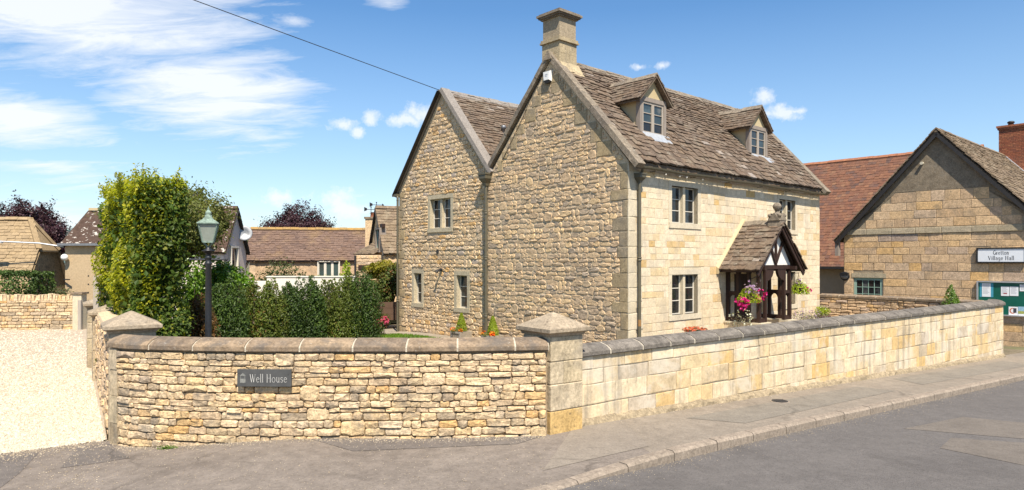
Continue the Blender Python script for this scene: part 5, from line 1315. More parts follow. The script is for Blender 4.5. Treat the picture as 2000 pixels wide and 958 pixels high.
# --- timber porch
def porch():
    A0, A1, AM = 4.75, 6.65, 5.70; PB = .66; RZ, EZ, HW = 3.60, 2.20, 1.45; sl = (RZ-EZ)/HW
    q = lambda a, p, z: P3(a, -p, z)
    fr = lambda a, p, z: P3(a, -p, z)
    pz = lambda a: RZ-sl*abs(a-AM)
    m = MB()
    t = .10
    for a in (A0, A1):      # side frames: posts, rails
        for p in (.06, .40, .74, 1.05): m.bx((a-t/2, p-t/2*(.8 if p not in (.06, 1.05) else 1), PB), (a+t/2, p+t/2*(.8 if p not in (.06, 1.05) else 1), 2.22), fr)
        m.bx((a-t/2+.004, .06, PB-.001), (a+t/2-.004, 1.05, PB+.12), fr); m.bx((a-t/2+.006, .06, 1.46), (a+t/2-.006, 1.05, 1.56), fr); m.bx((a-t/2-.012, .0, 2.20), (a+t/2+.012, 1.27, 2.31), fr)
        for p0, p1 in ((.06, .40), (.40, .74), (.74, 1.05)):   # arched heads to each light
            for zt in (1.46, 2.20):
                for s, pe in ((1, p0+.045), (-1, p1-.045)):
                    w = (p1-p0-.09)/2; pts = [(pe, zt)]+[(pe+s*w*math.sin(R(g)), zt-.14*(1-math.sin(R(g)))**1.0) for g in (0, 25, 50, 75, 90)]
                    pts = [(pe, zt), (pe, zt-.15), (pe+s*w*.25, zt-.075), (pe+s*w*.6, zt-.025), (pe+s*w, zt-.012), (pe+s*w, zt)]
                    m.prism([q(a-.035, b, c) for b, c in pts], F3*.07)
    for a0, a1 in ((A0, A0+.36), (A1-.36, A1)):     # front returns
        ap = a1 if a0 == A0 else a0
        m.bx((ap-.045, 1.05-t/2+.005, PB), (ap+.045, 1.05+t/2-.005, 2.22), fr)
        m.bx((a0, 1.05-t/2+.01, PB-.002), (a1, 1.05+t/2-.01, PB+.11), fr); m.bx((a0, 1.05-t/2+.012, 1.47), (a1, 1.05+t/2-.012, 1.56), fr)
    m.bx((A0-.2, 1.05-t/2-.004, 2.222), (A1+.2, 1.05+t/2+.004, 2.345), fr)       # tie beam
    for s, ae in ((1, A0+.405), (-1, A1-.405)):     # arched brace of the doorway
        pts = [(ae, 2.22), (ae, 1.86)]+[(ae+s*.42*math.sin(R(g)), 1.86+.335*(1-math.cos(R(g)))**.9) for g in (30, 55, 75, 90)]+[(ae+s*.42, 2.22)]
        m.prism([q(a, 1.09, z) for a, z in pts], W3*.08)
    p = m.build('porch', 'dark_oak', house)
    # plinth of stone under the frames
    for a0, a1, p0, p1 in ((A0-.16, A0+.16, 0, 1.2), (A1-.16, A1+.16, 0, 1.2), (A0+.16, A0+.42, .9, 1.2), (A1-.42, A1-.16, .9, 1.2)):
        MB().bx((a0+.002, p0+.02, -.6), (a1-.002, p1, PB-.05), fr).build('plinth', 'facade_ashlar', p); MB().bx((a0-.02 if a1-a0 > .3 else a0, p0+.02, PB-.049), (a1+.02 if a1-a0 > .3 else a1, p1+.02, PB-.004), fr).build('plinth_cap', 'cream_stone', p)
    MB().bx((A0+.42, .85, -.6), (A1-.42, 1.15, .38), fr).build('door_step', 'paving_stone', p); MB().bx((A0+.162, .02, -.6), (A1-.162, .848, .42), fr).build('porch_floor', 'paving_stone', p)
    # gable: plaster panel, king post and struts
    m = MB(); m.prism([q(a, 1.06, z) for a, z in ((A0-.05, 2.346), (A1+.05, 2.346), (AM, pz(AM)-.08))], W3*.04); m.build('gable_panel', 'white_plaster', p)
    m = MB(); P0 = lambda a, z, d=1.095: q(a, d, z)
    m.bar(P0(AM, 2.34), P0(AM, pz(AM)-.12), .075, .05, up=W3)
    m.bar(P0(AM-.02, 2.42), P0(AM-.42, pz(AM-.42)-.16), .08, .05, up=W3); m.bar(P0(AM+.02, 2.42), P0(AM+.42, pz(AM+.42)-.16), .08, .05, up=W3)
    for s in (-1, 1): m.bar(P0(AM+s*(HW-.25), pz(AM+HW-.25)-.13, 1.10), P0(AM+s*.02, pz(AM)-.12, 1.10), .08, .06, up=W3)
    m.build('gable_strut', 'dark_oak', p)
    m = MB()
    for s in (-1, 1): m.bar(P0(AM+s*(HW+.01), pz(AM+HW+.01)-.13, 1.27), P0(AM+s*.0, RZ-.10, 1.27), .04, .13, up=np.cross(F3*s*HW+Z3*(-HW*sl), W3))
    m.build('bargeboard', 'dark_oak', p)
    # roof boards, slates, ridge, flashing
    m = MB()
    for s in (-1, 1):
        e0, e1, r0, r1 = q(AM+s*HW, 0.005, EZ), q(AM+s*HW, 1.32, EZ), q(AM, .005, RZ), q(AM, 1.32, RZ); d = -Z3*.06
        m.hexa([e0+d, e1+d, r1+d, r0+d, e0, e1, r1, r0])
    rf_ = m.build('roof_deck', 'dark_oak', p)
    ll = math.hypot(HW, RZ-EZ); items = []
    for s in (-1, 1):
        rows = [.19, .18, .175, .17, .165, .16, .155, .15, .145, .14, .14, .13, .13]
        items += slates(q(AM+s*(HW+.03), .02, EZ-.03*sl), -W3, -F3*s+Z3*sl, 1.35, ll+.02, rows, (.18, .38), .034, rr)
    sl_sets.append((p, 'slate_stone', items))
    ridge(p, q(AM, .04, RZ+.045), q(AM, 1.02, RZ+.045), F3, .33, 'verge_old', drop=.12, half=.12)
    m = MB(); n3 = np.array((0, 0, 0.0))
    m.hexa([q(AM-HW-.09, .005, EZ-.09*sl-.03), q(AM-HW-.09, .09, EZ-.09*sl-.03), q(AM-.0, .09, RZ-.03), q(AM, .005, RZ-.03), q(AM-HW-.09, .005, EZ-.09*sl+.19), q(AM-HW-.09, .09, EZ-.09*sl+.14), q(AM, .09, RZ+.15), q(AM, .005, RZ+.20)])
    m.hexa([q(AM+HW+.06, .005, EZ-.03), q(AM+HW+.06, .07, EZ-.03), q(AM+.004, .07, RZ-.03), q(AM+.004, .005, RZ-.03), q(AM+HW+.06, .005, EZ+.14), q(AM+HW+.06, .07, EZ+.10), q(AM+.004, .07, RZ+.14), q(AM+.004, .005, RZ+.19)])
    m.build('flashing', 'cream_plaster', p)
    # stone finial at the front of the ridge
    fz = RZ+.03; pc = 1.13; m = MB()
    m.hexa([q(AM-.20, pc-.20, fz-.12), q(AM+.20, pc-.20, fz-.12), q(AM+.20, pc+.20, fz-.12), q(AM-.20, pc+.20, fz-.12), q(AM-.17, pc-.19, fz+.05), q(AM+.17, pc-.19, fz+.05), q(AM+.17, pc+.19, fz+.05), q(AM-.17, pc+.19, fz+.05)])
    for s in (-1, 1): m.prism([q(AM-.19, pc+s*.205, fz+.05), q(AM+.19, pc+s*.205, fz+.05), q(AM+.02, pc+s*.205, fz+.27), q(AM-.02, pc+s*.205, fz+.27)], W3*.05*s)
    for s in (-1, 1): m.prism([q(AM+s*.205, pc-.19, fz+.05), q(AM+s*.205, pc+.19, fz+.05), q(AM+s*.205, pc+.02, fz+.27), q(AM+s*.205, pc-.02, fz+.27)], -F3*.05*s)
    c = q(AM, pc, fz); m.lathe(tuple(c), [(.13, .05), (.12, .18), (.15, .22), (.15, .25), (.09, .27), (.055, .31), (.06, .34), (.08, .36)], 12)
    for a, b in ((-.16, -.16), (.16, -.16), (.16, .16), (-.16, .16)): m.ball(q(AM+a, pc+b, fz+.20), .055, 8, 6)
    m.build('finial', 'verge_old', p)
    m = MB(); c = q(AM, pc, fz+.47); m.ball(c, .125, 16, 10); m.lathe(tuple(c), [(.127, -.012), (.133, 0), (.127, .012)], 16); m.build('finial_ball', 'verge_old', p)
    # front door in the shade
    d = MB(); d.bx((5.205, .05, -.1), (6.195, .12, 2.115), FA.fr()); dr = d.build('door', 'dark_oak', house)
    m = MB()
    for i in range(5): m.bx((5.23+i*.19, .035, .0), (5.405+i*.19, .05, 2.08), FA.fr())
    m.build('door_boards', 'dark_oak', dr); MB().ball(FA.P(6.05, .0, 1.05), .035, 8, 6).build('handle', 'iron_cover', dr)
    return p
porch_o = porch()
emit(sl_sets, 'slate')

# ================================================================== VILLAGE HALL
HC = np.array((18.0, 24.4)); HL = HC+Wv*5.95
HW_ = Wall(HL, -Wv); HHW = 3.5; HE = 3.62; HP = 1.1; HZ = HE+HHW*HP
hallz = lambda u: HZ-HP*abs(u-HHW)
hall = thing('village_hall', (*(HL+(-Wv)*3.5), -.6), 'ochre stone village hall with steep gable, black verge boards and brick chimney', 'hall')
def PH(u, d, z): return HW_.P(u, d, z)
wu0, wu1 = wall_u(HW_, 1667.5), wall_u(HW_, 1724); wz1 = wall_z(HW_, 1695, 543); wz0 = wz1-1.05
m = MB(); HW_.plate(m, 0, 7.0, -1.5, HE-.03, [(wu0, wu1, wz0, wz1)], 0, .45); HW_.poly(m, [(0, HE-.03), (7, HE-.03), (HHW, HZ-.1)], 0, .45)
hwall = m.build('gable_wall', 'mortar_hall', hall)
m = MB(); Wall(PH(0, 13, 0)[:2], -Fv).plate(m, 0, 12.55, -1.5, HE-.1, [], .01, .4); Wall(PH(7, .45, 0)[:2], Fv).plate(m, 0, 12.5, -1.5, HE-.1, [], .01, .4); m.build('side_wall', 'hall_ashlar', hall)
rh = random.Random(41); hs_ = []; SZ0, SZ1 = wall_z(HW_, 1830, 455.5), wall_z(HW_, 1830, 443.5)
hcuts = [(wu0-.02, wu1+.02, wz0, wz1+.19)]
low = zrows(-1.2, SZ0-.01, .22, .36, rh)
for (a, b, z0, z1) in courses(low, lambda p, q: [(.012, 6.99)], .32, 1.0, rh, hcuts, .0): hs_.append(HW_.stone(a, b, z0, z1, rh.uniform(.008, .020), 'ashlar', rh.uniform(-.006, .006), rh.uniform(.008, .018)))
def hspan(z0, z1):
    k = (z1-HE)/HP+.42; return [(k, 7-k)] if 7-2*k > .3 else []
RZ1 = wall_z(HW_, 1830, 372)
for (a, b, z0, z1) in courses(zrows(SZ1+.012, RZ1, .27, .40, rh), hspan, .34, .95, rh, [], .0): hs_.append(HW_.stone(a, b, z0, z1, rh.uniform(.008, .020), 'ashlar', rh.uniform(-.006, .006), rh.uniform(.008, .018)))
emit([(hwall, 'hall_ashlar', hs_)], 'stone')
st = []
for a, b in fill(.15, 6.85, .75, 1.05, rh): st.append(HW_.stone(a, b, SZ0, SZ1, .05, 'ashlar', 0, .008))
emit([(hwall, 'string_stone', st)], 'string_stone')
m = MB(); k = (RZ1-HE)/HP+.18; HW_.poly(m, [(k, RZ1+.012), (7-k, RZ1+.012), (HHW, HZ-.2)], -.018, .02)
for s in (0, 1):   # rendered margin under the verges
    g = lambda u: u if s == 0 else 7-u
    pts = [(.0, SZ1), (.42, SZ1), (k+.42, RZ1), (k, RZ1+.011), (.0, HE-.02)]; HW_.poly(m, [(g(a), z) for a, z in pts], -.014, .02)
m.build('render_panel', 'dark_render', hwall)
lu0, lu1 = wall_u(HW_, 1664), wall_u(HW_, 1731)
MB().bx((lu0, -.03, wz1+.004), (lu1, .2, wz1+.185), HW_.fr()).build('window_lintel', 'string_stone', hwall)
window(HW_, wu0+.002, wu1-.002, wz0+.002, wz1-.002, 1, 3, hall, None, 'sage_paint', .0, .03, 0, fw=.10, cols=4)
bb = wall_u(HW_, 1802); bz = wall_z(HW_, 1802, 319.5); m = MB(); m.tube([PH(bb, .02, bz), PH(bb, -.14, bz-.01)], [.05, .06], 10); m.build('vent_outlet', 'cream_paint', hall)
# roof: deck, slates, black verge boards
m = MB()
for s, (ua_, ub_) in ((-1, (-.28, HHW)), (1, (7.28, HHW))):
    e0, e1, r0, r1 = PH(ua_, -.22, hallz(ua_)), PH(ua_, 13, hallz(ua_)), PH(ub_, -.22, HZ), PH(ub_, 13, HZ); d = -Z3*.07
    m.hexa([e0+d, e1+d, r1+d, r0+d, e0, e1, r1, r0])
hroof = m.build('roof', 'hall_slate', hall)
hl_ = 3.78*math.sqrt(1+HP*HP); rows = []; h = .22
while sum(rows) < hl_: rows.append(h); h = max(.15, h*.975)
hsl = slates(PH(7.30, -.24, hallz(7.30)), F3, W3+Z3*HP, 13.1, hl_, rows, (.24, .46), .034, rh)
hsl += slates(PH(-.30, -.24, hallz(-.30)), F3, -W3+Z3*HP, 1.2, hl_, rows, (.24, .46), .034, rh)
emit([(hroof, 'hall_slate', hsl)], 'slate')
ridge(hroof, PH(HHW, -.24, HZ+.05), PH(HHW, 13, HZ+.05), W3, .46, 'hall_slate', drop=.14, half=.15)
m = MB()
for s in (-1, 1):
    ue = HHW+s*(HHW+.26); m.bar(PH(ue, -.20, hallz(ue)-.13), PH(HHW, -.20, HZ-.13), .04, .17, up=np.cross(W3*HHW+Z3*s*HHW*HP, F3))
m.build('verge_board', 'dark_board_and_shade', hall)
# eaves return at the left corner
MB().bx((-.30, -.16, HE-.95), (-.16, .05, HE-.35), HW_.fr()).build('eaves_box', 'grey_oak', hall)
# bulkhead lamp
lu = wall_u(HW_, 1651); lz = wall_z(HW_, 1651, 540); lt = MB()
lt.lathe((0, 0, 0), [(.19, 0), (.19, .05), (.17, .08)], 16); lt.v = [tuple(PH(lu+x, -z, lz+y)) for x, y, z in lt.v]; lamp_b = lt.build('wall_lamp', 'black_metal', hall)
lt = MB(); lt.ball((0, 0, 0), .15, 14, 8, (1, .8, .5)); lt.v = [tuple(PH(lu+x, -z-.08, lz+y)) for x, y, z in lt.v]; lt.build('lamp_lens', 'grey_metal', lamp_b)
MB().bx((lu-.17, -.17, lz+.03), (lu+.17, -.02, lz+.15), HW_.fr()).build('lamp_hood', 'black_metal', lamp_b)
# sign
s0, s1 = wall_u(HW_, 1911.5), wall_u(HW_, 2003); sz1, sz0 = wall_z(HW_, 1912, 487), wall_z(HW_, 1912, 511.5)
sg = thing('hall_sign', tuple(PH((s0+s1)/2, -.1, sz0)), 'long white sign with black frame and black lettering above the green notice board', 'sign')
MB().bx((s0, -.10, sz0), (s1, -.03, sz1), HW_.fr()).build('sign_panel', 'sign_white', sg)
m = MB(); fr = HW_.fr()
for lo, hi in (((s0-.05, -.12, sz0-.05), (s1+.05, -.02, sz0)), ((s0-.05, -.12, sz1), (s1+.05, -.02, sz1+.05)), ((s0-.05, -.12, sz0), (s0, -.02, sz1)), ((s1, -.12, sz0), (s1+.05, -.02, sz1))): m.bx(lo, hi, fr)
m.build('sign_frame', 'letter_black', sg)
m = MB(); g0, g1 = wall_u(HW_, 1941), wall_u(HW_, 1972); v0, v1 = wall_u(HW_, 1931.5), wall_u(HW_, 1982); hh = sz1-sz0
text(m, fr, 'Gretton', hh*.30, g0, sz0+hh*.56, -.1005, fit=g1-g0, bold=1.15); text(m, fr, 'Village Hall', hh*.30, v0, sz0+hh*.14, -.1005, fit=v1-v0, bold=1.15)
m.build('lettering', 'letter_black', sg)
# notice board
n0, n1 = wall_u(HW_, 1909), wall_u(HW_, 2046); nz1, nz0 = wall_z(HW_, 1909, 549), wall_z(HW_, 1995, 619)
nb = thing('notice_board', tuple(PH((n0+n1)/2, -.1, nz0)), 'green glazed notice board in aluminium frame with white notices pinned inside', 'notice board')
MB().bx((n0+.04, -.06, nz0+.04), (n1-.04, -.02, nz1-.04), fr).build('board', 'board_green', nb)
m = MB()
for lo, hi in (((n0, -.12, nz0), (n1, -.015, nz0+.045)), ((n0, -.12, nz1-.045), (n1, -.015, nz1)), ((n0, -.12, nz0+.045), (n0+.045, -.015, nz1-.045)), ((n1-.045, -.12, nz0+.045), (n1, -.015, nz1-.045))): m.bx(lo, hi, fr)
m.build('board_frame', 'aluminium', nb)
def paper(px0, px1, py0, py1, mat, name='notice', d=-.062, lab=None):
    a, b = wall_u(HW_, px0), wall_u(HW_, px1); z1, z0 = wall_z(HW_, px0, py0), wall_z(HW_, px0, py1)
    o = MB().bx((a, d-.003, z0), (b, d, z1), fr).build(name, mat, nb)
    if lab: o['label'] = lab
    return a, b, z0, z1, o
paper(1914.5, 1941, 553, 580, 'paper_blue', 'backing_sheet')
for (p0, p1, q0, q1) in ((1919, 1936, 553.5, 579.5), (1956, 1972, 560, 578), (1973, 1990, 560, 578), (1992.5, 2010, 556, 569)):
    a, b, z0, z1, o = paper(p0, p1, q0, q1, 'paper_white', d=-.066); m = MB(); w = b-a; h = z1-z0; n = 9
    for i in range(n): m.bx((a+w*.12, -.0705, z1-h*(.10+.085*i)), (a+w*rng.uniform(.6, .88), -.0692, z1-h*(.10+.085*i)+h*.028), fr)
    m.build('print', 'print_grey', o)
    if p0 == 1956: MB().bx((a+w*.3, -.0712, z0+h*.2), (a+w*.75, -.0707, z0+h*.33), fr).build('print_block', 'print_red', o)
a, b, z0, z1, o = paper(1971, 1989, 599, 617, 'paper_white', 'poster', d=-.066); w = b-a; h = z1-z0
m = MB(); m.add([PH(a+w*.42+w*.34*math.cos(t*.449), -.0695, z0+h*.55+h*.32*math.sin(t*.449)) for t in range(14)], [tuple(range(14))]); m.build('print_disc', 'print_orange', o)
m = MB(); m.add([PH(a+w*.46+w*.24*math.cos(t*.449), -.0703, z0+h*.56+h*.22*math.sin(t*.449)) for t in range(14)], [tuple(range(14))]); m.build('print_picture', 'paper_white', o)
m = MB(); m.bx((a+w*.5, -.0715, z0+h*.36), (a+w*.85, -.071, z0+h*.85), fr); m.build('print_figure', 'print_dark', o)
a, b, z0, z1, o = paper(1989.5, 2009, 599, 617, 'print_sky', 'poster', d=-.066); w = b-a; h = z1-z0
MB().bx((a, -.0702, z0+h*.22), (b, -.0692, z0+h*.52), fr).build('print_picture', 'print_field', o); MB().bx((a, -.0702, z0), (b, -.0692, z0+h*.2), fr).build('print_caption', 'paper_white', o)
# brick chimney
def brick_chimney():
    a0 = 9.6; m = MB(); cu, cd = 4.0, a0; x0, x1, y0, y1 = cu-.65, cu+.75, cd, cd+1.0; zt = 8.75
    c = MB().bx((x0+.02, y0+.02, HZ-2.0), (x1-.02, y1-.02, zt), fr).build('chimney', 'mortar_hall', hall)
    V = MB(); z = HZ-1.9; k = 0
    while z < zt-.02:
        for side in range(2):
            L = (x1-x0) if side == 0 else (y1-y0); p = -(.11 if k % 2 else 0)
            while p < L:
                q0, q1 = max(p, 0)+.005, min(p+.225, L)-.005; p += .225
                if q1-q0 < .03: continue
                j = rng.uniform(0, .006)
                if side == 0: V.bx((x0+q0, y0-j, z+.005), (x0+q1, y0+.06, z+.07), fr)
                else: V.bx((x0-j, y0+q0, z+.005), (x0+.06, y0+q1, z+.07), fr)
        z += .075; k += 1
    V.build('brickwork', 'red_brick', c, stuff=True)
    m = MB(); m.bx((x0-.05, y0-.05, zt-.02), (x1+.05, y1+.05, zt+.07), fr); m.bx((x0-.09, y0-.09, zt+.072), (x1+.09, y1+.09, zt+.16), fr); m.build('chimney_cap', 'red_brick', c)
    cc = PH(cu-.25, cd+.4, zt+.16); MB().lathe(tuple(cc), [(.13, 0), (.11, .14), (.15, .15), (.15, .2), (.10, .24)], 12).build('chimney_pot', 'dark_board_and_shade', c)
    m = MB(); m.bar(PH(x1+.08, y0-.1, hallz(x1)+.02), PH(cu-.4, y0-.1, hallz(cu-.4)+.1), .2, .06); m.build('flashing', 'lead_sheet', c)
brick_chimney()

# ------------------------------------------------------------------ red tiled wing behind the hall
WG0 = HL+Fv*3.0; WGL = WG0+Wv*9.0
WW = Wall(WGL, -Wv); WE, WR, WRZ = 2.15, 5.5, 7.85
wing = thing('red_roofed_wing', (*(WG0+Wv*4), -.6), 'long building with red clay tiled roof behind the village hall', 'building')
m = MB(); WW.plate(m, 0, 9.0, -1.5, WE+.2, [], .3, .6); wwall = m.build('wall', 'cream_render', wing)
for k in range(12): MB().bx((1.0+k*.68, .02, WE-.10), (1.07+k*.68, .3, WE+.02), WW.fr()).build('rafter_foot', 'dark_oak', wing)
MB().bx((-.1, -.10, WE-.08), (9.0, .0, WE+.04), WW.fr()).build('gutter', 'dark_board_and_shade', wing)
sl_ = (WRZ-WE)/WR; wl = math.hypot(WR, WRZ-WE); wz = lambda d: WE+sl_*d
m = MB(); f = WW.fr()
m.hexa([f(-.5, 0, WE-.1), f(12, 0, WE-.1), f(12, WR, WRZ-.1), f(-.5, WR, WRZ-.1), f(-.5, 0, WE), f(12, 0, WE), f(12, WR, WRZ), f(-.5, WR, WRZ)])
m.hexa([f(-.5, WR, WRZ-.1), f(12, WR, WRZ-.1), f(12, WR*2, WE-.1), f(-.5, WR*2, WE-.1), f(-.5, WR, WRZ), f(12, WR, WRZ), f(12, WR*2, WE), f(-.5, WR*2, WE)])
wroof = m.build('roof', 'red_tile', wing)
rt = random.Random(3); ex3 = np.array((*(-Wv), 0))
til = slates(f(-.5, -.04, WE-.03), ex3, F3+Z3*sl_, 12.5, wl, [.2]*60, (.20, .24), .018, rt)
V, Fq = merge(til); arr_obj('roof_tiles', V, Fq, 'red_tile', wroof, stuff=True)
ridge(wroof, f(-.5, WR, WRZ+.06), f(12, WR, WRZ+.06), F3, .4, 'ridge_tile_red', drop=.12, half=.13, name='ridge_tile')
# small cross gable on that roof, gable wall coloured dark to stand for shade
best = None
for d in np.linspace(.5, 5, 200):
    q = WW.o+WW.i*d; u = (.648*q[1]-q[0])/(WW.e[0]-.648*WW.e[1]); y = q[1]+WW.e[1]*u; pyy = 508-(wz(d)-CAMZ)/y*1333
    if best is None or abs(pyy-401) < best[0]: best = (abs(pyy-401), d, u)
_, gd, gu1 = best
hwid = 1.75; gc = gu1-hwid; gz0 = wz(gd); gzr = gz0+hwid*sl_
xg = MB(); WW.poly(xg, [(gc-hwid, gz0-.2), (gc+hwid, gz0-.2), (gc, gzr-.12)], gd+.12, gd+.3); cg = xg.build('cross_gable', 'dark_board_and_shade', wing)
m = MB()
for s in (-1, 1):
    e0, r0, e1, r1 = f(gc+s*hwid*1.08, gd-.15, gz0-.08*hwid*sl_), f(gc, gd-.15, gzr), f(gc+s*hwid*1.08, gd+.1, gz0-.08*hwid*sl_), f(gc, gd+hwid*sl_/sl_+.1, gzr); d = -Z3*.08
    m.hexa([e0+d, e1+d, r1+d, r0+d, e0, e1, r1, r0])
m.build('roof_deck', 'red_tile', cg)
tl = slates(f(gc+hwid*1.1, gd-.17, gz0-.1*hwid*sl_), F3, -ex3+Z3*sl_, 2.6, hwid*1.1*math.sqrt(1+sl_**2), [.2]*30, (.2, .24), .018, rt, lambda x, y: x < .25+y/math.sqrt(1+sl_**2))
V, Fq = merge(tl); arr_obj('roof_tiles', V, Fq, 'red_tile', cg, stuff=True)
m = MB(); m.bar(f(gc+hwid*1.1, gd-.18, gz0-.1*hwid*sl_+.04), f(gc, gd-.18, gzr+.04), .05, .09, up=F3); m.build('verge_tile', 'ridge_tile_red', cg)
MB().bx((gc-hwid, gd-.28, gz0-.24), (gc+hwid*.98, gd+.0, gz0-.06), f).build('lead_apron', 'grey_metal', cg)

# ================================================================== HOUSES ON THE LEFT
def gabled(name, near, far, depth_dir, length, zb, ze, zr, wall_mat, roof_mat, label, cat='house', rowh=.2, roof_th=.03, tw=(.25, .4), over=.15, hip=0.0, tiles=True, lim=0, both=True, frames=None):
    """house whose gable end runs from near foot to far foot (left to right as seen); its ridge runs back along depth_dir"""
    near, far = np.array(near, float), np.array(far, float); e = far-near; wd = np.linalg.norm(e); e /= wd; dd = np.array(depth_dir, float); dd /= np.linalg.norm(dd)
    E3, D3 = np.array((*e, 0)), np.array((*dd, 0)); t = thing(name, (*((near+far)/2+dd*length/2), zb), label, cat)
    Q = lambda u, d, z: np.array((*(near+e*u+dd*d), z)); slope = (zr-ze)/(wd/2)
    m = MB(); m.prism([Q(0, 0, zb), Q(wd, 0, zb), Q(wd, 0, ze)]+([Q(wd/2, 0, zr-.08)] if not hip else [Q(wd/2+(1-hip)*0+wd/2*hip, 0, zr-slope*wd/2*hip-.08), Q(wd/2-wd/2*hip, 0, zr-slope*wd/2*hip-.08)])+[Q(0, 0, ze)], D3*.3)
    g = m.build('gable_wall', wall_mat, t)
    m = MB(); m.hexa([Q(.01, .3, zb), Q(.3, .3, zb), Q(.3, length, zb), Q(.01, length, zb), Q(.01, .3, ze), Q(.3, .3, ze), Q(.3, length, ze), Q(.01, length, ze)]); m.hexa([Q(wd-.3, .3, zb), Q(wd-.01, .3, zb), Q(wd-.01, length, zb), Q(wd-.3, length, zb), Q(wd-.3, .3, ze), Q(wd-.01, .3, ze), Q(wd-.01, length, ze), Q(wd-.3, length, ze)])
    m.build('side_wall', wall_mat, t)
    m = MB(); hy = wd/2*hip
    for s in (0, 1):
        u0 = -over if s == 0 else wd+over; z0 = ze-over*slope; um = wd/2; k = -Z3*.08
        r0 = Q(um, -over+hy*1.0, zr)
        if hip: mid = Q(um+(-hy if s == 0 else hy), -over, zr-slope*hy); P = [Q(u0, -over, z0), Q(u0, length, z0), Q(um, length, zr), r0, mid]
        else: P = [Q(u0, -over, z0), Q(u0, length, z0), Q(um, length, zr), r0]
        m.prism([p+k for p in P], Z3*.08)
    if hip: P = [Q(wd/2-hy, -over, zr-slope*hy), Q(wd/2+hy, -over, zr-slope*hy), Q(wd/2, -over+hy, zr)]; m.prism([p-Z3*.08 for p in P], Z3*.08)
    r = m.build('roof', roof_mat, t)
    if tiles:
        sl = math.sqrt(1+slope**2); L = (wd/2+over)*sl; it = []
        for s in (0, 1):
            u0 = -over-.03 if s == 0 else wd+over+.03; up = (E3 if s == 0 else -E3)+Z3*slope
            it += slates(Q(u0, -over-.03, ze-(over+.03)*slope), D3, up, length+over, L+.03, [rowh]*int(L/rowh+2), tw, roof_th, rng, (lambda x, y: x > (y/sl-(wd/2+over-hy)) if hip else True) if hip else None)
        V, F = merge(it); arr_obj('roof_tiles', V, F, roof_mat, r, stuff=True)
    ridge(r, Q(wd/2, -over+hy, zr+.05), Q(wd/2, length, zr+.05), E3, .5, roof_mat, drop=.12, half=.15, name='ridge_tile')
    if hip:
        for s in (-1, 1): MB().bar(Q(wd/2+s*hy, -over, zr-slope*hy+.05), Q(wd/2, -over+hy, zr+.05), .22, .12).build('hip_tile', roof_mat, r)
    m = MB()
    for s in (0, 1): m.bar(Q(-over if s == 0 else wd+over, -over+.02, ze-over*slope-.1), Q(wd/2+(hy*(-1 if s == 0 else 1)), -over+.02, zr-slope*hy-.1), .03, .14, up=D3)
    m.build('verge_board', 'dark_board_and_shade' if not hip else roof_mat, t)
    return t, Q, Wall(near, e), slope
# tan roofed stone house with half hipped gable
gabled('half_hipped_house', (-21.45, 29.9), (-21.85, 33.5), (-.99, -.11), 12, -.3, 1.25, 4.38, 'dry_stone', 'tan_tile', 'stone house with tan stone tiled roof and half hipped gable behind the clipped hedge', hip=.46, rowh=.17, tw=(.22, .36))
# tan rendered barn with dark corrugated roof
bx0, bx1, by = -19.9, -13.0, 30.4
barn = thing('rendered_barn', (-17, 33, -.2), 'tan rendered barn with blotchy dark corrugated roof and rows of small wall holes', 'barn')
BWL = Wall((bx0, by), (1, .02)); f = BWL.fr(); bz = CAMZ+(508-476)/1333.3*by
m = MB(); BWL.plate(m, 0, 3.6, -.6, bz, [], 0, .3); Wall((bx0-.02, by+6), (0.02, -1)).plate(m, 0, 5.98, -.6, bz, [], 0.01, .3); bwl = m.build('wall', 'pebble_render', barn)
m = MB()
for i in range(5):
    for k in range(5):
        c = f(1.0+i*.56+rng.uniform(-.03, .03), -.002, .30+k*.37); m.bx((1.0+i*.56, -.012, .28+k*.37), (1.055+i*.56, .01, .335+k*.37), f)
m.build('wall_holes', 'dark_board_and_shade', bwl)
br_z = CAMZ+(508-411)/1333.3*(by+2.6); n = 34; V = []; m = MB()
for i in range(n+1):
    u = -.15+3.9*i/n; h = .035*math.sin(i*math.pi/1.5)
    sh = .95*0
    V += [f(u, -.15, bz-.02+h), f(u, 2.9, br_z+h), f(u, -.15, bz-.06+h), f(u, 2.9, br_z-.04+h)]
# the left verge leans back because the ridge is shorter than the eaves
for i in range(0, len(V), 4):
    u = -.15+3.9*(i//4)/n
    for j in (1, 3): V[i+j] = V[i+j]+np.array((-.55*(1-u/3.75), 0, 0))
m.add(V, [(i*4, i*4+4, i*4+5, i*4+1) for i in range(n)]+[(i*4+2, i*4+3, i*4+7, i*4+6) for i in range(n)]+[(i*4, i*4+2, i*4+6, i*4+4) for i in range(n)]); m.build('roof', 'corrugated', barn)
m = MB(); m.hexa([f(-.6, 2.85, br_z-.1), f(3.7, 2.85, br_z-.1), f(3.7, 6.0, bz), f(.0, 6.0, bz), f(-.6, 2.85, br_z-.02), f(3.7, 2.85, br_z-.02), f(3.7, 6.0, bz+.06), f(0, 6.0, bz+.06)]); m.build('rear_roof', 'corrugated', barn)
MB().bx((-.62, 2.78, br_z+.0), (3.7, 3.05, br_z+.13), f).build('ridge_capping', 'cream_plaster', barn)
MB().bx((-.2, -.26, bz-.10), (3.7, -.15, bz-.0), f).build('gutter', 'grey_metal', barn)
MB().tube([f(-.0, -.12, bz-.15), f(-.9, -.35, bz+.0), f(-2.6, -.7, bz+.08)], .035, 8).build('light_arm', 'aluminium', barn)
MB().hexa([f(-3.5, -.85, bz-.02), f(-2.3, -.75, bz+.0), f(-2.3, -.55, bz+.0), f(-3.5, -.65, bz-.02), f(-3.4, -.83, bz+.1), f(-2.4, -.73, bz+.12), f(-2.4, -.57, bz+.12), f(-3.4, -.67, bz+.1)]).build('light_head', 'aluminium', barn)
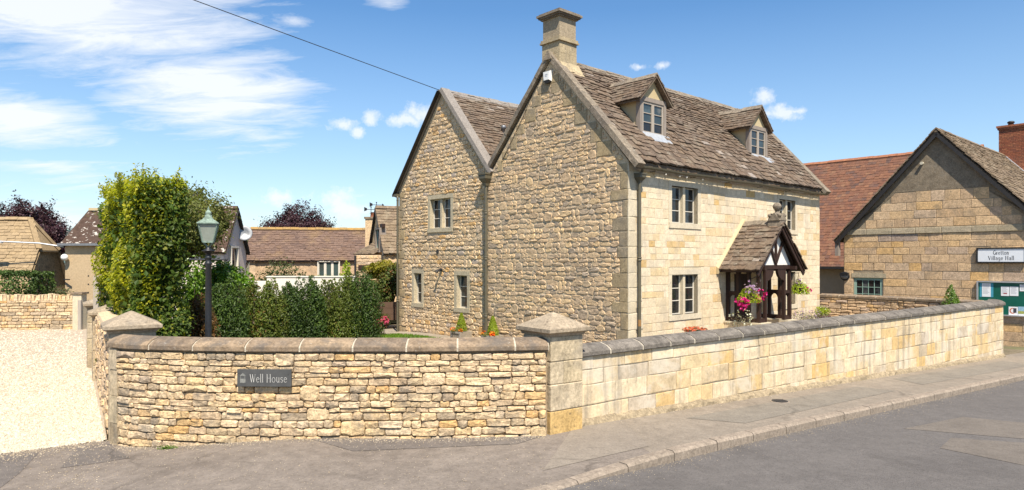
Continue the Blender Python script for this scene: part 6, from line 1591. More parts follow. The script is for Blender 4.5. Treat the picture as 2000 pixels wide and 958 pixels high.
MB().ball(f(.1, -.2, bz-.62), .15, 10, 7).build('security_camera', 'white_plastic', barn)
MB().bar(f(.0, -.1, bz-1.6), f(.35, -.25, bz-1.6), .05).build('bracket', 'dark_board_and_shade', barn)
# pink rendered house
ph, Q, w_, s_ = gabled('pink_rendered_house', (-13.05, 30.9), (-13.25, 34.0), (-.99, -.04), 3.0, -.3, 3.0, 4.95, 'pink_render', 'corrugated', 'pink white rendered house with dark roof and one white window behind the lamp post', rowh=.24, over=.12)
f = w_.fr(); wmid = 1.2
window(w_, wmid-.55, wmid+.45, 1.75, 3.15, 1, 1, ph, 'white_paint', 'white_paint', .09, .05, .02, d0=-.12)
dish = thing('satellite_dish', (-13.1, 33.2, 3.4), 'round grey satellite dish on the side of the pink house', 'satellite dish')
lt = MB(); lt.lathe((0, 0, 0), [(.02, .10), (.2, .08), (.36, .02), (.38, 0), (.36, -.01), (.2, .05), (.02, .07)], 18); a_ = np.array((.35, -.9, .25)); a_ /= np.linalg.norm(a_); x_ = np.cross(a_, Z3); x_ /= np.linalg.norm(x_); y_ = np.cross(x_, a_); dc = np.array((-12.98, 33.1, 3.80))
lt.v = [tuple(dc+x_*x+y_*y-a_*z) for x, y, z in lt.v]; lt.build('dish', 'grey_metal', dish)
MB().tube([dc-a_*.08, dc-a_*.2+np.array((-.15, .1, -.1)), np.array((-13.2, 33.3, 3.6))], .025, 8).build('mount', 'dark_board_and_shade', dish)
# brown tiled bungalow
bg, Q, w_, s_ = gabled('brown_roofed_bungalow', (-14.15, 36.8), (-15.4, 40.9), (.985, .17), 10.0, -.3, 2.55, 4.22, 'hall_ashlar', 'brown_tile', 'long low bungalow with brown tiled roof and orange ridge behind the yew row', rowh=.17, tw=(.2, .3), over=.12)
ridge(bg, Q(2.14, -.1, 4.32), Q(2.14, 10, 4.32), (.98*0-.29, .95, 0), .45, 'ochre_lichen', drop=.12, half=.16, name='ridge_tile')
bfw = Wall((-14.15, 36.8), (.985, .17)); 
window(bfw, 3.55, 4.75, 1.2, 2.45, 3, 1, bg, 'white_paint', 'white_paint', .06, .05, .02, mull=.06, glass='window_glass_green', d0=-.12)
# stone cottage with gable window
ct, Q, w_, s_ = gabled('stone_cottage', (-7.05, 33.9), (-5.75, 30.9), (.917, .4), 9.0, -.3, 2.9, 4.98, 'gable_stone', 'hall_slate', 'old stone cottage with slate roof, gable window and weathervane beyond the yews', rowh=.17, tw=(.22, .4), over=.08)
cw_ = w_
window(cw_, 1.85, 2.75, 2.85, 3.98, 1, 2, ct, 'grey_oak', 'sage_paint', .07, .05, .02, glass='window_glass_blue', d0=-.12)
MB().bx((1.75, -.05, 3.98), (2.9, .1, 4.16), cw_.fr()).build('window_lintel', 'dark_oak', ct)
# lean-to on its left and the front range below
m = MB(); m.prism([(-7.5, 32.7, -.3), (-7.5, 32.7, 2.75), (-6.0, 33.2, 3.55), (-6.0, 33.2, -.3)], (1.2, -1.0, 0)); m.build('lean_to', 'gable_stone', ct)
it = slates((-7.62, 32.85, 2.74), (1.15, -1.3, 0), (1.0, .45, .62), 1.9, 1.7, [.16]*12, (.2, .36), .025, rng); V, F_ = merge(it); arr_obj('lean_to_slates', V, F_, 'hall_slate', ct, stuff=True)
frw = Wall((-7.15, 31.1), (1, .12)); m = MB(); frw.plate(m, 0, 4.2, -.4, 2.72, [(1.0, 2.05, -.4, 2.05)], 0, .35); fw_ = m.build('front_wall', 'gable_stone', ct)
it = []
for (a, b, z0, z1) in courses(zrows(-.3, 2.7, .1, .17, rng), lambda p, q: [(0, 4.2)], .2, .5, rng, [(.95, 2.1, -.4, 2.25)]): it.append(frw.stone(a, b, z0, z1, rng.uniform(.02, .04), 'rough', 0, .014))
V, F_ = merge(it); arr_obj('wall_stones', V, F_, 'gable_stone', fw_, stuff=True)
MB().bx((.15, -.08, 2.06), (2.25, .1, 2.27), frw.fr()).build('door_lintel', 'dark_oak', ct); MB().bx((1.0, .2, -.4), (2.05, .3, 2.05), frw.fr()).build('door', 'cream_render', ct)
MB().bx((1.62, -.02, .2), (1.72, .1, 2.05), frw.fr()).build('post', 'grey_oak', ct)
MB().tube([frw.P(.02, -.08, 2.7), frw.P(.02, -.08, 0)], .05, 8).build('downpipe', 'dark_board_and_shade', ct)
cx, cy = -6.95, 33.9; c = MB().bx((cx-.28, cy-.28, 3.0), (cx+.28, cy+.28, 4.52)).build('chimney', 'gable_stone', ct); MB().bx((cx-.33, cy-.33, 4.522), (cx+.33, cy+.33, 4.62)).build('chimney_cap', 'coping_stone', c); MB().lathe((cx+.05, cy, 4.62), [(.14, 0), (.12, .22), (.14, .24)], 10).build('chimney_pot', 'red_brick', c)
for wx, wzb, wzt, lab in ((cx-.05, 4.6, 5.12, 'low'), (cx+.22, 4.4, 5.35, 'tall')):
    v = thing('weathervane', (wx, cy, wzb), 'taller thin iron weathervane with pointer and scrolls beside the cottage chimney' if lab == 'tall' else 'lower thin iron weathervane on top of the cottage chimney', 'weathervane')
    MB().tube([(wx, cy, wzb), (wx, cy, wzt)], .016, 6).build('rod', 'black_metal', v)
    m = MB(); m.bar((wx-.28, cy-.1, wzt-.12), (wx+.26, cy+.1, wzt-.12), .025); m.bar((wx-.1, cy+.2, wzt-.3), (wx+.1, cy-.2, wzt-.3), .02); m.prism([(wx+.26, cy+.09, wzt-.20), (wx+.26, cy+.09, wzt-.04), (wx+.36, cy+.13, wzt-.12)], (0, .015, 0)); m.prism([(wx-.32, cy-.1, wzt-.22), (wx-.18, cy-.08, wzt-.16), (wx-.18, cy-.08, wzt-.06), (wx-.32, cy-.1, wzt)], (0, .015, 0)); m.ball((wx, cy, wzt), .035, 8, 6); m.build('pointer', 'black_metal', v)
# white garden wall
gw = thing('white_garden_wall', (-8, 25.5, -.2), 'white rendered garden wall showing behind the yew row', 'garden wall')
GWW = Wall((-9.05, 25.2), (1, .05)); m = MB(); GWW.plate(m, 0, 3.2, -.5, 1.86, [], 0, .22); m.build('wall', 'white_render', gw)
m = MB(); Wall((-10.6, 25.1), (1, .05)).plate(m, 0, 1.55, -.5, 1.72, [], 0, .22); m.build('lower_wall', 'white_render', gw)
MB().bx((-.03, -.03, 1.862), (3.23, .25, 1.90), GWW.fr()).build('coping', 'white_render', gw)
# far hills
V = []; F = []; n = 60
for i in range(n+1):
    a = R(-65+130*i/n); d = 900; h = 24+10*math.sin(i*.55)+7*math.sin(i*1.3+1)+(16 if 19 < i < 24 else 0); V += [(d*math.sin(a), d*math.cos(a), -6), ((d+90)*math.sin(a), (d+90)*math.cos(a), h), ((d+500)*math.sin(a), (d+500)*math.cos(a), h*.7)]
for i in range(n): F += [(i*3, i*3+3, i*3+4, i*3+1), (i*3+1, i*3+4, i*3+5, i*3+2)]
arr_obj('hills', np.array(V), np.array(F), 'far_hill', smooth=True)['kind'] = 'structure'

# ================================================================== PLANTS
def nrm(a): return a/(np.linalg.norm(a, axis=-1, keepdims=True)+1e-9)
def leaf_geo(P, N, size, asp=.5, rnd=.7, axis=None, fold=.10, arnd=.6):
    """one folded rhombus per leaf"""
    n = len(P); N = nrm(N+rnd*nrg.standard_normal((n, 3)))
    A = nrg.standard_normal((n, 3)) if axis is None else axis+arnd*nrg.standard_normal((n, 3))
    A = nrm(A-N*np.sum(A*N, 1, keepdims=True)); B = np.cross(N, A); s = np.asarray(size).reshape(-1, 1)*np.ones((n, 1))
    V = np.stack([P-A*s*.5, P+B*s*asp*.5+N*s*fold+A*s*.03, P+A*s*.5, P-B*s*asp*.5+N*s*fold+A*s*.03], 1).reshape(-1, 3)
    i = 4*np.arange(n)[:, None]; F = np.concatenate([i+np.array([[0, 1, 2]]), i+np.array([[0, 2, 3]])])
    return V, F
def leaf_obj(name, parts, mat, parent, stuff=False):
    Vs, Fs, b = [], [], 0
    for V, F in parts: Vs.append(V); Fs.append(F+b); b += len(V)
    return arr_obj(name, np.concatenate(Vs), np.concatenate(Fs), mat, parent, stuff)
def ell(n, c, r, shell=.35):
    d = nrm(nrg.standard_normal((n, 3))); k = (1-shell*nrg.random((n, 1))**1.5); return np.array(c)+d*k*np.array(r), d
def shrub(name, loc, rad, h, mat, label, n=1800, size=.07, clumps=14, cat='shrub', group=None, asp=.6, stem='bark', cr=.46, seed=None, zlo=.0, up=.3):
    n = int(n*2.2)
    """bush with stems and leaf clumps of its own"""
    x, y = loc; z = G(x, y)+zlo; t = thing(name, (x, y, z), label, cat, group); P, N = [], []; m = MB()
    for k in range(clumps):
        a = nrg.random()*6.283; q = nrg.random()**.6; el = nrg.random(); c = np.array((x+rad[0]*.72*q*math.cos(a), y+rad[1]*.72*q*math.sin(a), z+h*(.2+.68*el*(1-.35*q*q))))
        r = np.array((rad[0], rad[1], h*.5))*cr*(.7+.6*nrg.random()); p, d = ell(n//clumps, c, r, .5); P.append(p); N.append(d)
        m.tube([(x+.05*math.cos(a), y+.05*math.sin(a), z-.05), tuple((np.array((x, y, z))+c)/2+np.array((0, 0, -.03))), tuple(c)], [.022, .016, .006], 5, caps=False)
    m.build('stem', stem, t); P = np.concatenate(P); N = np.concatenate(N); ok = P[:, 2] > z-.02; P, N = P[ok], N[ok]
    leaf_obj('foliage', [leaf_geo(P, N+np.array((0, 0, up)), size*(.6+.8*nrg.random(len(P))), asp)], mat, t); return t

# --- clipped beech at the drive
def beech():
    c0 = np.array((-7.22, 13.05)); eL = nrm(np.array((-.68, .80))); eR = Fv; LL, LR = 3.9, 1.05; zb, zt = -.15, 4.12
    t = thing('beech_tree', (*(c0+eL*1.9+eR*.5), zb), 'tall clipped beech with golden and dark green leaves beside the drive wall', 'tree'); m = MB()
    cc = c0+eL*1.9+eR*.55
    m.tube([(*cc, zb-.1), (*(cc+.03), 1.4), (*cc, 3.4)], [.14, .10, .04], 8); m.build('trunk', 'bark', t)
    m = MB()
    for k in range(26):
        z = .4+3.3*nrg.random(); q = cc+eL*(nrg.random()-.5)*3.2+eR*(nrg.random()-.5)*.8; m.tube([(*cc, z-.35), (*((cc+q)/2), z), (*q, z+.3)], [.035, .022, .008], 5, caps=False)
    m.build('branches', 'bark', t)
    def tap(z): return 1-.10*np.clip((z-3.3)/.9, 0, 1)**2-.05*np.clip((.8-z)/.9, 0, 1)
    gold, green = [], []
    def face(n, which, inset):
        u, v = nrg.random(n), nrg.random(n)
        if which == 'L': a, b, nn = u*LL, np.zeros(n), -np.array((*eR, 0))
        elif which == 'R': a, b, nn = np.zeros(n), u*LR, -np.array((*eL, 0))
        elif which == 'B': a, b, nn = np.full(n, LL), u*LR, np.array((*eL, 0))
        elif which == 'K': a, b, nn = u*LL, np.full(n, LR), np.array((*eR, 0))
        else: a, b, nn = u*LL, v*LR, np.array((0, 0, 1.0))
        z = zb+.1+v*(zt-zb-.1) if which != 'T' else np.full(n, zt)
        lump = .13*np.sin(a*2.7+z*1.9)+.10*np.sin(z*3.1-b*4+1)+.08*np.sin(a*5.3-z*4.1)
        P = np.stack([c0[0]+eL[0]*a+eR[0]*b, c0[1]+eL[1]*a+eR[1]*b, z], 1)
        ctr = np.stack([np.full(n, cc[0]), np.full(n, cc[1]), z], 1); k = tap(z)[:, None]; P = ctr+(P-ctr)*k
        dep = (-inset*nrg.random(n)**1.3+lump-.05)[:, None]; P = P+nn*dep
        # round the upright corners
        la = np.clip(1-np.minimum(a, LL-a)/.35, 0, 1)**2*.16; lb = np.clip(1-np.minimum(b, LR-b)/.3, 0, 1)**2*.14
        P[:, :2] -= (P[:, :2]-cc)*(la+lb)[:, None]*.25
        if which == 'T': P[:, 2] -= .62*np.clip(1-np.minimum(np.minimum(a, LL-a)/.6, np.minimum(b, LR-b)/.4), 0, 1)**2-.1*np.sin(a*2)
        return P, np.tile(nn, (n, 1))
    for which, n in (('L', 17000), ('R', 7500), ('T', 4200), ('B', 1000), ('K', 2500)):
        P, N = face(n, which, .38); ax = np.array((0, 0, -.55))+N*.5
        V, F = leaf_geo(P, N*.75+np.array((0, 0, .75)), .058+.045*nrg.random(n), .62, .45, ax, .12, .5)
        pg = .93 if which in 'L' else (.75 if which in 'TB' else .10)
        # more gold leaves on the drive side, by the corner and towards the top
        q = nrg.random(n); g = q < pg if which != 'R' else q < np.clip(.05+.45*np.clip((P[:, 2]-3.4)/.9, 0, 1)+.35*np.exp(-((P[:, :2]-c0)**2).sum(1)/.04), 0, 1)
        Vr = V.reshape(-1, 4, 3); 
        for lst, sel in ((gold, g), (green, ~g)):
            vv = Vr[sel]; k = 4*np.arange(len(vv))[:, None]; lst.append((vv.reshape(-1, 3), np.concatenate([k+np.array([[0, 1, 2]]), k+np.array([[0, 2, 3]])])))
    n = 7000; P = np.stack([c0[0]+eL[0]*(u := nrg.random(n)*LL)+eR[0]*(w := nrg.random(n)*LR), c0[1]+eL[1]*u+eR[1]*w, zb+nrg.random(n)*(zt-.2)], 1)
    green.append(leaf_geo(P, nrg.standard_normal((n, 3)), .13, .7))
    # whippy shoots above the clipped top
    m = MB(); SP = []
    for k in range(46):
        a, b = nrg.random()*LL, nrg.random()*LR; p0 = np.array((*(c0+eL*a+eR*b), zt-.15)); L = .15+.34*nrg.random(); d = np.array((nrg.normal()*.3, nrg.normal()*.3, 1)); d /= np.linalg.norm(d); m.tube([p0, p0+d*L], [.006, .003], 4, caps=False)
        s = nrg.random(int(34*L/.4)+6); SP.append(p0+d*(s*L)[:, None]+nrg.standard_normal((len(s), 3))*.035)
    m.build('shoots', 'bark', t, stuff=True); SP = np.concatenate(SP); gold.append(leaf_geo(SP, np.tile((0, 0, 1.0), (len(SP), 1)), .075, .55))
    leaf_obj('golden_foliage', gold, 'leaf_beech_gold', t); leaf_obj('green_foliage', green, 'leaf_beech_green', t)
beech()

# --- open branched tree behind it
def tree(name, loc, h_trunk, c, r, nlimb, nleaf, size, mat, label, tw=.09, shell=.75, spread=.22, wild=.25, cat='tree', group=None, seed=0, sub=4, asp=.5, bark='bark'):
    x, y = loc; z = G(x, y); t = thing(name, (x, y, z), label, cat, group); m = MB(); top = np.array((c[0]*.3+x*.7, c[1]*.3+y*.7, z+h_trunk)); c = np.array(c, float); r = np.array(r, float)
    m.tube([(x, y, z-.2), ((x+top[0])/2+.05, (y+top[1])/2, z+h_trunk*.5), top], [tw, tw*.8, tw*.62], 8, caps=False); m.build('trunk', bark, t); m = MB(); P = []
    per = max(3, nleaf//(nlimb*(sub+1)))
    for k in range(nlimb):
        d = nrm(nrg.standard_normal(3)); d[2] = d[2]*.8+.15; e = c+d*r*(.72+.36*nrg.random()+wild*max(0, nrg.normal())); mid = (top+e)/2+np.array((0, 0, .12*r[2]))+nrg.standard_normal(3)*.08*r
        m.tube([top, mid, e], [tw*.4, tw*.2, tw*.06], 5, caps=False)
        ends = [(mid, e)]
        for q in range(sub):
            s = .35+.6*nrg.random(); b = mid*(1-s)+e*s; e2 = b+nrm(nrg.standard_normal(3)+d*.7)*r*(.22+.25*nrg.random()); m.tube([b, e2], [tw*.12, tw*.04], 4, caps=False); ends.append((b, e2))
        for a, b in ends:
            s = nrg.random((per, 1))**.7; P.append(a*(1-s)+b*s+nrg.standard_normal((per, 3))*spread*(.35+.65*nrg.random()))
    m.build('branches', bark, t); P = np.concatenate(P)
    leaf_obj('crown', [leaf_geo(P, nrm(P-c)+np.array((0, 0, .5)), size*(.6+.8*nrg.random(len(P))), asp)], mat, t); return t
tree('fruit_tree', (-9.6, 19.0), 1.7, (-9.35, 18.8, 3.62), (1.25, 1.3, 1.05), 110, 36000, .09, 'leaf_loose', 'loose open tree with thin olive branches rising behind the clipped beech', spread=.15, wild=.14, sub=6)

# --- yews in a row
def yew(i, px, top, Y, wpx, mat, label, n=5200, dead=None):
    x = (px-1000)/1333.3*Y; z = G(x, Y); zt = CAMZ-(top-508)/1333.3*Y; rad = wpx/1333.3*Y*.62; n = int(n*2.5); t = thing('yew_shrub', (x, Y, z), label, 'yew', 'yews planted in a row behind the curved wall'); m = MB()
    m.tube([(x, Y, z-.1), (x+.02, Y, z+(zt-z)*.5), (x, Y, zt-.25)], [.05, .035, .012], 6, caps=False)
    ls = []; nl = 26
    for k in range(nl):
        a = k*2.4+nrg.random(); q = math.sqrt((k+.5)/nl)*.86; bx, by_ = x+rad*q*math.cos(a), Y+rad*.9*q*math.sin(a); h = (zt-z)*(1-.32*q**2)*(.76+.34*nrg.random())
        if k < 3: h = (zt-z)*(.9+.1*nrg.random())
        ls.append((bx, by_, h, rad*(.30+.12*nrg.random())))
        if k < 14: m.tube([(x, Y, z+h*.25), (bx, by_, z+h*.6), (bx, by_, z+h*.95)], [.014, .01, .004], 4, caps=False)
    m.build('stem', 'bark', t); P, N, A = [], [], []
    for bx, by_, h, r in ls:
        k = n//nl; s = nrg.random(k); w = r*np.minimum(1, 4.2*(1-s)+.22)*(.25+.75*np.sqrt(nrg.random(k))); a = nrg.random(k)*6.283
        d = np.stack([np.cos(a), np.sin(a), np.zeros(k)], 1); p = np.stack([np.full(k, bx), np.full(k, by_), z+h*s], 1)+d*w[:, None]; P.append(p); N.append(d+np.array((0, 0, .35))); A.append(d*.7+np.array((0, 0, .8)))
    P, N, A = map(np.concatenate, (P, N, A)); sz = .055+.05*nrg.random(len(P))
    V, F = leaf_geo(P, N, sz, .36, .6, A, .06, .45)
    if dead is None: leaf_obj('foliage', [(V, F)], mat, t)
    else:
        Vr = V.reshape(-1, 4, 3); sel = nrg.random(len(Vr)) < dead
        for nm, mt, q in (('foliage', mat, ~sel), ('brown_foliage', 'leaf_yew_brown', sel)):
            vv = Vr[q]; k = 4*np.arange(len(vv))[:, None]; arr_obj(nm, vv.reshape(-1, 3), np.concatenate([k+np.array([[0, 1, 2]]), k+np.array([[0, 2, 3]])]), mt, t)
    return t
YS = [(384, 572, 15.6, 60, 'leaf_yew_brown', 'low browning yew between the beech and the lamp post', 5200, .15),
      (440, 541, 17.2, 66, 'leaf_yew', 'dark yew immediately right of the lamp post', 6000, None),
      (486, 552, 18.0, 50, 'leaf_yew_gold', 'slender bronze tinged yew, second right of the lamp post', 4600, .12),
      (524, 545, 18.8, 60, 'leaf_yew_gold', 'bushy golden green yew in the middle of the row', 5600, .04),
      (562, 549, 19.3, 52, 'leaf_yew', 'dark narrow yew right of the bushy golden green one', 5000, None),
      (601, 536, 19.9, 56, 'leaf_yew', 'tall dark yew with two pointed tips near the row centre', 5600, None),
      (640, 545, 20.5, 54, 'leaf_yew_gold', 'olive green yew, third from the house end of the row', 5200, .03),
      (672, 534, 21.0, 52, 'leaf_yew_gold', 'yellow tipped yew beside the end yew', 5200, None),
      (706, 528, 21.4, 64, 'leaf_yew', 'tallest darkest yew at the house end of the row', 6800, None)]
for i, a in enumerate(YS): yew(i, *a)

# --- other shrubs
def at(px, Y): return ((px-1000)/1333.3*Y, Y)
shrub('laurel_bush', at(430, 20.5), (1.15, .9), 2.75, 'leaf_laurel', 'bright green large leaved bush behind the lamp post', 6000, .12, 30, 'bush', cr=.42)
shrub('laurel_bush', at(372, 18.0), (.55, .6), 2.65, 'leaf_laurel', 'smaller bright green bush squeezed between beech and lamp post', 1700, .085, 12, 'bush')
shrub('olive_bush', at(540, 30), (1.25, .8), 2.72, 'leaf_olive', 'dull olive bush against the bungalow wall, above the white garden wall', 2600, .11, 20, 'bush')
shrub('olive_bush', at(592, 31), (.55, .6), 2.5, 'leaf_olive', 'small thin olive bush right of the larger one by the bungalow', 900, .1, 9, 'bush')
shrub('lime_bush', at(632, 28.5), (.85, .6), 2.38, 'leaf_lime', 'lime green low bush below the bungalow window', 1800, .1, 14, 'bush')
shrub('lime_bush', at(676, 28.0), (.45, .5), 2.75, 'leaf_lime', 'upright lime green bush beside the cottage downpipe', 1300, .1, 10, 'bush')
shrub('bronze_shrub', at(742, 24.0), (.4, .4), 1.05, 'leaf_red_green', 'low bronze shrub at the foot of the end yew', 700, .07, 9)
cl = shrub('climbing_shrub', at(762, 28.0), (.62, .4), 1.78, 'leaf_red_green', 'leafy green and red climber in the timber planter by the house corner', 3600, .10, 22, 'climber', zlo=.85, cr=.42)
shrub('golden_hop', at(752, 28.6), (.8, .5), .75, 'leaf_gold', 'golden leaved climber over the cottage porch', 1700, .10, 14, 'climber', zlo=2.05, cr=.45)
pxl, pyl = at(768, 27.4)
tp = thing('timber_planter', (pxl, pyl, G(pxl, pyl)), 'long raised brown timber planter beside the house corner', 'planter')
for k in range(3): MB().bx((pxl-.62, pyl-.45+.004*k, .12+k*.24), (pxl+2.2, pyl-.38, .352+k*.24)).build('plank', 'planter_timber', tp); MB().bx((pxl-.66-.003*k, pyl-.38, .12+k*.24), (pxl-.60, pyl+.7, .352+k*.24)).build('plank', 'planter_timber', tp)
MB().bx((pxl-.59, pyl-.37, 0), (pxl+2.1, pyl+.7, .78)).build('soil', 'earth', tp)
# clipped hedge in front of the tan roofed house
def hedge():
    t = thing('clipped_hedge', (-20.3, 28.6, -.2), 'dark green clipped hedge standing behind the far drive wall', 'hedge'); P, N = [], []; x0, x1, y0, y1, zb, zt = -25, -19.3, 27.6, 28.9, -.2, 2.02
    for ax, n in (('f', 6500), ('t', 2600), ('s', 1500)):
        u, v = nrg.random(n), nrg.random(n); lump = .06*np.sin(u*31)+.05*np.sin(v*17+u*9)-.16*nrg.random(n)
        if ax == 'f': p = np.stack([x0+u*(x1-x0), y0-lump, zb+v*(zt-zb)], 1); d = (0, -1, .2)
        elif ax == 't': p = np.stack([x0+u*(x1-x0), y0+v*(y1-y0), zt+lump*.9], 1); d = (0, -.2, 1)
        else: p = np.stack([x1+lump, y0+u*(y1-y0), zb+v*(zt-zb)], 1); d = (1, 0, .2)
        P.append(p); N.append(np.tile(d, (n, 1)))
    P, N = np.concatenate(P), np.concatenate(N); leaf_obj('foliage', [leaf_geo(P, N, .10+.06*nrg.random(len(P)), .5, .7)], 'leaf_hedge', t)
    m = MB()
    for k in range(12): m.tube([(x0+.3+k*.48, 28.2, -.3), (x0+.35+k*.48, 28.2, .8), (x0+.25+k*.48, 28.2, 1.8)], [.05, .035, .012], 5, caps=False)
    m.build('stem', 'bark', t)
hedge()
shrub('rambling_shrub', at(125, 27.6), (.9, .5), 1.62, 'leaf_olive', 'untidy olive shrub behind the far drive wall, right of the clipped hedge', 1300, .09, 12)
# copper coloured trees on the skyline
tree('copper_tree', at(50, 52), 2.6, (*at(48, 52), 4.75), (2.5, 2.0, 1.95), 90, 26000, .20, 'leaf_copper', 'dark copper tree rising behind the tan roofed house', tw=.16, spread=.29, wild=.10, sub=4, group='copper leaved trees')
tree('copper_tree', at(96, 50), 2.2, (*at(98, 50), 3.9), (.95, 1.0, 1.3), 40, 9000, .18, 'leaf_copper', 'smaller copper tree showing in the gap left of the barn', tw=.12, spread=.32, wild=.0, sub=4, group='copper leaved trees')
tree('copper_tree', at(583, 60), 2.5, (*at(583, 60), 5.15), (2.45, 2.2, 2.05), 100, 26000, .20, 'leaf_copper', 'rounded dark copper tree standing behind the bungalow roof', tw=.18, spread=.29, wild=.10, sub=4, group='copper leaved trees')
tree('distant_tree', at(478, 62), 2.0, (*at(476, 62), 4.1), (1.6, 1.5, 1.5), 20, 2200, .22, 'leaf_olive', 'green tree far behind, between the pink house and bungalow', tw=.14, spread=.25, wild=.05, sub=3)

# --- street lamp
lx, ly = at(407, 12.6); lz = G(lx, ly); lamp = thing('lamp_post', (lx, ly, lz), 'old fashioned black lamp post with verdigris copper lantern behind the curved wall', 'lamp post')
Zp = lambda py: CAMZ+(508-py)/1333.3*ly
MB().lathe((lx, ly, 0), [(.13, lz-.1), (.13, lz+.12), (.10, lz+.16), (.09, lz+.6), (.075, lz+.65), (.062, lz+.72), (.058, Zp(600)), (.050, Zp(520)), (.065, Zp(516)), (.065, Zp(514)), (.050, Zp(512)), (.048, Zp(506)), (.065, Zp(504)), (.05, Zp(502)), (.048, Zp(497)), (.085, Zp(493)), (.115, Zp(490.5)), (.115, Zp(489.5)), (.05, Zp(487)), (.045, Zp(483))], 14).build('post', 'black_metal', lamp)
m = MB(); m.tube([(lx-.31, ly-.05, Zp(507.5)), (lx+.31, ly+.05, Zp(507.5))], .018, 8); m.ball((lx-.31, ly-.05, Zp(507.5)), .028, 8, 6); m.ball((lx+.31, ly+.05, Zp(507.5)), .028, 8, 6); m.build('ladder_bar', 'black_metal', lamp)
LA = .35; ca, sa = math.cos(LA), math.sin(LA)
def lr(k, z): return [np.array((lx+(i*ca-j*sa)*k, ly+(i*sa+j*ca)*k, z)) for i, j in ((-1, -1), (1, -1), (1, 1), (-1, 1))]
zb, zt = Zp(473.5), Zp(438.5); kb, kt = .088, .158
bot, top = lr(kb, zb), lr(kt, zt)
m = MB()
for k in range(4):
    m.bar(bot[k], top[k], .022); m.bar(bot[k], bot[(k+1) % 4], .022); m.bar(top[k], top[(k+1) % 4], .028)
    m.tube([bot[k], (bot[k]+np.array((lx, ly, Zp(480)))*1)/2+np.array((0, 0, -.015)), np.array((lx, ly, Zp(485)))], .014, 6, caps=False)
fr_ = m.build('lantern_frame', 'verdigris', lamp)
gb, gt_ = lr(kb-.004, zb), lr(kt-.004, zt)
for k in range(4): MB().prism([gb[k], gb[(k+1) % 4], gt_[(k+1) % 4], gt_[k]], (np.array((lx, ly, (zb+zt)/2))-(gb[k]+gt_[(k+1) % 4])/2)*.03).build('lantern_pane', 'lantern_glass', fr_)
m = MB(); P = lr(kt+.028, zt+.005)+lr(kt+.028, zt+.02)+lr(.085, Zp(428.5))+lr(.08, Zp(427)); m.add(P, [(3, 2, 1, 0), (12, 13, 14, 15)]+[(q*4+k, q*4+(k+1) % 4, q*4+4+(k+1) % 4, q*4+4+k) for q in range(3) for k in range(4)])
m.lathe((lx, ly, 0), [(.085, Zp(427.5)), (.088, Zp(426)), (.06, Zp(425)), (.062, Zp(421)), (.045, Zp(420)), (.058, Zp(418.5)), (.05, Zp(414.5)), (.03, Zp(412)), (.018, Zp(410)), (.02, Zp(408.5)), (.006, Zp(405.5)), (.002, Zp(402.5))], 14); m.build('lantern_roof', 'verdigris', lamp)

# --- overhead wire
w0 = P3(-.05, REAR_B, REAR_Z+.02); w1 = np.array(((100-1000)/1333.3*15, 15, CAMZ+(508+112)/1333.3*15)); pts = []
w1 = w0+(w1-w0)*3.0
for i in range(41):
    s = i/40; p = w0*(1-s)+w1*s; p[2] -= .12*math.sin(math.pi*s); pts.append(p)
tag(MB().tube(pts, .011, 6).build('overhead_wire', 'black_plastic'), 'thin black overhead wire running from the rear gable up over the drive', 'wire')

# --- lawn, path and things by the house
sheet('lawn', [(-6.5, 16.8), (-3.6, 17.4), (.2, 18.0)], [(-6.2, 22.2), (-5.3, 23.3), (-4.6, 24.0), tuple(H(-1.1, 8.8)), tuple(H(-1.1, 4.0))], 'lawn_soil', .09, nu=14, nv=10)
def grass():
    n = 16000; u, v = nrg.random(n), nrg.random(n); a = np.array((-6.4, 16.9))[None]*(1-u[:, None])+np.array((.1, 18.0))[None]*u[:, None]; b = np.stack([np.interp(u, (0, .2, .38, .55, 1), (-6.2, -5.3, -4.6, H(-1.15, 8.8)[0], H(-1.15, 4)[0])), np.interp(u, (0, .2, .38, .55, 1), (22.1, 23.2, 23.9, H(-1.15, 8.8)[1], H(-1.15, 4)[1]))], 1); p = a*(1-v[:, None])+b*v[:, None]
    z = np.array([G(*q) for q in p])+.09; P = np.stack([p[:, 0], p[:, 1], z+.02], 1); V, F = leaf_geo(P, nrg.standard_normal((n, 3))*np.array((1, 1, .2)), .085+.03*nrg.random(n), .22, .3, np.tile((0, 0, 1.0), (n, 1)), 0.0, .45)
    arr_obj('grass', V, F, 'grass_blade', stuff=True)
grass()
path_root = tag(bpy.data.objects.new('paved_path', None), kind='structure'); COL.objects.link(path_root)
def flag(a0, a1, b0, b1):
    j = rng.uniform(-.004, .004); z = [G(*H(a, b))+.04+j for a, b in ((a0, b0), (a1, b0), (a1, b1), (a0, b1))]; c = [P3(a, b, q) for (a, b), q in zip(((a0+.008, b0+.008), (a1-.008, b0+.008), (a1-.008, b1-.008), (a0+.008, b1-.008)), z)]
    MB().hexa([p-Z3*.06 for p in c]+c).build('paving_slab', 'paving_stone', path_root)
b = 2.4
while b < 16:
    w = rng.choice((.6, .75, .9)); wide = b > 9.9
    for (a0, a1) in (((-1.05, -.53), (-.53, -.02)) if not wide else ((-1.05, -.53), (-.53, .0), (0, .9), (.9, 1.8))):
        if wide and b < 10.95 and a0 > -.1: continue
        flag(a0, a1, b, b+w)
    b += w
sheet('path_bed', [tuple(H(-1.1, 2.3)), tuple(H(-1.1, 16.2))], [tuple(H(.0, 2.3)), tuple(H(2.2, 16.2))], 'mortar_hall', -.03, nu=12, nv=4)
# front garden soil
sheet('front_garden_bed', [xy(.3, -.38), xy(8, -.38), xy(17, -.38)], [tuple(H(-.5, 0.1)), tuple(H(5, 0.1)), tuple(H(11.3, 0.1))], 'earth', -.02, nu=16, nv=6)

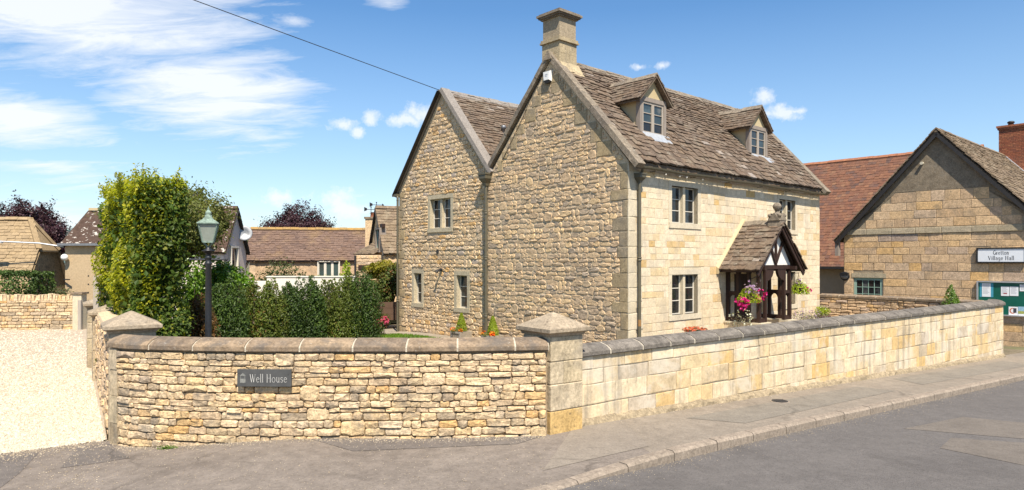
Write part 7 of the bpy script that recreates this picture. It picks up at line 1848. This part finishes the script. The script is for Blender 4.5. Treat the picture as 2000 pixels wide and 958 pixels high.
def blooms(name, c, r, n, mat, parent, size=.05, upv=.6):
    P, d = ell(n, c, r, .35); parts = []
    for k in range(3): parts.append(leaf_geo(P+nrg.standard_normal((n, 3))*.004, d+np.array((0, -.3, upv)), size, .85, .35, None, .18))
    return leaf_obj(name, parts, mat, parent, stuff=True)
# stone planters with little conifers
def planter(bb, label_p, label_c, px_):
    p = H(-.42, bb); x, y = p; z = G(x, y); t = thing('stone_planter', (x, y, z), label_p, 'planter', 'square stone planters against the gable'); w = Wall(p-Fv*0-Wv*(-.24)-Fv*.24, -Wv); f = w.fr(); s = .48; zt = .20
    m = MB(); 
    for lo, hi in (((0, 0, z), (s, .06, zt)), ((0, s-.06, z), (s, s, zt)), ((0, .06, z), (.06, s-.06, zt)), ((s-.06, .06, z), (s, s-.06, zt))): m.bx(lo, hi, f)
    m.build('box', 'paving_stone', t); m = MB()
    for lo, hi in (((-.02, -.02, zt-.05), (s+.02, .0, zt+.004)), ((-.02, -.015, z), (.05, -.001, zt-.05)), ((s-.05, -.015, z), (s+.02, -.001, zt-.05))): m.bx(lo, hi, f)
    m.build('rim', 'timber_grey', t); MB().bx((.061, .061, z), (s-.061, s-.061, zt-.03), f).build('soil', 'earth', t)
    c = w.P(s/2, s/2, zt); k = thing('dwarf_conifer', tuple(c), label_c, 'conifer', 'dwarf conifers in stone planters'); n = 2400; q = nrg.random(n)**.75; rad = .20*(1-q)**.8+.02; a = nrg.random(n)*6.283; rr_ = rad*(.5+.5*np.sqrt(nrg.random(n))); d = np.stack([np.cos(a), np.sin(a), np.zeros(n)], 1)
    P = c+d*rr_[:, None]+np.stack([np.zeros(n), np.zeros(n), q*.62-.04], 1); leaf_obj('foliage', [leaf_geo(P, d+np.array((0, 0, .3)), .05, .34, .5, d*.5+np.array((0, 0, 1.0)), .05, .4)], 'leaf_lime', k); MB().tube([c-Z3*.05, c+Z3*.5], [.02, .006], 6).build('stem', 'bark', k)
    fl = thing('bedding_flowers', tuple(c+Z3*.0), 'orange and red bedding flowers around the conifer right of the valley downpipe' if px_ else 'orange bedding flowers around the conifer left of the valley downpipe', 'flowers', 'orange flowers in stone planters')
    for sx, mt in ((.44, 'petal_orange'), (.40 if px_ else .06, 'petal_red' if px_ else 'petal_orange'), (.02, 'petal_orange')): blooms('flower', w.P(sx, .05, zt+.06), (.08, .07, .07), 22, mt, fl, .05)
    n = 260; P, d = ell(n, w.P(s/2, .1, zt+.03), (.24, .12, .07)); leaf_obj('leaves', [leaf_geo(P, d+np.array((0, 0, .5)), .05)], 'leaf_loose', fl)
planter(6.42, 'stone planter standing left of the valley downpipe', 'dwarf lime conifer in the planter left of the valley downpipe', 0)
planter(4.86, 'stone planter standing right of the valley downpipe, with red flowers', 'dwarf lime conifer in the planter right of the valley downpipe', 1)
# pink flowers
def flowerbed(name, loc, zlo, r, n, petal, label, leafm='leaf_olive', nl=500, size=.055, ls=.06, cat='flowers', stems=True):
    x, y = loc; z = zlo; t = thing(name, (x, y, z-r[2]), label, cat); P, d = ell(nl, (x, y, z-r[2]*.25), (r[0], r[1], r[2]*.95), .8); leaf_obj('leaves', [leaf_geo(P, d+np.array((0, 0, .5)), ls)], leafm, t); blooms('flower', (x, y, z), r, n, petal, t, size)
    if stems:
        m = MB(); g = G(x, y)
        for k in range(7): a = k*.9; m.tube([(x+.05*math.cos(a), y+.05*math.sin(a), g-.02), (x+r[0]*.6*math.cos(a), y+r[1]*.6*math.sin(a), z)], [.008, .004], 4, caps=False)
        m.build('stem', 'dry_stem', t)
    return t
flowerbed('pink_flowers', at(746, 23.3), .38, (.24, .2, .2), 120, 'petal_pink', 'pink flower cluster on the path beside the yew row end', size=.08)
flowerbed('pink_flowers', at(731, 22.9), .27, (.15, .15, .13), 60, 'petal_magenta', 'magenta flower cluster at the foot of the end yew', size=.075)
flowerbed('salmon_flowers', at(1357, 18.8), .58, (.36, .16, .075), 130, 'petal_salmon', 'salmon red flowers just showing above the long wall coping', size=.055, nl=160)
flowerbed('white_flowers', at(1446, 19.5), .82, (.42, .22, .30), 46, 'petal_white', 'small white flowers on thin stems in front of the porch', leafm='leaf_pale', nl=150, size=.055, ls=.045)
flowerbed('lavender', at(1578, 21.6), .72, (.62, .3, .25), 160, 'petal_mauve', 'pale seedy lavender clump between the porch and the side wall', leafm='leaf_pale', nl=900, size=.035, ls=.05)
# climber stem on the front wall by the porch is left bare; pot with yellow plant
px_, py_ = at(1606, 23.2); pz_ = .62
pot = thing('terracotta_pot', (px_, py_, G(px_, py_)), 'dark pot on a block in the garden corner by the side wall', 'pot'); MB().lathe((px_, py_, 0), [(.16, G(px_, py_)-.05), (.18, .3), (.20, .32), (.24, pz_-.05), (.27, pz_-.04), (.27, pz_), (.23, pz_-.01)], 16).build('pot', 'planter_timber', pot)
flowerbed('potted_shrub', (px_, py_), pz_+.18, (.26, .24, .2), 12, 'petal_white', 'yellow green plant growing in the dark pot by the side wall', leafm='leaf_lime', nl=700, size=.03, ls=.055, cat='plant', stems=False)
# small conifer behind the far end of the long wall
cx_, cy_ = at(1858, 20.9); tz = CAMZ+(508-556)/1333.3*cy_; k = thing('small_conifer', (cx_, cy_, G(cx_, cy_)), 'small bright conifer poking above the far end of the long wall', 'conifer'); n = 3200
MB().tube([(cx_, cy_, G(cx_, cy_)-.05), (cx_, cy_, tz-.15)], [.05, .012], 6).build('trunk', 'bark', k); gz_ = G(cx_, cy_); q = nrg.random(n)**.8; lobes = nrg.integers(0, 9, n); la = lobes*2.4; rad = .58*(1-q)**.7+.03; a = la+nrg.normal(size=n)*.35; rr_ = rad*(.45+.55*np.sqrt(nrg.random(n))); d = np.stack([np.cos(a), np.sin(a), np.zeros(n)], 1)
P = np.array((cx_, cy_, gz_))+d*rr_[:, None]+np.stack([np.zeros(n), np.zeros(n), .25+q*(tz-gz_-.25)*(.82+.2*((lobes*37) % 10)/10)], 1); leaf_obj('foliage', [leaf_geo(P, d+np.array((0, 0, .4)), .065, .36, .5, d*.6+np.array((0, 0, 1.0)), .05, .4)], 'leaf_laurel', k)

# --- hanging baskets on the porch
def basket(c, hang, label, nfl, spread, left):
    c = np.array(c, float); t = thing('hanging_basket', tuple(c), label, 'hanging basket', 'hanging baskets on the porch'); m = MB(); r = .17
    m.lathe(tuple(c), [(.05, -.16), (.12, -.13), (.16, -.06), (r, 0), (r+.008, .012), (r-.02, .01)], 14); m.build('bowl', 'planter_timber', t)
    m = MB(); h = np.array(hang)
    for k in range(3): a = k*2.09; m.tube([c+np.array((r*math.cos(a), r*math.sin(a), 0)), c+np.array((0, 0, .42))], .004, 4, caps=False)
    m.tube([c+np.array((0, 0, .42)), c+np.array((0, 0, .47)), h+np.array((0, 0, .04)), h], .010, 6); m.tube([h, h+np.array((0, 0, -.18)), c*.25+h*.75+np.array((0, 0, .1))], .009, 6); m.build('bracket', 'black_metal', t)
    n = 900; P, d = ell(n, c+np.array((0, 0, .06)), (.34, .32, .22), .8); P[:, 2] -= .10*((P[:, 0]-c[0])**2+(P[:, 1]-c[1])**2)/.06; leaf_obj('leaves', [leaf_geo(P, d+np.array((0, 0, .5)), .06, .55)], 'leaf_lime', t)
    for (dx, dz, rx, n2, mt) in spread: blooms('flower', c+F3*dx*1.05-W3*(.06+abs(dx)*.1)+Z3*dz, (rx, rx, rx*.8), n2, mt, t, .075)
    return t
pc_ = P3(4.66, -1.22, 0)
yb = pc_[1]-.15
bx1 = np.array((*at(1463, yb), CAMZ+(508-579)/1333.3*yb))
basket(bx1, P3(4.72, -1.11, 2.02), 'overflowing hanging basket of magenta petunias on the near porch post', 1, [(-.62, -.12, .17, 26, 'petal_magenta'), (-.40, -.17, .15, 26, 'petal_magenta'), (-.50, -.30, .10, 10, 'petal_magenta'), (.42, .02, .20, 40, 'petal_magenta'), (.33, -.10, .12, 16, 'petal_magenta'), (.03, -.06, .07, 8, 'petal_magenta'), (.0, .28, .20, 22, 'petal_mauve'), (-.12, .18, .16, 16, 'petal_mauve'), (.18, .16, .15, 18, 'petal_mauve')], True)
bx2 = P3(7.02, -1.0, 0); yb = bx2[1]; bx2 = np.array((*at(1560, yb), CAMZ+(508-563)/1333.3*yb))
basket(bx2, P3(6.72, -1.1, 2.05), 'smaller hanging basket with a single magenta bloom on the far porch post', 1, [(.42, -.06, .10, 16, 'petal_magenta'), (-.10, .20, .10, 8, 'petal_mauve'), (.10, .12, .12, 8, 'petal_white')], False)
# weeds at the foot of the curved wall and grass tuft
wu = float(np.interp(333, pxs, us)); wp = CW.P(wu, -.14, 0); wt = thing('wall_foot_weed', (wp[0], wp[1], G(wp[0], wp[1])), 'small green weed growing at the foot of the curved wall', 'weed')
n = 240; P, d = ell(n, (wp[0], wp[1], G(wp[0], wp[1])+.015), (.17, .05, .03), .9); leaf_obj('leaves', [leaf_geo(P, d+np.array((0, 0, .8)), .028, .5)], 'weed_leaf', wt)
print('objects', len(bpy.data.objects))
